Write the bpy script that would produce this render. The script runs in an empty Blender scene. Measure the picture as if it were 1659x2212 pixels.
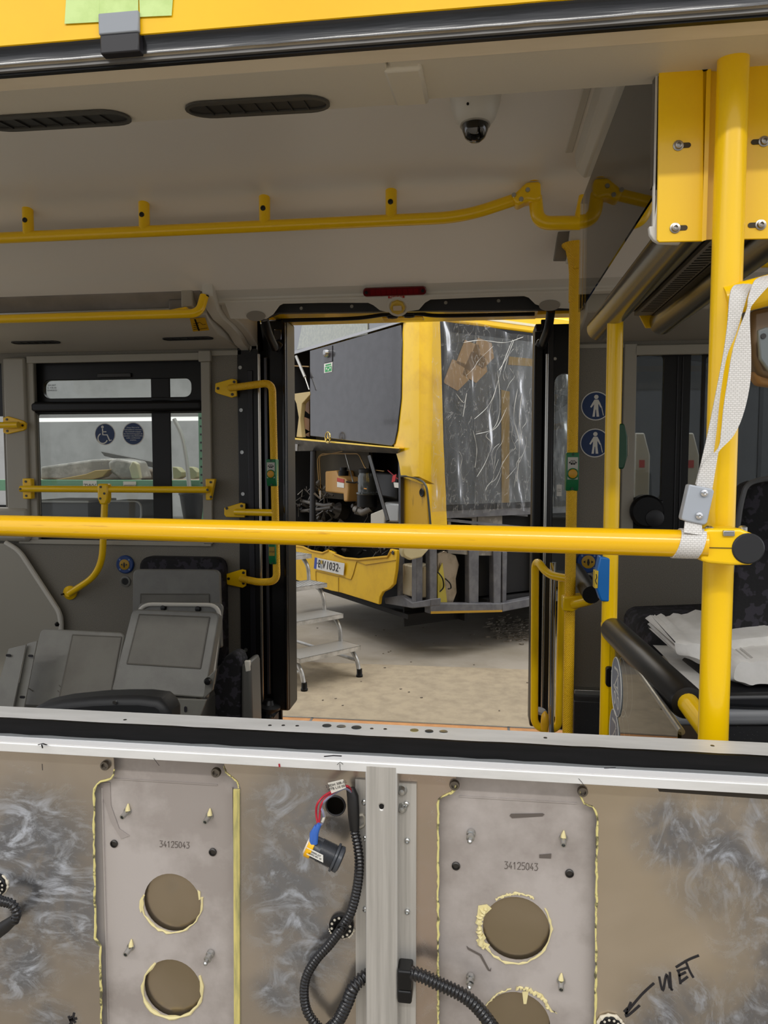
import bpy, math, random
from mathutils import Vector as V, Matrix, Euler
from mathutils.geometry import tessellate_polygon
random.seed(7)
S = bpy.context.scene
COL = S.collection
# ---------------------------------------------------------------- camera
FPX, CX, CY, CAMZ = 1560.0, 829.5, 1106.0, 1.25
YAW, PITCH = math.radians(7.6), math.radians(3.69)
cd = bpy.data.cameras.new('camera'); cam = bpy.data.objects.new('camera', cd); COL.objects.link(cam)
cam.location = (0, 0, CAMZ)
cam.rotation_euler = (math.pi/2 - PITCH, 0, YAW)
cd.sensor_fit = 'HORIZONTAL'; cd.sensor_width = 36.0; cd.lens = 36.0*FPX/1659.0
cd.clip_start = 0.02; cd.clip_end = 200
S.camera = cam
RM = Euler((math.pi/2 - PITCH, 0, YAW)).to_matrix()
C0 = V((0, 0, CAMZ))
# ---------------------------------------------------------------- world, exposure
S.view_settings.view_transform = 'Standard'; S.view_settings.look = 'None'
S.view_settings.gamma = 1.0; S.view_settings.use_curve_mapping = False
S.view_settings.exposure = 0.12
W = bpy.data.worlds.new('hall_light'); S.world = W; W.use_nodes = True
wn = W.node_tree.nodes; wl = W.node_tree.links
bg = wn['Background']; bg.inputs['Color'].default_value = (0.93, 0.95, 1.0, 1); bg.inputs['Strength'].default_value = 1.0
# unseen overhead area lamps, added for strip highlights and to brighten wall and interior
def fill_lamp(x, y, z, lx, ly, power, col=(1, 0.97, 0.92), tilt=0.0):
    l = bpy.data.lights.new('fill_lamp', 'AREA'); l.shape = 'RECTANGLE'; l.size = lx; l.size_y = ly
    l.energy = power; l.color = col
    o = bpy.data.objects.new('fill_lamp', l); COL.objects.link(o); o.location = (x, y, z); o.rotation_euler = (tilt, 0, 0)
    return o
for (x, y) in ((-3.6, -3.4), (0.2, -3.4), (4.0, -3.4)):
    fill_lamp(x, y, 4.9, 3.2, 0.3, 120)
for (x, y) in ((-4.5, 5.2), (-0.6, 5.0), (3.2, 5.6), (-1.5, 10.5), (4.5, 11)):
    fill_lamp(x, y, 5.6, 3.2, 0.35, 95)
# ---------------------------------------------------------------- pixel <-> world helpers (photo frame 1659 x 2212)
def ray(px, py):
    return RM @ V(((px-CX)/FPX, -(py-CY)/FPX, -1.0))
def onY(px, py, y):
    d = ray(px, py); return C0 + d*(y/d.y)
def onZ(px, py, z):
    d = ray(px, py); return C0 + d*((z-CAMZ)/d.z)
def onX(px, py, x):
    d = ray(px, py); return C0 + d*(x/d.x)
def hit(px, py, p0, n):
    d = ray(px, py); n = V(n); return C0 + d*((V(p0)-C0).dot(n)/d.dot(n))
# ---------------------------------------------------------------- mesh builder
class MB:
    def __init__(s, M=None): s.v = []; s.f = []; s.m = []; s.cm = 0; s.M = M
    def mat(s, i): s.cm = i; return s
    def add(s, vs, fs):
        b = len(s.v); s.v += [tuple(x) for x in vs]
        for f in fs: s.f.append([b+i for i in f]); s.m.append(s.cm)
        return s
    def box(s, a, b):
        x0, x1 = sorted((a[0], b[0])); y0, y1 = sorted((a[1], b[1])); z0, z1 = sorted((a[2], b[2]))
        vs = [(x0,y0,z0),(x1,y0,z0),(x1,y1,z0),(x0,y1,z0),(x0,y0,z1),(x1,y0,z1),(x1,y1,z1),(x0,y1,z1)]
        return s.add(vs, [(0,3,2,1),(4,5,6,7),(0,1,5,4),(1,2,6,5),(2,3,7,6),(3,0,4,7)])
    def obox(s, c, ax, ay, az):
        c = V(c); ax, ay, az = V(ax), V(ay), V(az)
        vs = [c+ax*i+ay*j+az*k for k in (-1,1) for (i,j) in ((-1,-1),(1,-1),(1,1),(-1,1))]
        return s.add(vs, [(0,3,2,1),(4,5,6,7),(0,1,5,4),(1,2,6,5),(2,3,7,6),(3,0,4,7)])
    def prism(s, pts, off, holes=()):
        off = V(off); loops = [[V(p) for p in pts]] + [[V(p) for p in h] for h in holes]
        allp = [p for l in loops for p in l]; n = len(allp)
        vs = allp + [p+off for p in allp]
        if holes: caps = [tuple(t) for t in tessellate_polygon(loops)]
        else: caps = [tuple(range(n))]
        fs = [c for c in caps] + [tuple(n+i for i in reversed(c)) for c in caps]
        b = 0
        for l in loops:
            k = len(l)
            for i in range(k):
                j = (i+1) % k; fs.append((b+i, n+b+i, n+b+j, b+j))
            b += k
        return s.add(vs, fs)
    def extr(s, prof, x0, x1):               # profile of (y,z) pairs swept along X
        return s.prism([(x0, y, z) for y, z in prof], (x1-x0, 0, 0))
    def sheet(s, rows):                      # grid of points
        nr, nc = len(rows), len(rows[0]); vs = [p for r in rows for p in r]
        return s.add(vs, [(i*nc+j, i*nc+j+1, (i+1)*nc+j+1, (i+1)*nc+j) for i in range(nr-1) for j in range(nc-1)])
    def frames(s, pts):
        P = [V(p) for p in pts]; n = len(P); T = []
        for i in range(n):
            a = P[max(i-1,0)]; b = P[min(i+1,n-1)]
            T.append((b-a).normalized())
        up = V((0,0,1)) if abs(T[0].z) < .9 else V((0,1,0))
        N = (up - T[0]*up.dot(T[0])).normalized(); out = []
        for i in range(n):
            N = (N - T[i]*N.dot(T[i])).normalized(); out.append((P[i], T[i], N, T[i].cross(N)))
        return out
    def tube(s, pts, r, n=14, caps=True, rr=None):
        fr = s.frames(pts); rings = []
        vs = []
        for i, (p, t, a, b) in enumerate(fr):
            q = rr[i] if rr else r
            vs += [p + (a*math.cos(2*math.pi*k/n) + b*math.sin(2*math.pi*k/n))*q for k in range(n)]
        m = len(fr)
        fs = [(i*n+k, i*n+(k+1)%n, (i+1)*n+(k+1)%n, (i+1)*n+k) for i in range(m-1) for k in range(n)]
        if caps: fs += [tuple(reversed(range(n))), tuple((m-1)*n+k for k in range(n))]
        return s.add(vs, fs)
    def cyl(s, a, b, r, r2=None, n=20): return s.tube([a, b], r, n, True, [r, r if r2 is None else r2])
    def lathe(s, c, axis, prof, n=24):       # prof: (radius, distance along axis)
        ax = V(axis).normalized(); up = V((0,0,1)) if abs(ax.z) < .9 else V((0,1,0))
        a = (up - ax*up.dot(ax)).normalized(); b = ax.cross(a); c = V(c); vs = []
        for r, h in prof:
            vs += [c + ax*h + (a*math.cos(2*math.pi*k/n)+b*math.sin(2*math.pi*k/n))*max(r,1e-5) for k in range(n)]
        m = len(prof)
        fs = [(i*n+k, i*n+(k+1)%n, (i+1)*n+(k+1)%n, (i+1)*n+k) for i in range(m-1) for k in range(n)]
        fs += [tuple(reversed(range(n))), tuple((m-1)*n+k for k in range(n))]
        return s.add(vs, fs)
    def ribbon(s, pts, wdir, w, t, ndir):    # flat strip with thickness
        rows = [[], [], [], []]
        for i, p in enumerate(pts):
            p = V(p); wd = V(wdir[i] if isinstance(wdir, list) else wdir).normalized(); nd = V(ndir[i] if isinstance(ndir, list) else ndir).normalized()
            ww = w[i] if isinstance(w, list) else w
            for k, (a, b) in enumerate(((-1,-1),(1,-1),(1,1),(-1,1))): rows[k].append(p + wd*ww*.5*a + nd*t*.5*b)
        n = len(pts); vs = [rows[k][i] for i in range(n) for k in range(4)]
        fs = [(i*4+k, i*4+(k+1)%4, i*4+4+(k+1)%4, i*4+4+k) for i in range(n-1) for k in range(4)] + [(3,2,1,0), tuple((n-1)*4+k for k in range(4))]
        return s.add(vs, fs)
    def build(s, name, mat, parent=None, bevel=0.0, smooth=True, seg=2, ang=32, inv=True, **props):
        me = bpy.data.meshes.new(name); me.from_pydata([V(x) for x in s.v], [], s.f)
        mats = mat if isinstance(mat, (list, tuple)) else [mat]
        for m in mats: me.materials.append(m)
        me.polygons.foreach_set('material_index', s.m)
        me.update()
        import bmesh
        bm = bmesh.new(); bm.from_mesh(me); bmesh.ops.recalc_face_normals(bm, faces=bm.faces); bm.to_mesh(me); bm.free()
        if smooth:
            me.polygons.foreach_set('use_smooth', [True]*len(me.polygons)); me.set_sharp_from_angle(angle=math.radians(ang))
        o = bpy.data.objects.new(name, me); COL.objects.link(o)
        if parent:
            o.parent = parent
            if inv: o.matrix_parent_inverse = wm(parent).inverted()
        if bevel:
            b = o.modifiers.new('bevel', 'BEVEL'); b.width = bevel; b.segments = seg; b.limit_method = 'ANGLE'; b.angle_limit = math.radians(35); b.harden_normals = False
        for k, x in props.items(): o[k] = x
        return o
def wm(o):
    m = o.matrix_basis.copy()
    if o.parent: m = wm(o.parent) @ o.matrix_parent_inverse @ m
    return m
def thing(name, label, cat, loc=(0,0,0), rotz=0, group=None):
    o = bpy.data.objects.new(name, None); COL.objects.link(o); o.location = loc; o.rotation_euler = (0, 0, rotz)
    o['label'] = label; o['category'] = cat
    if group: o['group'] = group
    return o
def tag(o, label, cat, group=None):
    o['label'] = label; o['category'] = cat
    if group: o['group'] = group
    return o
def struct(o): o['kind'] = 'structure'; return o
def text(name, body, pos, right, up, size, mat, parent, depth=0.0006, align='CENTER', sx=1.0, space=1.0, bold=0.0, sp=1.0):
    cu = bpy.data.curves.new(name, 'FONT'); cu.body = body; cu.size = size; cu.extrude = depth; cu.align_x = align; cu.align_y = 'CENTER'
    cu.space_character = sp; cu.space_line = space; cu.offset = bold; cu.resolution_u = 2
    o = bpy.data.objects.new(name, cu); COL.objects.link(o)
    dg = bpy.context.evaluated_depsgraph_get(); me = bpy.data.meshes.new_from_object(o.evaluated_get(dg))
    bpy.data.objects.remove(o)
    R = V(right).normalized(); U = V(up).normalized(); N = R.cross(U)
    M = Matrix((( R.x*sx, U.x, N.x, pos[0]), (R.y*sx, U.y, N.y, pos[1]), (R.z*sx, U.z, N.z, pos[2]), (0,0,0,1)))
    me.transform(M); me.materials.clear(); me.materials.append(mat)
    o = bpy.data.objects.new(name, me); COL.objects.link(o)
    if parent: o.parent = parent; o.matrix_parent_inverse = wm(parent).inverted()
    o['kind'] = 'stuff'
    return o
def bez(pts, n=8):                            # smooth path through points (Catmull-Rom)
    P = [V(p) for p in pts]; out = []
    for i in range(len(P)-1):
        p0 = P[max(i-1,0)]; p1 = P[i]; p2 = P[i+1]; p3 = P[min(i+2,len(P)-1)]
        for k in range(n):
            t = k/n
            out.append(.5*((2*p1)+(p2-p0)*t+(2*p0-5*p1+4*p2-p3)*t*t+(3*p1-p0-3*p2+p3)*t**3))
    out.append(P[-1]); return out
def fillet(pts, r, n=7):                      # polyline with rounded corners
    P = [V(p) for p in pts]; out = [P[0]]
    for i in range(1, len(P)-1):
        a = (P[i-1]-P[i]); b = (P[i+1]-P[i]); d = min(r, a.length*.48, b.length*.48)
        A = P[i]+a.normalized()*d; B = P[i]+b.normalized()*d
        for k in range(n+1):
            t = k/n; out.append(A*(1-t)**2 + P[i]*2*t*(1-t) + B*t*t)
    out.append(P[-1]); return out
def circ(c, ru, rv, u, v, n=32, a0=0):
    c = V(c); u = V(u); v = V(v)
    return [c + u*ru*math.cos(a0+2*math.pi*k/n) + v*rv*math.sin(a0+2*math.pi*k/n) for k in range(n)]
def rrect(c, w, h, r, u, v, n=5):
    c = V(c); u = V(u); v = V(v); out = []
    for (sx, sy, a0) in ((1,1,0),(-1,1,90),(-1,-1,180),(1,-1,270)):
        for k in range(n+1):
            a = math.radians(a0+90*k/n); out.append(c+u*(sx*(w/2-r)+r*math.cos(a))+v*(sy*(h/2-r)+r*math.sin(a)))
    return out
UX, UY, UZ = V((1,0,0)), V((0,1,0)), V((0,0,1))
# ---------------------------------------------------------------- materials
def lin(c):
    c = c.lstrip('#'); r = [int(c[i:i+2],16)/255 for i in (0,2,4)]
    return tuple((x/12.92 if x <= .04045 else ((x+.055)/1.055)**2.4) for x in r) + (1,)
def mk(name, col, rough=.5, metal=0.0, spec=.5, coat=0.0, noise=None, bump=None, emit=0.0, stretch=None, trans=0.0):
    """noise=(colour2, scale, low, high[, detail]) mixes a second colour; bump=(scale, strength)"""
    m = bpy.data.materials.new(name); m.use_nodes = True; nt = m.node_tree; N = nt.nodes; L = nt.links; b = N['Principled BSDF']
    c = lin(col) if isinstance(col, str) else col
    b.inputs['Base Color'].default_value = c; b.inputs['Roughness'].default_value = rough; b.inputs['Metallic'].default_value = metal
    b.inputs['Specular IOR Level'].default_value = spec; b.inputs['Coat Weight'].default_value = coat; b.inputs['Coat Roughness'].default_value = .08
    if emit: b.inputs['Emission Color'].default_value = c; b.inputs['Emission Strength'].default_value = emit
    if noise or bump:
        tc = N.new('ShaderNodeTexCoord'); mp = N.new('ShaderNodeMapping'); L.new(tc.outputs['Object'], mp.inputs['Vector'])
        if stretch: mp.inputs['Scale'].default_value = stretch
    if noise:
        nz = N.new('ShaderNodeTexNoise'); nz.inputs['Scale'].default_value = noise[1]; nz.inputs['Detail'].default_value = noise[4] if len(noise) > 4 else 5
        nz.inputs['Roughness'].default_value = .62
        L.new(mp.outputs['Vector'], nz.inputs['Vector'])
        r = N.new('ShaderNodeMapRange'); r.inputs['From Min'].default_value = noise[2]; r.inputs['From Max'].default_value = noise[3]
        L.new(nz.outputs['Fac'], r.inputs['Value'])
        mx = N.new('ShaderNodeMix'); mx.data_type = 'RGBA'; L.new(r.outputs['Result'], mx.inputs['Factor'])
        mx.inputs['A'].default_value = c; mx.inputs['B'].default_value = lin(noise[0]); L.new(mx.outputs['Result'], b.inputs['Base Color'])
    if bump:
        nb = N.new('ShaderNodeTexNoise'); nb.inputs['Scale'].default_value = bump[0]; nb.inputs['Detail'].default_value = 3
        L.new(mp.outputs['Vector'], nb.inputs['Vector'])
        bp = N.new('ShaderNodeBump'); bp.inputs['Strength'].default_value = bump[1]; bp.inputs['Distance'].default_value = .004
        L.new(nb.outputs['Fac'], bp.inputs['Height']); L.new(bp.outputs['Normal'], b.inputs['Normal'])
    return m
def glass(name, tint, refl=1.0, rough=.02, haze=None):
    """thin pane: see-through with a real Fresnel sheen; haze=(colour, amount)"""
    m = bpy.data.materials.new(name); m.use_nodes = True; nt = m.node_tree; N = nt.nodes; L = nt.links
    for n in list(N): N.remove(n)
    o = N.new('ShaderNodeOutputMaterial'); t = N.new('ShaderNodeBsdfTransparent'); g = N.new('ShaderNodeBsdfGlossy'); f = N.new('ShaderNodeFresnel'); x = N.new('ShaderNodeMixShader')
    t.inputs['Color'].default_value = tint; g.inputs['Roughness'].default_value = rough; f.inputs['IOR'].default_value = 1.45
    mu = N.new('ShaderNodeMath'); mu.operation = 'MULTIPLY'; mu.inputs[1].default_value = refl; L.new(f.outputs['Fac'], mu.inputs[0])
    src = t.outputs['BSDF']
    if haze:
        d = N.new('ShaderNodeBsdfDiffuse'); d.inputs['Color'].default_value = lin(haze[0]); h = N.new('ShaderNodeMixShader'); h.inputs['Fac'].default_value = haze[1]
        L.new(t.outputs['BSDF'], h.inputs[1]); L.new(d.outputs['BSDF'], h.inputs[2]); src = h.outputs['Shader']
    L.new(mu.outputs['Value'], x.inputs['Fac']); L.new(src, x.inputs[1]); L.new(g.outputs['BSDF'], x.inputs[2]); L.new(x.outputs['Shader'], o.inputs['Surface'])
    return m
def skin_metal(name, base, haze, smear, seed, spots, stretch=(1, 1, 1), rot=0.0, floor_=0.0):
    """bare aluminium: brownish metal, blue-grey smears and dark reflection painted into the colour round the given spots (x, z, radius), pale swirls inside it, fine scratches"""
    m = bpy.data.materials.new(name); m.use_nodes = True; nt = m.node_tree; N = nt.nodes; L = nt.links; b = N['Principled BSDF']
    tc = N.new('ShaderNodeTexCoord')
    def mapping(loc, sc, r=0.0):
        mp = N.new('ShaderNodeMapping'); mp.inputs['Location'].default_value = loc; mp.inputs['Scale'].default_value = sc; mp.inputs['Rotation'].default_value = (0, r, 0); L.new(tc.outputs['Object'], mp.inputs['Vector']); return mp
    def nz(mp, sc, det, dist, lo_, hi_, rough=.6):
        n = N.new('ShaderNodeTexNoise'); n.inputs['Scale'].default_value = sc; n.inputs['Detail'].default_value = det; n.inputs['Distortion'].default_value = dist; n.inputs['Roughness'].default_value = rough
        L.new(mp.outputs['Vector'], n.inputs['Vector'])
        r = N.new('ShaderNodeMapRange'); r.interpolation_type = 'SMOOTHSTEP'; r.inputs['From Min'].default_value = lo_; r.inputs['From Max'].default_value = hi_; L.new(n.outputs['Fac'], r.inputs['Value']); return r.outputs['Result']
    def mth(op, a, c):
        x = N.new('ShaderNodeMath'); x.operation = op
        for k, q in enumerate((a, c)):
            if isinstance(q, (int, float)): x.inputs[k].default_value = q
            else: L.new(q, x.inputs[k])
        return x.outputs['Value']
    def mix(f, a, c):
        x = N.new('ShaderNodeMix'); x.data_type = 'RGBA'; L.new(f, x.inputs['Factor'])
        if isinstance(a, tuple): x.inputs['A'].default_value = a
        else: L.new(a, x.inputs['A'])
        x.inputs['B'].default_value = c; return x.outputs['Result']
    P = mapping((seed*3.1, 0, seed*2.3), (1, 1, 1)); Q = mapping((seed*1.3, 0, seed*.7), stretch, rot)
    area = None
    for (x, z, r) in spots:
        d = N.new('ShaderNodeVectorMath'); d.operation = 'DISTANCE'; d.inputs[1].default_value = (x, 1.028, z); L.new(tc.outputs['Object'], d.inputs[0])
        q = N.new('ShaderNodeMapRange'); q.interpolation_type = 'SMOOTHSTEP'; q.inputs['From Min'].default_value = r*1.35; q.inputs['From Max'].default_value = r*.35; L.new(d.outputs['Value'], q.inputs['Value'])
        area = q.outputs['Result'] if area is None else mth('MAXIMUM', area, q.outputs['Result'])
    if area is None: area = mth('ADD', 0.0, floor_)
    cloud = nz(P, 9, 6, 1.0, .30, .62)
    mask = mth('MULTIPLY', area, mth('ADD', mth('MULTIPLY', cloud, .6), .4))
    swirl = nz(Q, 14, 7, 2.2, .46, .70, .68); fine = nz(Q, 60, 4, .8, .50, .72)
    sw = mth('MULTIPLY', mask, mth('MAXIMUM', swirl, mth('MULTIPLY', fine, .35)))
    tone = nz(P, 4, 3, .4, .35, .65)
    col = mix(tone, lin(base[0]), lin(base[1])); col = mix(mth('MULTIPLY', mask, .8), col, lin(haze)); col = mix(sw, col, lin(smear))  # dark blue-grey reflection mixed into the colour along with the smears
    H = mapping((seed, 0, 0), (2.2, 1, 150), .03); scr = nz(H, 1.0, 1, 0, .74, .80)
    col = mix(mth('MULTIPLY', scr, .22), col, lin('#d8d4cc'))
    L.new(col, b.inputs['Base Color'])
    r = N.new('ShaderNodeMapRange'); r.inputs['To Min'].default_value = .26; r.inputs['To Max'].default_value = .5; L.new(sw, r.inputs['Value']); L.new(r.outputs['Result'], b.inputs['Roughness'])
    r2 = N.new('ShaderNodeMapRange'); r2.inputs['To Min'].default_value = .85; r2.inputs['To Max'].default_value = .5; L.new(sw, r2.inputs['Value']); L.new(r2.outputs['Result'], b.inputs['Metallic'])
    return m
Y_ = mk('yellow_powder_coat', '#f8c800', .28, spec=.45, coat=.25, bump=(60, .02))
YD = mk('yellow_bus_paint', '#ffcf00', .22, coat=.4, noise=('#f7c600', 3, .4, .7))
YT = mk('yellow_textured_grip', '#ecb800', .42)
BLK = mk('black_rubber', '#070708', .45)
BLKG = mk('black_gloss', '#08080a', .16, noise=('#141416', 9, .45, .6), stretch=(.4, 1, 3))
BLKP = mk('black_plastic', '#09090a', .4, spec=.35)
GRP = mk('light_grey_plastic', '#cac6bb', .38, bump=(180, .05))
GRD = mk('grey_beige_trim', '#9d988b', .45, bump=(200, .06))
CEIL = mk('ceiling_laminate', '#e8e4dc', .30, spec=.55)
SPK = mk('speckled_wall_panel', '#837e72', .6, noise=('#5f5a50', 420, .45, .62, 2))
ALU = mk('brushed_aluminium', '#b9b9b6', .3, metal=.9, noise=('#a7a7a4', 4, .4, .6), stretch=(.3, 8, 40))
ALUW = mk('bright_aluminium_extrusion', '#d5d6d6', .33, metal=.7, noise=('#c3c4c5', 3, .4, .65), stretch=(1, 6, 30))
SIL = mk('worn_aluminium_sill', '#e3e3e1', .42, metal=.3, noise=('#cfcfcc', 8, .4, .7), stretch=(.6, 3, 3))
STL = mk('zinc_steel', '#b9bab8', .28, metal=1.0)
CHR = mk('chrome', '#d8d8d8', .12, metal=1.0)
GLZ = glass('clear_pane', (.82, .84, .83, 1), 1.0)
GLD = glass('smoked_pane', (.55, .57, .57, 1), 1.0)
WHT = mk('white_print', '#dcdad2', .5)
BLU = mk('blue_sign_print', '#0d2f5e', .42)
CAMO = mk('camouflage_moquette', '#0c0b0e', .85, noise=('#2b2830', 26, .52, .56, 2), bump=(120, .3))
# ================================================================ near wall of the bus: sill, skin, lintel
XL, XR = -2.3, 1.7
Yin, Yb, Ysk, Ypl, Ybk = 1.091, 1.035, 1.028, 1.041, 1.075
zt = onY(830, 1594, Yb).z; zb = onY(830, 1627, Yb).z; Yo = onZ(830, 1648, zb).y; zl = onY(830, 1670, Yo).z
def sp_(px, py, r): q = onY(px, py, 1.028); return (q.x, q.z, r/1517)
BRN = ('#b7ada0', '#a79e92')
M_skinA = skin_metal('skin_metal_smeared', BRN, '#737b88', '#c9cfd9', 1, [sp_(60,1850,190),sp_(150,1960,150),sp_(30,2080,120),sp_(110,2212,70)], (.7,1,1.5), .9)
M_skinB = skin_metal('skin_metal_smeared_grey', BRN, '#7d848f', '#bfc5cf', 4, [sp_(640,1900,130),sp_(660,2030,120),sp_(640,1760,110),sp_(610,2140,70)], (1,1,1.1), .3)
M_skinC = skin_metal('skin_metal_pinkish', ('#c0ada0','#b3a595'), '#8d8a84', '#c3c8d4', 9, [], floor_=.12)
M_skinD = skin_metal('skin_metal_wide', ('#c4b8a6','#b6aa97'), '#69717f', '#c3cad6', 5, [sp_(1620,1850,170),sp_(1680,2010,130),sp_(1640,2200,120),sp_(1480,2230,140),sp_(1450,1800,90)], (1.2,1,.8), .5)
M_rear = skin_metal('rear_sheet_metal', ('#a39682','#958871'), '#7d7a75', '#c3c8d4', 12, [sp_(360,1930,30)])
M_plate = mk('bare_steel_plate', '#bdb6b2', .48, metal=.35, noise=('#a59d98', 6, .45, .62, 6), bump=(300, .02))
M_bead = mk('dried_yellow_sealant', '#d8cd86', .6, noise=('#5a573f', 70, .53, .62))
M_beadp = mk('pale_yellow_sealant', '#ddd09a', .6)
M_ink = mk('black_ink_and_shadow', '#17151a', .5)
M_grime = mk('dark_marker_smudge', '#5e5650', .6)
M_prof = mk('aluminium_box_profile', '#bfbcb6', .4, metal=.45, noise=('#aaa7a1', 5, .4, .65), stretch=(20, 1, .6))

wall_near = struct(bpy.data.objects.new('wall_near', None)); COL.objects.link(wall_near); wall_near.location = (0, Ysk, 0)
wall_near['label'] = 'stripped side wall of the bus below the window opening, bare sheet metal'
WN = wall_near
def F(px, py, y=Ysk): return onY(px, py, y)
# inner backing panel
MB().box((XL, Ybk, -.3), (XR, Ybk+.02, zb+.01)).build('backing_panel', mk('inner_backing_metal', '#8d8374', .3, metal=.8, noise=('#6f675c', 5, .4, .7)), WN)
ztop = zl+.012
def sheetpoly(pts, mat, name, y=Ysk, th=.002, holes=(), label=None, **k):
    P = [F(a, b, y) if b is not None else None for a, b in pts]
    for p in P: p.z = min(p.z, ztop)
    H = [circ(F(cx, cy, y), F(cx+r, cy, y).x-F(cx, cy, y).x, F(cx+r, cy, y).x-F(cx, cy, y).x, UX, UZ, 36) for cx, cy, r in holes]
    o = MB().prism(P, (0, th, 0), H).build(name, mat, WN, smooth=False)
    if label: o['label'] = label
    return o
sheetpoly([(-900,1560),(243,1600),(247,1666),(240,1683),(214,1688),(203,1704),(203,1800),(206,2030),(217,2042),(220,2700),(-900,2700)], M_skinA, 'skin_sheet', label='left skin sheet with swirled white polish smears')
sheetpoly([(488,1620),(484,1655),(488,1668),(512,1688),(520,1702),(521,2700),(790,2700),(790,1630)], M_skinB, 'skin_sheet', holes=[(725,1740,22)], label='middle skin sheet with hole and grey smears')
sheetpoly([(856,1630),(856,2700),(947,2700),(947,1726),(960,1718),(980,1712),(985,1700),(985,1640)], M_skinC, 'skin_sheet', label='narrow skin sheet right of the post, pinkish at the top')
sheetpoly([(1253,1640),(1253,1722),(1262,1738),(1282,1743),(1290,1758),(1288,2000),(1285,2700),(2600,2800),(2600,1600)], M_skinD, 'skin_sheet', label='wide skin sheet at the right with marker writing')
# recessed stamped plates
pl1 = sheetpoly([(190,1610),(190,2700),(530,2700),(530,1610)], M_plate, 'stamped_plate', Ypl, holes=[(372,1950,62),(373,2135,62)], label='left stamped plate with two round holes')
pl2 = sheetpoly([(930,1640),(930,2700),(1300,2700),(1300,1640)], M_plate, 'stamped_plate', Ypl, holes=[(1115,2006,73),(1115,2212,74)], label='right stamped plate with large round holes')
for hx, hy, hw, hm in ((372,2040,90,M_rear),(1115,2110,100,M_rear)):
    c0, c1 = F(hx-hw,1840,1.048), F(hx+hw,2500,1.048); MB().box((c0.x,1.048,c1.z),(c1.x,1.050,c0.z)).build('rear_sheet', hm, WN, label='metal sheet seen through the round holes')
# folded side flanges of the plates
for (x, y0, y1) in ((222, 1700, 2600), (502, 1700, 2600)):
    a = F(x, y0, Ypl); b = F(x, y1, Ypl)
    MB().box((a.x-.001, Ypl-.003, b.z), (a.x+.001, Ypl, a.z)).build('flange_edge', M_plate, WN)
for (x0, x1, y) in ((246, 470, 1684), (992, 1246, 1722)):
    a = F(x0, y, Ypl); b = F(x1, y+ (8 if x0 < 500 else 10), Ypl)
    MB().box((a.x, Ypl-.002, (a.z+b.z)/2-.0007), (b.x, Ypl, (a.z+b.z)/2+.0007)).build('fold_line', M_plate, WN)
# sealant beads along the cut edges (real, lumpy)
def bead(pts, name='sealant_bead', w=4.0, y=Ysk, mat=None, th=.005, jit=1.2, n=60):
    L = [V((a, b, 0)) for a, b in pts]; tot = sum((L[i+1]-L[i]).length for i in range(len(L)-1)); out = []; rr = []
    for k in range(n+1):
        d = tot*k/n
        for i in range(len(L)-1):
            s = (L[i+1]-L[i]).length
            if d <= s or i == len(L)-2: p = L[i]+(L[i+1]-L[i])*min(1, d/s); break
            d -= s
        q = F(p.x+random.uniform(-jit, jit), p.y, y-.001); out.append(q); rr.append(w/FPX*random.uniform(.55, 1.25)*.5)
    return MB().tube(out, 1, 7, True, rr).build(name, mat or M_bead, WN)
bead([(247,1662),(247,1670),(238,1684),(214,1689),(203,1706),(203,1810),(206,2030),(217,2043),(220,2300)], w=6)
bead([(484,1655),(488,1669),(512,1689),(516,1702)], w=3)
bead([(985,1696),(985,1701),(978,1712),(958,1719),(947,1728),(946,1850),(947,2300)], w=5.5)
bead([(1254,1708),(1254,1722),(1263,1738),(1281,1743),(1290,1760),(1288,2000),(1285,2300)], w=5.5)
p = [F(505,1703), F(519,1703), F(520,2700), F(508,2700)]
MB().prism(p, (0, -.004, 0)).build('sealant_strip', mk('yellow_sealant_band', '#cdbf74', .5, noise=('#8d8a5e', 14, .4, .66, 6), stretch=(6, 1, .8)), WN, bevel=.001)
# sealant smeared round the holes
def blob_ring(cx, cy, r, a0, a1, w, n=26, jw=1.0):
    out = []; rr = []
    for k in range(n+1):
        a = math.radians(a0+(a1-a0)*k/n); q = r+random.uniform(-1, 2)*jw
        out.append(F(cx+q*math.cos(a), cy+q*math.sin(a), Ypl-.001)); rr.append(w/FPX*random.uniform(.4, 1.3)*.5)
    MB().tube(out, 1, 6, True, rr).build('sealant_bead', M_beadp, WN)
blob_ring(372,1950,64,-10,195,6); blob_ring(373,2135,64,-25,235,9)
blob_ring(1115,2006,75,-35,150,6); blob_ring(1115,2006,78,150,215,15, jw=3); blob_ring(1115,2006,75,235,300,6); blob_ring(1115,2212,77,270,335,9,jw=2); blob_ring(1115,2212,75,180,262,4)
def smear(name, pts, mat, y=Ypl, th=.0008):
    return MB().prism([F(a, b, y-.0005) for a, b in pts], (0, -th, 0)).build(name, mat, WN, smooth=False)
smear('sealant_smear', [(1033,1956),(1052,1953),(1062,1962),(1048,1975),(1040,1990),(1030,1985)], M_beadp)
smear('sealant_smear', [(1028,2030),(1042,2024),(1048,2036),(1058,2040),(1052,2050),(1036,2042)], M_beadp)
smear('sealant_smear', [(1128,2142),(1142,2140),(1137,2168),(1131,2168)], M_beadp)
smear('sealant_smear', [(1160,2142),(1172,2148),(1192,2182),(1204,2190),(1200,2186),(1190,2186),(1178,2168)], M_beadp)
smear('grime_patch', [(302,1945),(308,1935),(309,1962),(304,1972),(301,1960)], M_beadp); smear('grime_patch', [(427,1922),(433,1926),(433,1942),(430,1944)], M_beadp)
smear('marker_dash', [(1101,1762),(1104,1758),(1172,1757),(1176,1759),(1172,1763),(1106,1767)], M_grime)
smear('marker_dash', [(1165,1846),(1191,1844),(1190,1854),(1165,1853)], M_grime)
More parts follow.
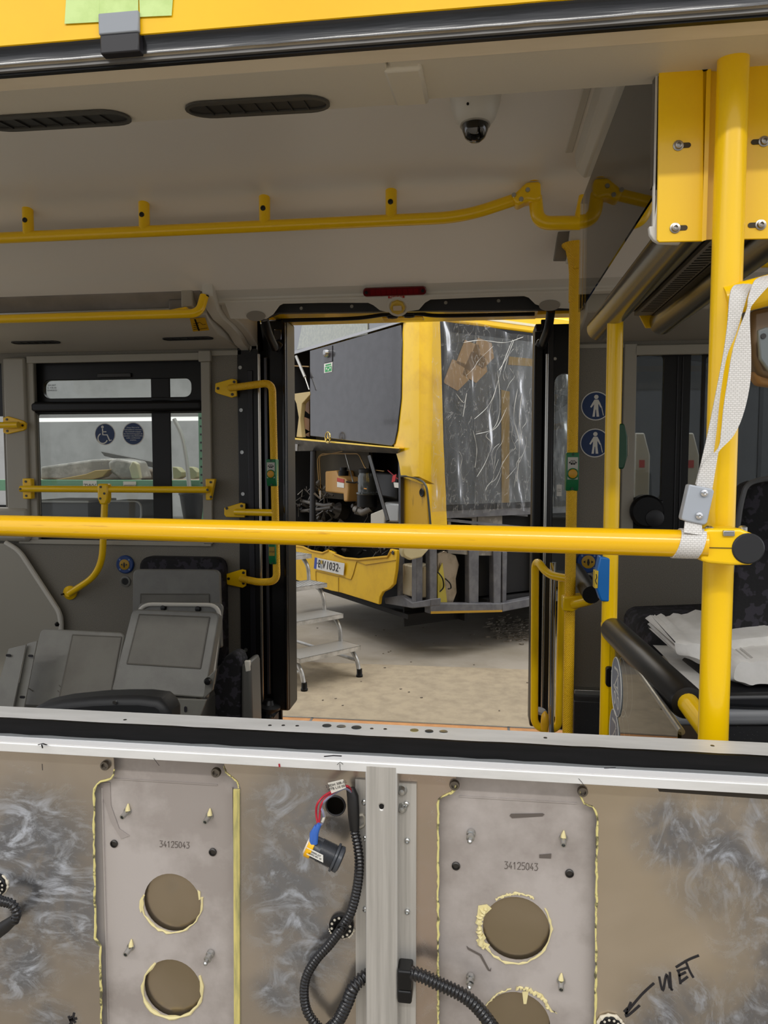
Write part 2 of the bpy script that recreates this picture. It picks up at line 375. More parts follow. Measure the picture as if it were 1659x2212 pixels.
smear('marker_dash', [(1008,2043),(1012,2047),(1040,2062),(1058,2096),(1061,2090),(1060,2098),(1054,2096),(1036,2064),(1010,2050)], M_grime)
smear('grime_patch', [(215,1690),(238,1690),(240,1740),(258,1790),(280,1805),(262,1812),(240,1775),(222,1720)], mk('damp_stain', '#aaa29e', .48, metal=.35))
# stamped numbers
DG = {'3': [[(0,1),(.6,1),(.25,.58),(.5,.52),(.62,.3),(.45,.02),(.1,.0),(0,.1)]], '4': [[(.4,1),(0,.3),(.62,.3)],[(.42,.55),(.42,0)]], '1': [[(.08,.75),(.32,1),(.32,0)]],
      '2': [[(0,.8),(.15,1),(.5,1),(.6,.75),(.5,.5),(0,0),(.62,0)]], '5': [[(.6,1),(.08,1),(.04,.55),(.4,.6),(.6,.35),(.5,.05),(.2,0),(0,.08)]], '0': [[(.3,1),(.05,.85),(0,.5),(.05,.15),(.3,0),(.55,.15),(.6,.5),(.55,.85),(.3,1)]]}
def peen(px, py, h, w, tilt):
    m = MB(); x = px
    for ch in '34125043':
        for st in DG[ch]:
            P = [F(x+a*h*.75, py-b*h+h/2+tilt*(x-px), Ypl-.0004) for a, b in st]
            m.ribbon(P, [(P[min(i+1,len(P)-1)]-P[max(i-1,0)]).cross(UY) for i in range(len(P))], 1.5/FPX, .0006, UY)
        x += w/8
    o = m.build('stamped_number', M_grime, WN, smooth=False); o['kind'] = 'stuff'
peen(345, 1823, 13, 66, .05); peen(1090, 1869, 15, 74, .06)
# threaded studs, nuts, bolts, rivets: every one an own part
def stud(px, py, l=.016, r=.0042, y=Ypl, glue=True):
    c = F(px, py, y)
    b = MB(); b.lathe(c, (-.1,-1,-.18), [(r*1.5,0),(r*1.5,.002),(r,.002),(r,l),(r*.62,l),(r*.62,l-.006)], 14); o = b.build('threaded_stud', STL, WN)
    if glue:
        q = F(px+1, py-16, y-.001); MB().tube([q, F(px, py-6, y-.003), F(px,py,y-.004)], 1, 8, True, [.001,.0035,.004]).build('glue_drip', M_beadp, o)
for a in ((276,1752),(453,1762),(283,2045),(1217,1810),(1212,2118)): stud(*a)
for a in ((456,2058),(1018,1798),(1017,2108)):
    c = F(a[0], a[1], Ypl); b = MB(); b.lathe(c, (-.1,-1,-.25), [(.0065,0),(.0065,.005),(.005,.006),(.005,.010),(.006,.011),(.006,.013),(.0035,.014),(.0035,.020),(.002,.022)], 14); b.build('threaded_stud', STL, WN)
M_nut = mk('dark_steel', '#4a4846', .35, metal=.9)
for a in ((247,1822),(460,1840),(985,1870),(1230,1886)):
    MB().lathe(F(*a, Ypl), (0,-1,0), [(.0062,0),(.0062,.002),(.0046,.003),(.0042,.001)], 18).build('rivet_nut', M_nut, WN)
for a in ((229,1652),(468,1667),(982,1694),(1258,1708)):
    MB().lathe(F(*a, Ysk), (0,-1,0), [(.0075,0),(.0075,.004),(.0066,.006),(.0045,.006),(.0042,.002)], 18).build('corner_bolt', mk('oily_steel', '#77726b', .3, metal=1.0), WN)
# box post with riveted flange plates
a = F(790,1672,1.0); b_ = F(857,2800,1.0)
post = MB().prism([(a.x,1.0,-.3),(b_.x+.002,1.0,-.3),(b_.x,1.0,zb-.004),(a.x-.001,1.0,zb-.004)], (0,.05,0), [circ(F(824,1743,1.0),.0034,.0034,UX,UZ,16)]).build('box_post', M_prof, WN, bevel=.0025, label='square aluminium post with one small hole')
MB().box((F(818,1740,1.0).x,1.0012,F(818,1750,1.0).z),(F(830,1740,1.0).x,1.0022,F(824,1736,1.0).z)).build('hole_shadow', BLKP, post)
fl = MB().box((F(768,1700,1.026).x,1.024,-.3),(F(792,1700,1.026).x,1.028,F(768,1682,1.026).z)).build('flange_plate', M_prof, WN)
fl2 = MB().box((F(856,1700,1.026).x,1.022,-.3),(F(900,1700,1.026).x,1.028,F(880,1690,1.026).z)).build('flange_plate', M_prof, WN)
for a in ((869,1707),(869,1745)): MB().lathe(F(*a,1.022),(0,-1,0),[(.0075,0),(.007,.003),(.004,.008),(.0,.009)],16).build('dome_rivet', STL, fl2)
for a in ((878,1736),(880,1815),(880,1968)): MB().lathe(F(*a,1.022),(0,-1,0),[(.004,0),(.004,.003),(.0025,.004),(.0025,.002)],12).build('rivet', STL, fl2)
for a in ((787,1732),(789,1810),(789,1963)): MB().lathe(F(*a,1.024),(0,-1,0),[(.004,0),(.004,.003),(.0025,.004),(.0025,.002)],12).build('rivet', STL, fl)
q0, q1 = onY(1418,1700,1.02), onY(1900,1735,1.02)
MB().prism([onY(1420,1690,1.022),onY(1424,1710,1.022),onY(1900,1744,1.022),onY(1900,1720,1.022)],(0,.004,0)).build('dark_gap', mk('dark_gap_grime','#3b342a',.7,noise=('#6b5d33',26,.55,.66)), WN)
# handwriting: arrow and WET in marker
def stroke(pts, w=4.5, y=Ysk, name='marker_stroke', mat=None, par=None):
    P = [F(a, b, y-.0004) for a, b in pts]; out = MB()
    ws = []
    for i in range(len(P)):
        t = (P[min(i+1,len(P)-1)]-P[max(i-1,0)]).normalized(); ws.append(t.cross(UY))
    out.ribbon(P, ws, w/FPX, .0006, UY); return out.build(name, mat or M_ink, par or WN, smooth=False)
for pts in ([(1413,2124),(1385,2150),(1352,2190)],[(1363,2165),(1352,2196),(1382,2172)],[(1348,2186),(1356,2178)],
            [(1424,2110),(1432,2140),(1440,2105),(1447,2135)],[(1447,2100),(1450,2136),(1452,2136)],[(1466,2096),(1470,2126)],[(1462,2098),(1486,2090)],[(1466,2108),(1482,2100)],[(1470,2122),(1486,2110)],
            [(1460,2090),(1486,2074),(1510,2064)],[(1482,2078),(1490,2098),(1498,2112)]):
    stroke(bez([(a, b, 0) for a, b in pts], 5) and [(q.x, q.y) for q in bez([(a, b, 0) for a, b in pts], 5)], 5)
for pts in ([(148,2195),(155,2212),(152,2230)],[(160,2188),(156,2206),(150,2214)],[(150,2204),(166,2200)],[(152,2196),(163,2210)]): stroke(pts, 6)
# ---------------------------------------------------------------- sill
t1 = struct(MB().extr([(Yin,zt-.03),(Yin,zt),(Yb,zt),(Yb,zb),(Yo+.002,zb),(Yo,zb-.002),(Yo,zl),(Yo+.004,zl),(Yo+.004,zl+.004),(Yb+.004,zl+.004),(Yb+.004,zt-.03)], XL, XR).build('trim_1', SIL, None, bevel=.0008))
t1['label'] = 'aluminium window sill with a black glue band and bright outer ledge'
MB().extr([(Yo+.001,zb+.0006),(Yb-.003,zb+.0006),(Yb-.003,zb),(Yo+.001,zb)], XL, XR).build('ledge_glare', mk('white_ledge_glare', '#fafafa', .3, metal=.15), t1)  # near-white strip: strong light on the ledge put into its colour
MB().extr([(Yb-.003,zb+.0012),(Yb-.014,zb+.0012),(Yb-.014,zb+.0005),(Yb-.003,zb+.0005)], XL, XR).build('ledge_groove', mk('grey_ledge_groove','#9fa2a3',.4,metal=.4), t1)
# black adhesive band with a ragged lower edge
top = []; bot = []
k = 120
for i in range(k+1):
    x = XL+(XR-XL)*i/k
    top.append((x, zt+.0008+random.uniform(-.0004,.0004))); bot.append((x, zb+.0002))
rows = [[(x, Yb+.004, z) for x, z in top], [(x, Yb-.0025, z) for x, z in top], [(x, Yb-.0025-random.uniform(0,.004), z) for x, z in bot]]
MB().sheet(rows).build('adhesive_band', mk('black_window_adhesive', '#050505', .5, spec=.22, noise=('#0c0b0c', 30, .4, .6), stretch=(.4,1,6)), t1)
for (a, b, r, c) in ((706,1568,11,0),(737,1570,11,1),(770,1572,12,0),(895,1578,10,2),(927,1580,10,0),(958,1581,10,1)):
    q = onZ(a, b, zt); MB().lathe(q, (0,0,1), [(r/FPX,0),(r/FPX,.0008),(r*.8/FPX,.0011)], 20).build('plug_disc', [mk('dark_plug','#55595c',.35,metal=.8), STL, mk('brass_plug','#a59a6b',.4,metal=.7)][c], t1)
for (a, b) in ((270,1555),(583,1567),(612,1567),(642,1568),(803,1574),(832,1575),(1178,1594),(1539,1611)):
    q = onZ(a, b, zt); MB().lathe(q, (0,0,1), [(4.5/FPX,0),(4.2/FPX,.0005),(1.5/FPX,.0006)], 12).build('rivet_head', M_nut, t1)
def zstroke(pts, w): 
    P = [onZ(a, b, zb+.0012) for a, b in pts]; MB().ribbon(P, [(P[min(i+1,len(P)-1)]-P[max(i-1,0)]).cross(UZ) for i in range(len(P))], w/FPX, .0004, UZ).build('ink_mark', M_ink, t1, smooth=False)
for pts, w in (([(82,1609),(92,1606),(101,1609)],4),([(90,1608),(92,1616)],3),([(700,1634),(720,1632),(738,1633)],4),([(1305,1659),(1318,1659),(1330,1658)],3)): zstroke(pts, w)
def lstroke(pts, w, m=None): 
    P = [onY(a, b, Yo-.0006) for a, b in pts]; MB().ribbon(P, [(P[min(i+1,len(P)-1)]-P[max(i-1,0)]).cross(UY) for i in range(len(P))], w/FPX, .0004, UY).build('ink_mark', m or M_ink, t1, smooth=False)
for pts, w in (([(91,1650),(92,1664)],1.4),([(332,1638),(338,1646),(344,1654)],.8),([(728,1652),(735,1646),(741,1651)],.8),([(734,1650),(735,1664)],.8),([(1250,1682),(1257,1690),(1262,1698)],.8)): lstroke(pts, w)
lstroke([(603,1650),(604,1657)], 4, mk('red_paint_dot','#a02030',.5))
# ---------------------------------------------------------------- lintel
zk1 = onY(830, 86, Yb).z; zk2 = onY(830, 48, Yb).z; Yr = 1.085
zk0 = zk1-.004
t2 = struct(MB().extr([(Yb,zk1),(Yb,zk2+.012),(Yb+.02,zk2+.012),(Yb+.02,zk1+.02),(Yr,zk1+.02),(Yr,zk0),(Yb+.008,zk0),(Yb+.008,zk1)], XL, XR).build('trim_2', mk('lintel_beige_trim','#ddd0b8',.42,noise=('#cfc1a8',3,.45,.6),stretch=(.4,2,2)), None, bevel=.001))
t2['label'] = 'window lintel with glossy black glue face and beige underside'
rows = [[], [], []]
for i in range(k+1):
    x = XL+(XR-XL)*i/k; j = random.uniform(-.0012,.0012)
    rows[0].append((x, Yb-.010, zk2+.003+j*.6)); rows[1].append((x, Yb-.005+j*.1, (zk1+zk2*2)/3+j)); rows[2].append((x, Yb-.0062+j*.1, zk1+.003+j*.5))
MB().sheet(rows).build('adhesive_band', mk('glossy_black_adhesive','#060607',.24,coat=.5,noise=('#131216',20,.5,.66),stretch=(.5,1,8),bump=(11,.22)), t2)
MB().extr([(Yb-.001,zk1+.002),(Yb-.001,zk1-.003),(Yb+.012,zk1-.003),(Yb+.012,zk1+.002)], XL, XR).build('grey_seal', mk('grey_seal_strip','#6c6a67',.4), t2)
MB().extr([(Yb+.004,zk1-.0035),(Yb+.004,zk1-.0065),(Yb+.012,zk1-.0065),(Yb+.012,zk1-.0035)], XL, XR).build('dark_seal', BLKP, t2)
# yellow outside panel above the window
rows = [[(x, Yb-.004, zk2+.001) for x in (XL, XR)], [(x, Yb-.012, zk2+.004) for x in (XL, XR)], [(x, Yb-.012, zk2+.04) for x in (XL, XR)], [(x, Yb-.006, 2.35) for x in (XL, XR)], [(x, Yb+.1, 2.62) for x in (XL, XR)]]
up = struct(MB().sheet(rows).build('wall_upper', mk('yellow_upper_paint','#f9c400',.4,spec=.3,noise=('#f0ba00',3,.4,.7)), None)); up['label'] = 'yellow painted outer panel above the window opening'
Yu = Yb-.0135
def G(px, py): return onY(px, py, Yu)
M_tp = mk('pale_green_masking_tape', '#cfe79a', .7, noise=('#c2dc8c', 30, .4, .6))
def tape(pts, lab):
    r = [G(*q) for q in pts]; o = MB().prism(r, (0, -.0008, 0)).build('masking_tape', M_tp, None, smooth=False); return tag(o, lab, 'tape')
tape([(147,-60),(140,52),(216,48),(214,-60)], 'pale green masking tape strip left of the grey clip on the yellow panel')
tape([(299,-60),(303,37),(371,34),(378,-60)], 'pale green masking tape strip right of the grey clip on the yellow panel')
tape([(214,-60),(216,36),(299,30),(299,-60)], 'pale green masking tape strip over the top of the grey clip')
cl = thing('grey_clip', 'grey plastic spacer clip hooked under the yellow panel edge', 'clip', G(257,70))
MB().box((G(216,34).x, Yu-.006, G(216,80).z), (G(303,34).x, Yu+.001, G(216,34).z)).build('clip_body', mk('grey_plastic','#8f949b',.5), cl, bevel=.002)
MB().box((G(219,34).x, Yu-.006, G(216,122).z), (G(303,34).x, Yb-.004, G(216,81).z)).build('clip_shadow', M_ink, cl, bevel=.002, label='black block standing in for the shadow under the clip')  # black block fills in the shadow below the clip
# ================================================================ interior shell
YF = 3.45
XA, XB = -3.4, 3.0
flr = struct(MB().box((XA, 1.08, -.05), (XB, 3.05, 0)).build('floor', mk('speckled_vinyl_floor','#3a3b3e',.5,noise=('#8d8f92',700,.70,.74,1)), None)); MB().box((XA,3.05,-.05),(onY(590,1560,3.4).x,3.5,0)).build('floor_edge', bpy.data.materials['speckled_vinyl_floor'], flr); MB().box((onY(1222,1560,3.4).x,3.05,-.05),(XB,3.5,0)).build('floor_edge', bpy.data.materials['speckled_vinyl_floor'], flr); flr['label'] = 'dark speckled vinyl floor of the bus'
gnd = struct(MB().box((-16, -17, -.45), (16, 22, -.335)).build('floor_hall', mk('workshop_concrete','#a0988c',.62,noise=('#918878',2.2,.4,.66,8),bump=(60,.05)), None)); MB().sheet([[(-16,3.62,-.3345),(16,3.62,-.3345)],[(-16,5.5,-.3345),(16,5.75,-.3345)]]).build('concrete_strip', mk('yellowed_concrete','#aa9c84',.65,noise=('#988b76',11,.40,.66,9),bump=(50,.08)), gnd); gnd['label'] = 'worn beige concrete floor of the workshop'
wls = struct(MB().box((-16, 15, -.335), (16, 15.2, 6.5)).build('wall_hall', mk('workshop_wall','#b5b5b2',.7,noise=('#a5a5a2',1.5,.4,.6)), None)); wls['label'] = 'pale workshop wall far behind'
wls2 = struct(MB().box((-16, -15, -.335), (16, -14.8, 4.6)).build('wall_hall_rear', mk('workshop_wall_rear','#b9bcbe',.7), None)); wls2['label'] = 'workshop wall behind the viewer'
zlow = onY(830, 222, 1.5).z
ZC = 2.195
Yc1 = 2.62; zc1 = onY(830, 470, Yc1).z if False else 2.155
Yc2 = 2.98; zc2 = onY(830, 616, Yc2).z
# --- near duct panel with vents
YD1 = 1.27
prof = [(Yr-.01, zk1+.004), (Yr, zk0+.001), (YD1, onY(830,228,YD1).z), (YD1+.013, onY(830,228,YD1).z+.012), (YD1+.013, 2.25), (Yr-.01, 2.25)]
M_nd = mk('near_duct_lit_plastic','#cdc6b6',.45,bump=(200,.05))  # paler copy of the trim plastic, sill bounce light put into the colour
duct = struct(MB().extr(prof, XA, onY(850,200,1.2).x).build('trim_3', M_nd, None, bevel=.004)); duct['label'] = 'grey air duct panel along the near roof edge with vents'
prof2 = [(y, z-.0 if i else z) for i, (y, z) in enumerate(prof)]
d2 = MB().extr([(y, z+.006) for y, z in prof2], onY(850,200,1.2).x+.002, XB).build('duct_panel', M_nd, duct, bevel=.004)
x0 = onY(842,200,1.2).x; x1 = onY(920,200,1.2).x
MB().extr([(Yr+.03, zk0+.003),(YD1, onY(830,228,YD1).z-.002),(YD1+.015, onY(830,228,YD1).z+.012),(YD1+.01,2.15),(1.12,2.15)], x0, x1).build('joint_cover', M_nd, duct, bevel=.006)
M_vent = mk('black_vent_plastic', '#151515', .5)
def slot(px0, py0, px1, py1, hgt, plane, nrm, parent, n=7, name='air_vent'):
    a = hit(px0, py0, plane, nrm); b = hit(px1, py1, plane, nrm); c = (a+b)/2; u = (b-a).normalized(); nn = V(nrm).normalized(); v = nn.cross(u).normalized()
    w = (b-a).length; d = (c-C0).length; h = hgt
    if nn.dot(C0-c) < 0: nn = -nn
    o = MB().prism(rrect(c+nn*.001, w, h, h*.49, u, v), nn*.003, [rrect(c+nn*.001, w-.012, h*.62, h*.3, u, v)]).build(name, mk('vent_frame','#3a3833',.45) if n > 5 else M_vent, parent)
    MB().prism(rrect(c+nn*.0005, w-.008, h*.8, h*.38, u, v), nn*.0008).build('vent_back', M_vent, o)
    for k in range(n):
        q = c + u*(w*(k+1)/(n+1)-w/2)*.9
        MB().obox(q+nn*.0025, u*.0011, v*h*.30, nn*.0015).build('vent_slat', M_vent, o)
    return o
pn = V((0, onY(830,228,YD1).z-zk0, -(YD1-Yr))); pp = V((0, YD1, onY(830,228,YD1).z))
slot(403,237,712,219,.082,pp,pn,duct); slot(-40,268,279,249,.082,pp,pn,duct)
# --- ceiling: flat middle, rounded shoulder, slanted panel down to the far side
prof = [(1.2, ZC), (2.42, ZC)]
for k in range(1, 9):
    t = k/8; prof.append((2.42+(Yc2-2.42)*t, ZC + (zc2-ZC)*(t**1.35)))
rows = [[(x, y, z) for x in (XA, XB)] for y, z in prof]
cl_ = struct(MB().sheet(rows+[[(x, Yc2+.01, zc2+.02) for x in (XA,XB)]]).build('ceiling', CEIL, None, ang=60)); cl_['label'] = 'curved cream ceiling of the bus'
struct(MB().box((XA-.5, .99, 2.62), (XB+.5, 3.6, 2.66)).build('roof', YD, None))['label'] = 'yellow roof skin of the near bus'
for xx in (XA-.05, XB): struct(MB().box((xx, 1.04, -.3), (xx+.05, 3.55, .75)).build('wall_end', GRD, None))['label'] = 'low end wall of the bus section left open above to let light in'  # unseen ends kept low so light comes in from both sides
# --- far duct over window 1 (left)
xe = onY(438, 640, 2.98).x
z1 = onY(300, 628, Yc2).z; z2 = onY(300, 680, 3.0).z; z3 = onY(300, 722, 3.14).z; z4 = onY(300, 757, YF-.02).z
M_fd = mk('far_duct_plastic','#b3aea2',.45,bump=(200,.05))
fd = struct(MB().extr([(Yc2, z1), (3.02, z2+.03), (3.02, z2), (3.06, z2-.025), (3.16, z3-.005), (YF-.01, z4), (YF-.01, zc2+.05), (Yc2+.01, zc2+.05)], XA, xe).build('trim_4', M_fd, None, bevel=.006)); fd['label'] = 'grey duct above the left window with two slim vents'
MB().extr([(Yc2-.004, z1-.004), (3.014, z2+.032), (3.012, z2+.030), (Yc2-.007, z1-.005)], XA, xe-.01).build('lamp_cover', mk('grey_lamp_lens','#8a847c',.12,noise=('#77726b',3,.4,.6)), fd)
MB().extr([(3.016, z2+.028), (3.016, z2+.006), (3.010, z2+.006), (3.010, z2+.026)], XA, onY(366,655,3.0).x).build('lamp_rail', ALU, fd)
MB().box((onY(366,640,3.0).x, 2.985, z2+.012), (onY(402,640,3.0).x, 3.03, z2+.06)).build('lamp_holder', mk('grey_lamp_holder','#6f6a63',.5), fd, bevel=.008)
MB().box((onY(394,640,2.99).x, 2.972, z2+.02), (onY(420,640,2.99).x, 3.03, z1+.004)).build('end_piece', GRD, fd, bevel=.006)
pn = V((0, z4-z3, -(YF-3.16))); pp = V((0, YF-.02, z4))
pp = V((0, 3.16, z3-.005)); pn = V((0, z4-z3+.005, -(YF-.01-3.16)))
slot(26,740,129,738,.052,pp,pn,fd,5); slot(352,732,460,729,.052,pp,pn,fd,5)
# sticker: hand on a rail
def sq(px, py, pl, n): return hit(px, py, pl, n)
sp = V((0, 3.06, z2-.025)); sn = V((0, z3-.005-(z2-.025), -.10))
st = thing('hand_sticker', 'yellow sticker showing a hand gripping a bar under the left overhead duct', 'sign', sq(432,701,sp,sn))
off = sn.normalized()*-.0008 if sn.normalized().dot(C0-sp) < 0 else sn.normalized()*.0008
P4 = [sq(*q,sp,sn) for q in ((410,688),(443,686),(452,713),(417,716))]; MB().prism(P4, off).build('sticker', mk('yellow_sticker','#c79a10',.4), st)
def sstroke(pts, w, par, pl, n, o, mat=BLKP, name='print_line'):
    P = [sq(a,b,pl,n)+o*1.3 for a,b in pts]; nn = V(n).normalized()
    MB().ribbon(P, [(P[min(i+1,len(P)-1)]-P[max(i-1,0)]).cross(nn) for i in range(len(P))], w, .0006, nn).build(name, mat, par, smooth=False)
sstroke([(421,689),(430,714)], .008, st, sp, sn, off)
for y in (699,703,707,711): sstroke([(418,y),(429,y-1)], .004, st, sp, sn, off)
sstroke([(422,697),(432,696),(438,701),(444,700)], .003, st, sp, sn, off); sstroke([(430,711),(448,708)], .003, st, sp, sn, off)
# --- door mechanism cover (header)
hx0, hx1 = onY(470, 640, 3.0).x, onY(1232, 640, 3.0).x
zq = [onY(830, 618, 2.98).z, onY(830, 640, 3.0).z]
zA = onY(830,640,3.0).z
hd = struct(MB().extr([(Yc2-.006, zc2+.004), (Yc2+.03, zA+.012), (3.0, zA-.004), (3.03, zA-.012), (3.05, zA+.02), (3.2, zA+.12), (Yc2, zc2+.03)], xe, XB).build('trim_5', GRP, None, bevel=.006)); hd['label'] = 'rounded grey cover of the door mechanism above the far doorway'
# front lip of the cover with its lobed lower edge
pl0 = V((0, 3.0, zA)); pln = V((0, -.09, -.07)).normalized()
pln = V((0, -1, -.9)).normalized()
edge = [(470,640),(470,640)]
low = [(497,690),(520,690),(575,690),(590,680),(604,661),(612,657),(700,655),(795,655),(806,660),(820,671),(835,675),(870,675),(905,670),(918,655),(930,648),(1050,643),(1130,640),(1142,644),(1156,658),(1180,666),(1240,668)]
topq = [(1240,630),(1140,632),(930,638),(805,643),(600,648),(484,652)]
P = [hit(a, b, pl0, pln) for a, b in low+topq]
MB().prism(P, -pln*.02).build('cover_lip', GRP, hd, bevel=.004)
dk = thing('emergency_valve', 'yellow emergency valve knob with pale centre in the header cover', 'valve', hit(860,661,pl0,pln))
c = hit(859,662,pl0,pln); MB().lathe(c-pln*.0, pln, [(.046,-.004),(.046,.001),(.036,.003),(.034,.001)], 28).build('knob_seat', GRP, dk)
MB().lathe(c, pln, [(.032,0),(.032,.012),(.028,.015),(.022,.015),(.021,.012),(.0,.012)], 8).build('knob', mk('yellow_plastic','#c9a63a',.4), dk, bevel=.002)
u_ = UX; v_ = pln.cross(UX)
MB().prism(rrect(c+pln*.0125, .036, .022, .004, UX, v_), pln*.002).build('knob_plate', mk('pale_plastic','#cbb9a0',.4), dk)
rl = thing('red_marker_light', 'long dark red lamp lens in the header cover above the doorway', 'light', onY(852,627,2.99))
lp0 = V((0, Yc2+.03, zA+.012)); lpn = V((0, -1, -.55)).normalized()
c = hit(853,627,lp0,lpn); hv = lpn.cross(UX)
tilt = (hit(921,622,lp0,lpn)-hit(785,630,lp0,lpn)); tu = V((tilt.x,0,0)).normalized(); w = abs(tilt.x)
MB().prism(rrect(c+lpn*.006, w, .036, .016, UX, hv), lpn*.016).build('lamp_body', mk('dark_red_lens','#5a0c12',.2,coat=.4), rl, bevel=.003)
for sx in (-1, 1): MB().lathe(c+UX*sx*(w/2-.014)+lpn*.022, lpn, [(.007,0),(.006,.002),(.003,.002)], 12).build('lamp_screw', BLKP, rl)
for k in range(9): MB().obox(c+UX*(k-4)*w*.085+lpn*.0225, UX*w*.038, hv*.011, lpn*.0008).build('lens_facet', mk('red_facet','#6e1218',.15) if k == 0 else bpy.data.materials['red_facet'], rl)
q = hit(856,641,pl0,pln)
sg = thing('valve_label', 'small red label reading Nothahn above the yellow valve knob', 'sign', q)
MB().prism(rrect(q+pln*.0006, .068, .0115, .001, UX, v_), pln*.0006).build('label_plate', mk('red_label','#a8322c',.4), sg)
text('label_text', 'Nothahn', q+pln*.0016, UX, -v_ if v_.z < 0 else v_, .012, WHT, sg, .0003, sx=1.25)
# round covers in the lobes
for (a, b) in ((553,683),(1187,660)):
    c = hit(a, b-1, pl0, pln); MB().prism(circ(c+pln*.001, .042, .024, UX, v_, 28), pln*.003).build('lobe_cap', mk('grey_cap','#8d887e',.4), hd)
# S-shaped end flange on the left end of the cover
xs = xe+.012
spix = [(436,612),(438,640),(446,668),(460,690),(478,705),(494,722),(508,745),(522,757)]
Sp = [onX(a, b, xs) for a, b in spix]
back = [V((xs, YF-.01, Sp[-1].z)), V((xs, YF-.01, zc2+.1)), V((xs, Sp[0].y, zc2+.1))]
MB().prism(Sp+back, (.045,0,0)).build('end_flange', GRP, hd, bevel=.006, seg=3)
xs2 = xs+.045
Sp2 = [p+V((.0,.05,.02)) for p in Sp]
ck = [V((xs2-.002, p.y+.06, p.z+.012)) for p in Sp]+[V((xs2-.002,YF-.01,Sp[-1].z)), V((xs2-.002,YF-.01,zc2+.05)), V((xs2-.002,Sp[0].y+.03,zc2+.05))]
MB().prism(ck, (.04,0,0)).build('end_cheek', GRP, hd, bevel=.008)
# black strip behind the lip and its screws, reveal of the door frame
YS = 3.10
sa = onY(598,663,YS); sb = onY(1250,640,YS)
zs0 = onY(640,690,YS).z
bs = struct(MB().prism([onY(560,692,YS),onY(600,676,YS),onY(1240,668,YS),onY(1260,668,YS),onY(1260,620,YS),onY(560,640,YS)], (0,.03,0)).build('trim_6', mk('black_header_strip','#26272a',.35), None, bevel=.003)); bs['label'] = 'black strip across the top of the far doorway'
for (a, b) in ((651,666),(760,662),(963,654),(1077,650)): MB().lathe(onY(a,b,YS), (0,-1,0), [(.008,0),(.007,.003),(.003,.003),(.003,.001)], 14).build('strip_screw', STL, bs)
# door frame lintel with yellow painted soffit, opening mechanism arms
zso = onY(830, 690, YF+.10).z
sof = struct(MB().box((onY(600,690,YF).x, YS+.03, onY(830,676,YS).z+.05), (onY(1160,690,YF).x, YF+.12, onY(830,676,YS).z+.09)).build('lintel_door', mk('yellow_gloss_soffit','#e9bd00',.2,coat=.4), None)); sof['label'] = 'yellow soffit of the far doorway'
lb = struct(MB().box((onY(560,690,3.56).x, 3.50, onY(830,697,3.6).z), (XB, 3.60, 2.62)).build('wall_far_upper', YD, None, bevel=.006)); lb['label'] = 'yellow outer panel over the far doorway'
arm = thing('actuator_linkage', 'black double door actuator rod under the doorway soffit', 'linkage', onY(870,680,3.3))
P = bez([onY(612,692,3.3),onY(760,688,3.3),onY(828,680,3.28),onY(860,679,3.28)],6); MB().tube(P, .009, 10).build('rod', BLKP, arm)
P = bez([onY(868,679,3.28),onY(905,678,3.28),onY(960,682,3.3),onY(1155,678,3.3)],6); MB().tube(P, .009, 10).build('rod', BLKP, arm)
for a, b in ((848,681),(884,679)): MB().lathe(onY(a,b,3.28)-UX*.03, (1,0,0), [(.004,0),(.015,.01),(.017,.03),(.015,.05),(.004,.06)], 14).build('joint', BLKP, arm)
MB().box((onY(828,694,3.4).x,3.36,onY(830,691,3.4).z),(onY(915,694,3.4).x,3.44,onY(830,688,3.4).z)).build('bracket', mk('yellow_bracket','#d9a900',.3), arm, bevel=.002)
# ================================================================ far wall left with window 1
def W_(px, py, y=YF): return onY(px, py, y)
def rectpx(x0, y0, x1, y1, y=YF):
    a = W_((x0+x1)/2, y0, y).z; b = W_((x0+x1)/2, y1, y).z; l = W_(x0, (y0+y1)/2, y).x; r = W_(x1, (y0+y1)/2, y).x
    return l, r, b, a
l, r, b, t = rectpx(76, 779, 440, 1168)
LWR = W_(518, 1200).x
wl_ = struct(MB().prism([(XA,YF,0),(LWR,YF,0),(LWR,YF,W_(518,756).z+.08),(XA,YF,W_(300,757).z+.08)], (0,.03,0), [[(l,YF,b),(r,YF,b),(r,YF,t),(l,YF,t)], [(XA+.1,YF,b),(W_(10,1000).x,YF,b),(W_(10,1000).x,YF,t),(XA+.1,YF,t)]]).build('wall_far_left', SPK, None, smooth=False)); wl_['label'] = 'speckled grey side wall left of the far doorway'
# smooth grey window trims proud of the wall
def trim(x0, y0, x1, y1, nm, y=YF, d=.02, m=GRD, par=None, bev=.004):
    l_, r_, b_, t_ = rectpx(x0, y0, x1, y1, y-d); return MB().box((l_, y-d, b_), (r_, y, t_)).build(nm, m, par or wl_, bevel=bev)
trim(56,765,432,781,'window_trim'); trim(428,757,454,781,'trim_block',d=.028); trim(436,781,456,1175,'window_trim'); trim(11,772,58,1166,'pillar_trim',d=.03,bev=.01); trim(56,781,77,1166,'pillar_reveal',d=.012,bev=.003)
trim(40,1168,456,1178,'window_trim',d=.014); trim(452,756,522,768,'top_trim',d=.01)
trim(-60,1096,60,1170,'rounded_trim',d=.04,bev=.03)
# big lower panel with a curved raised edge
P = [W_(a,b,YF-.03) for a,b in ((-200,1160),(22,1175),(45,1195),(125,1318),(133,1335),(133,1700),(-200,1700))]
MB().prism(P, (0,.03,0)).build('lower_panel', GRD, wl_, bevel=.01, seg=3)
MB().tube(fillet([W_(*q,YF-.035) for q in ((12,1172),(42,1190),(128,1322),(132,1345),(132,1400))],.06), .013, 10).build('panel_edge', GRP, wl_)
MB().lathe(W_(125,1352,YF-.04),(0,0,1),[(.012,0),(.016,.012),(.008,.02)],12).build('rubber_stop', BLKP, wl_)
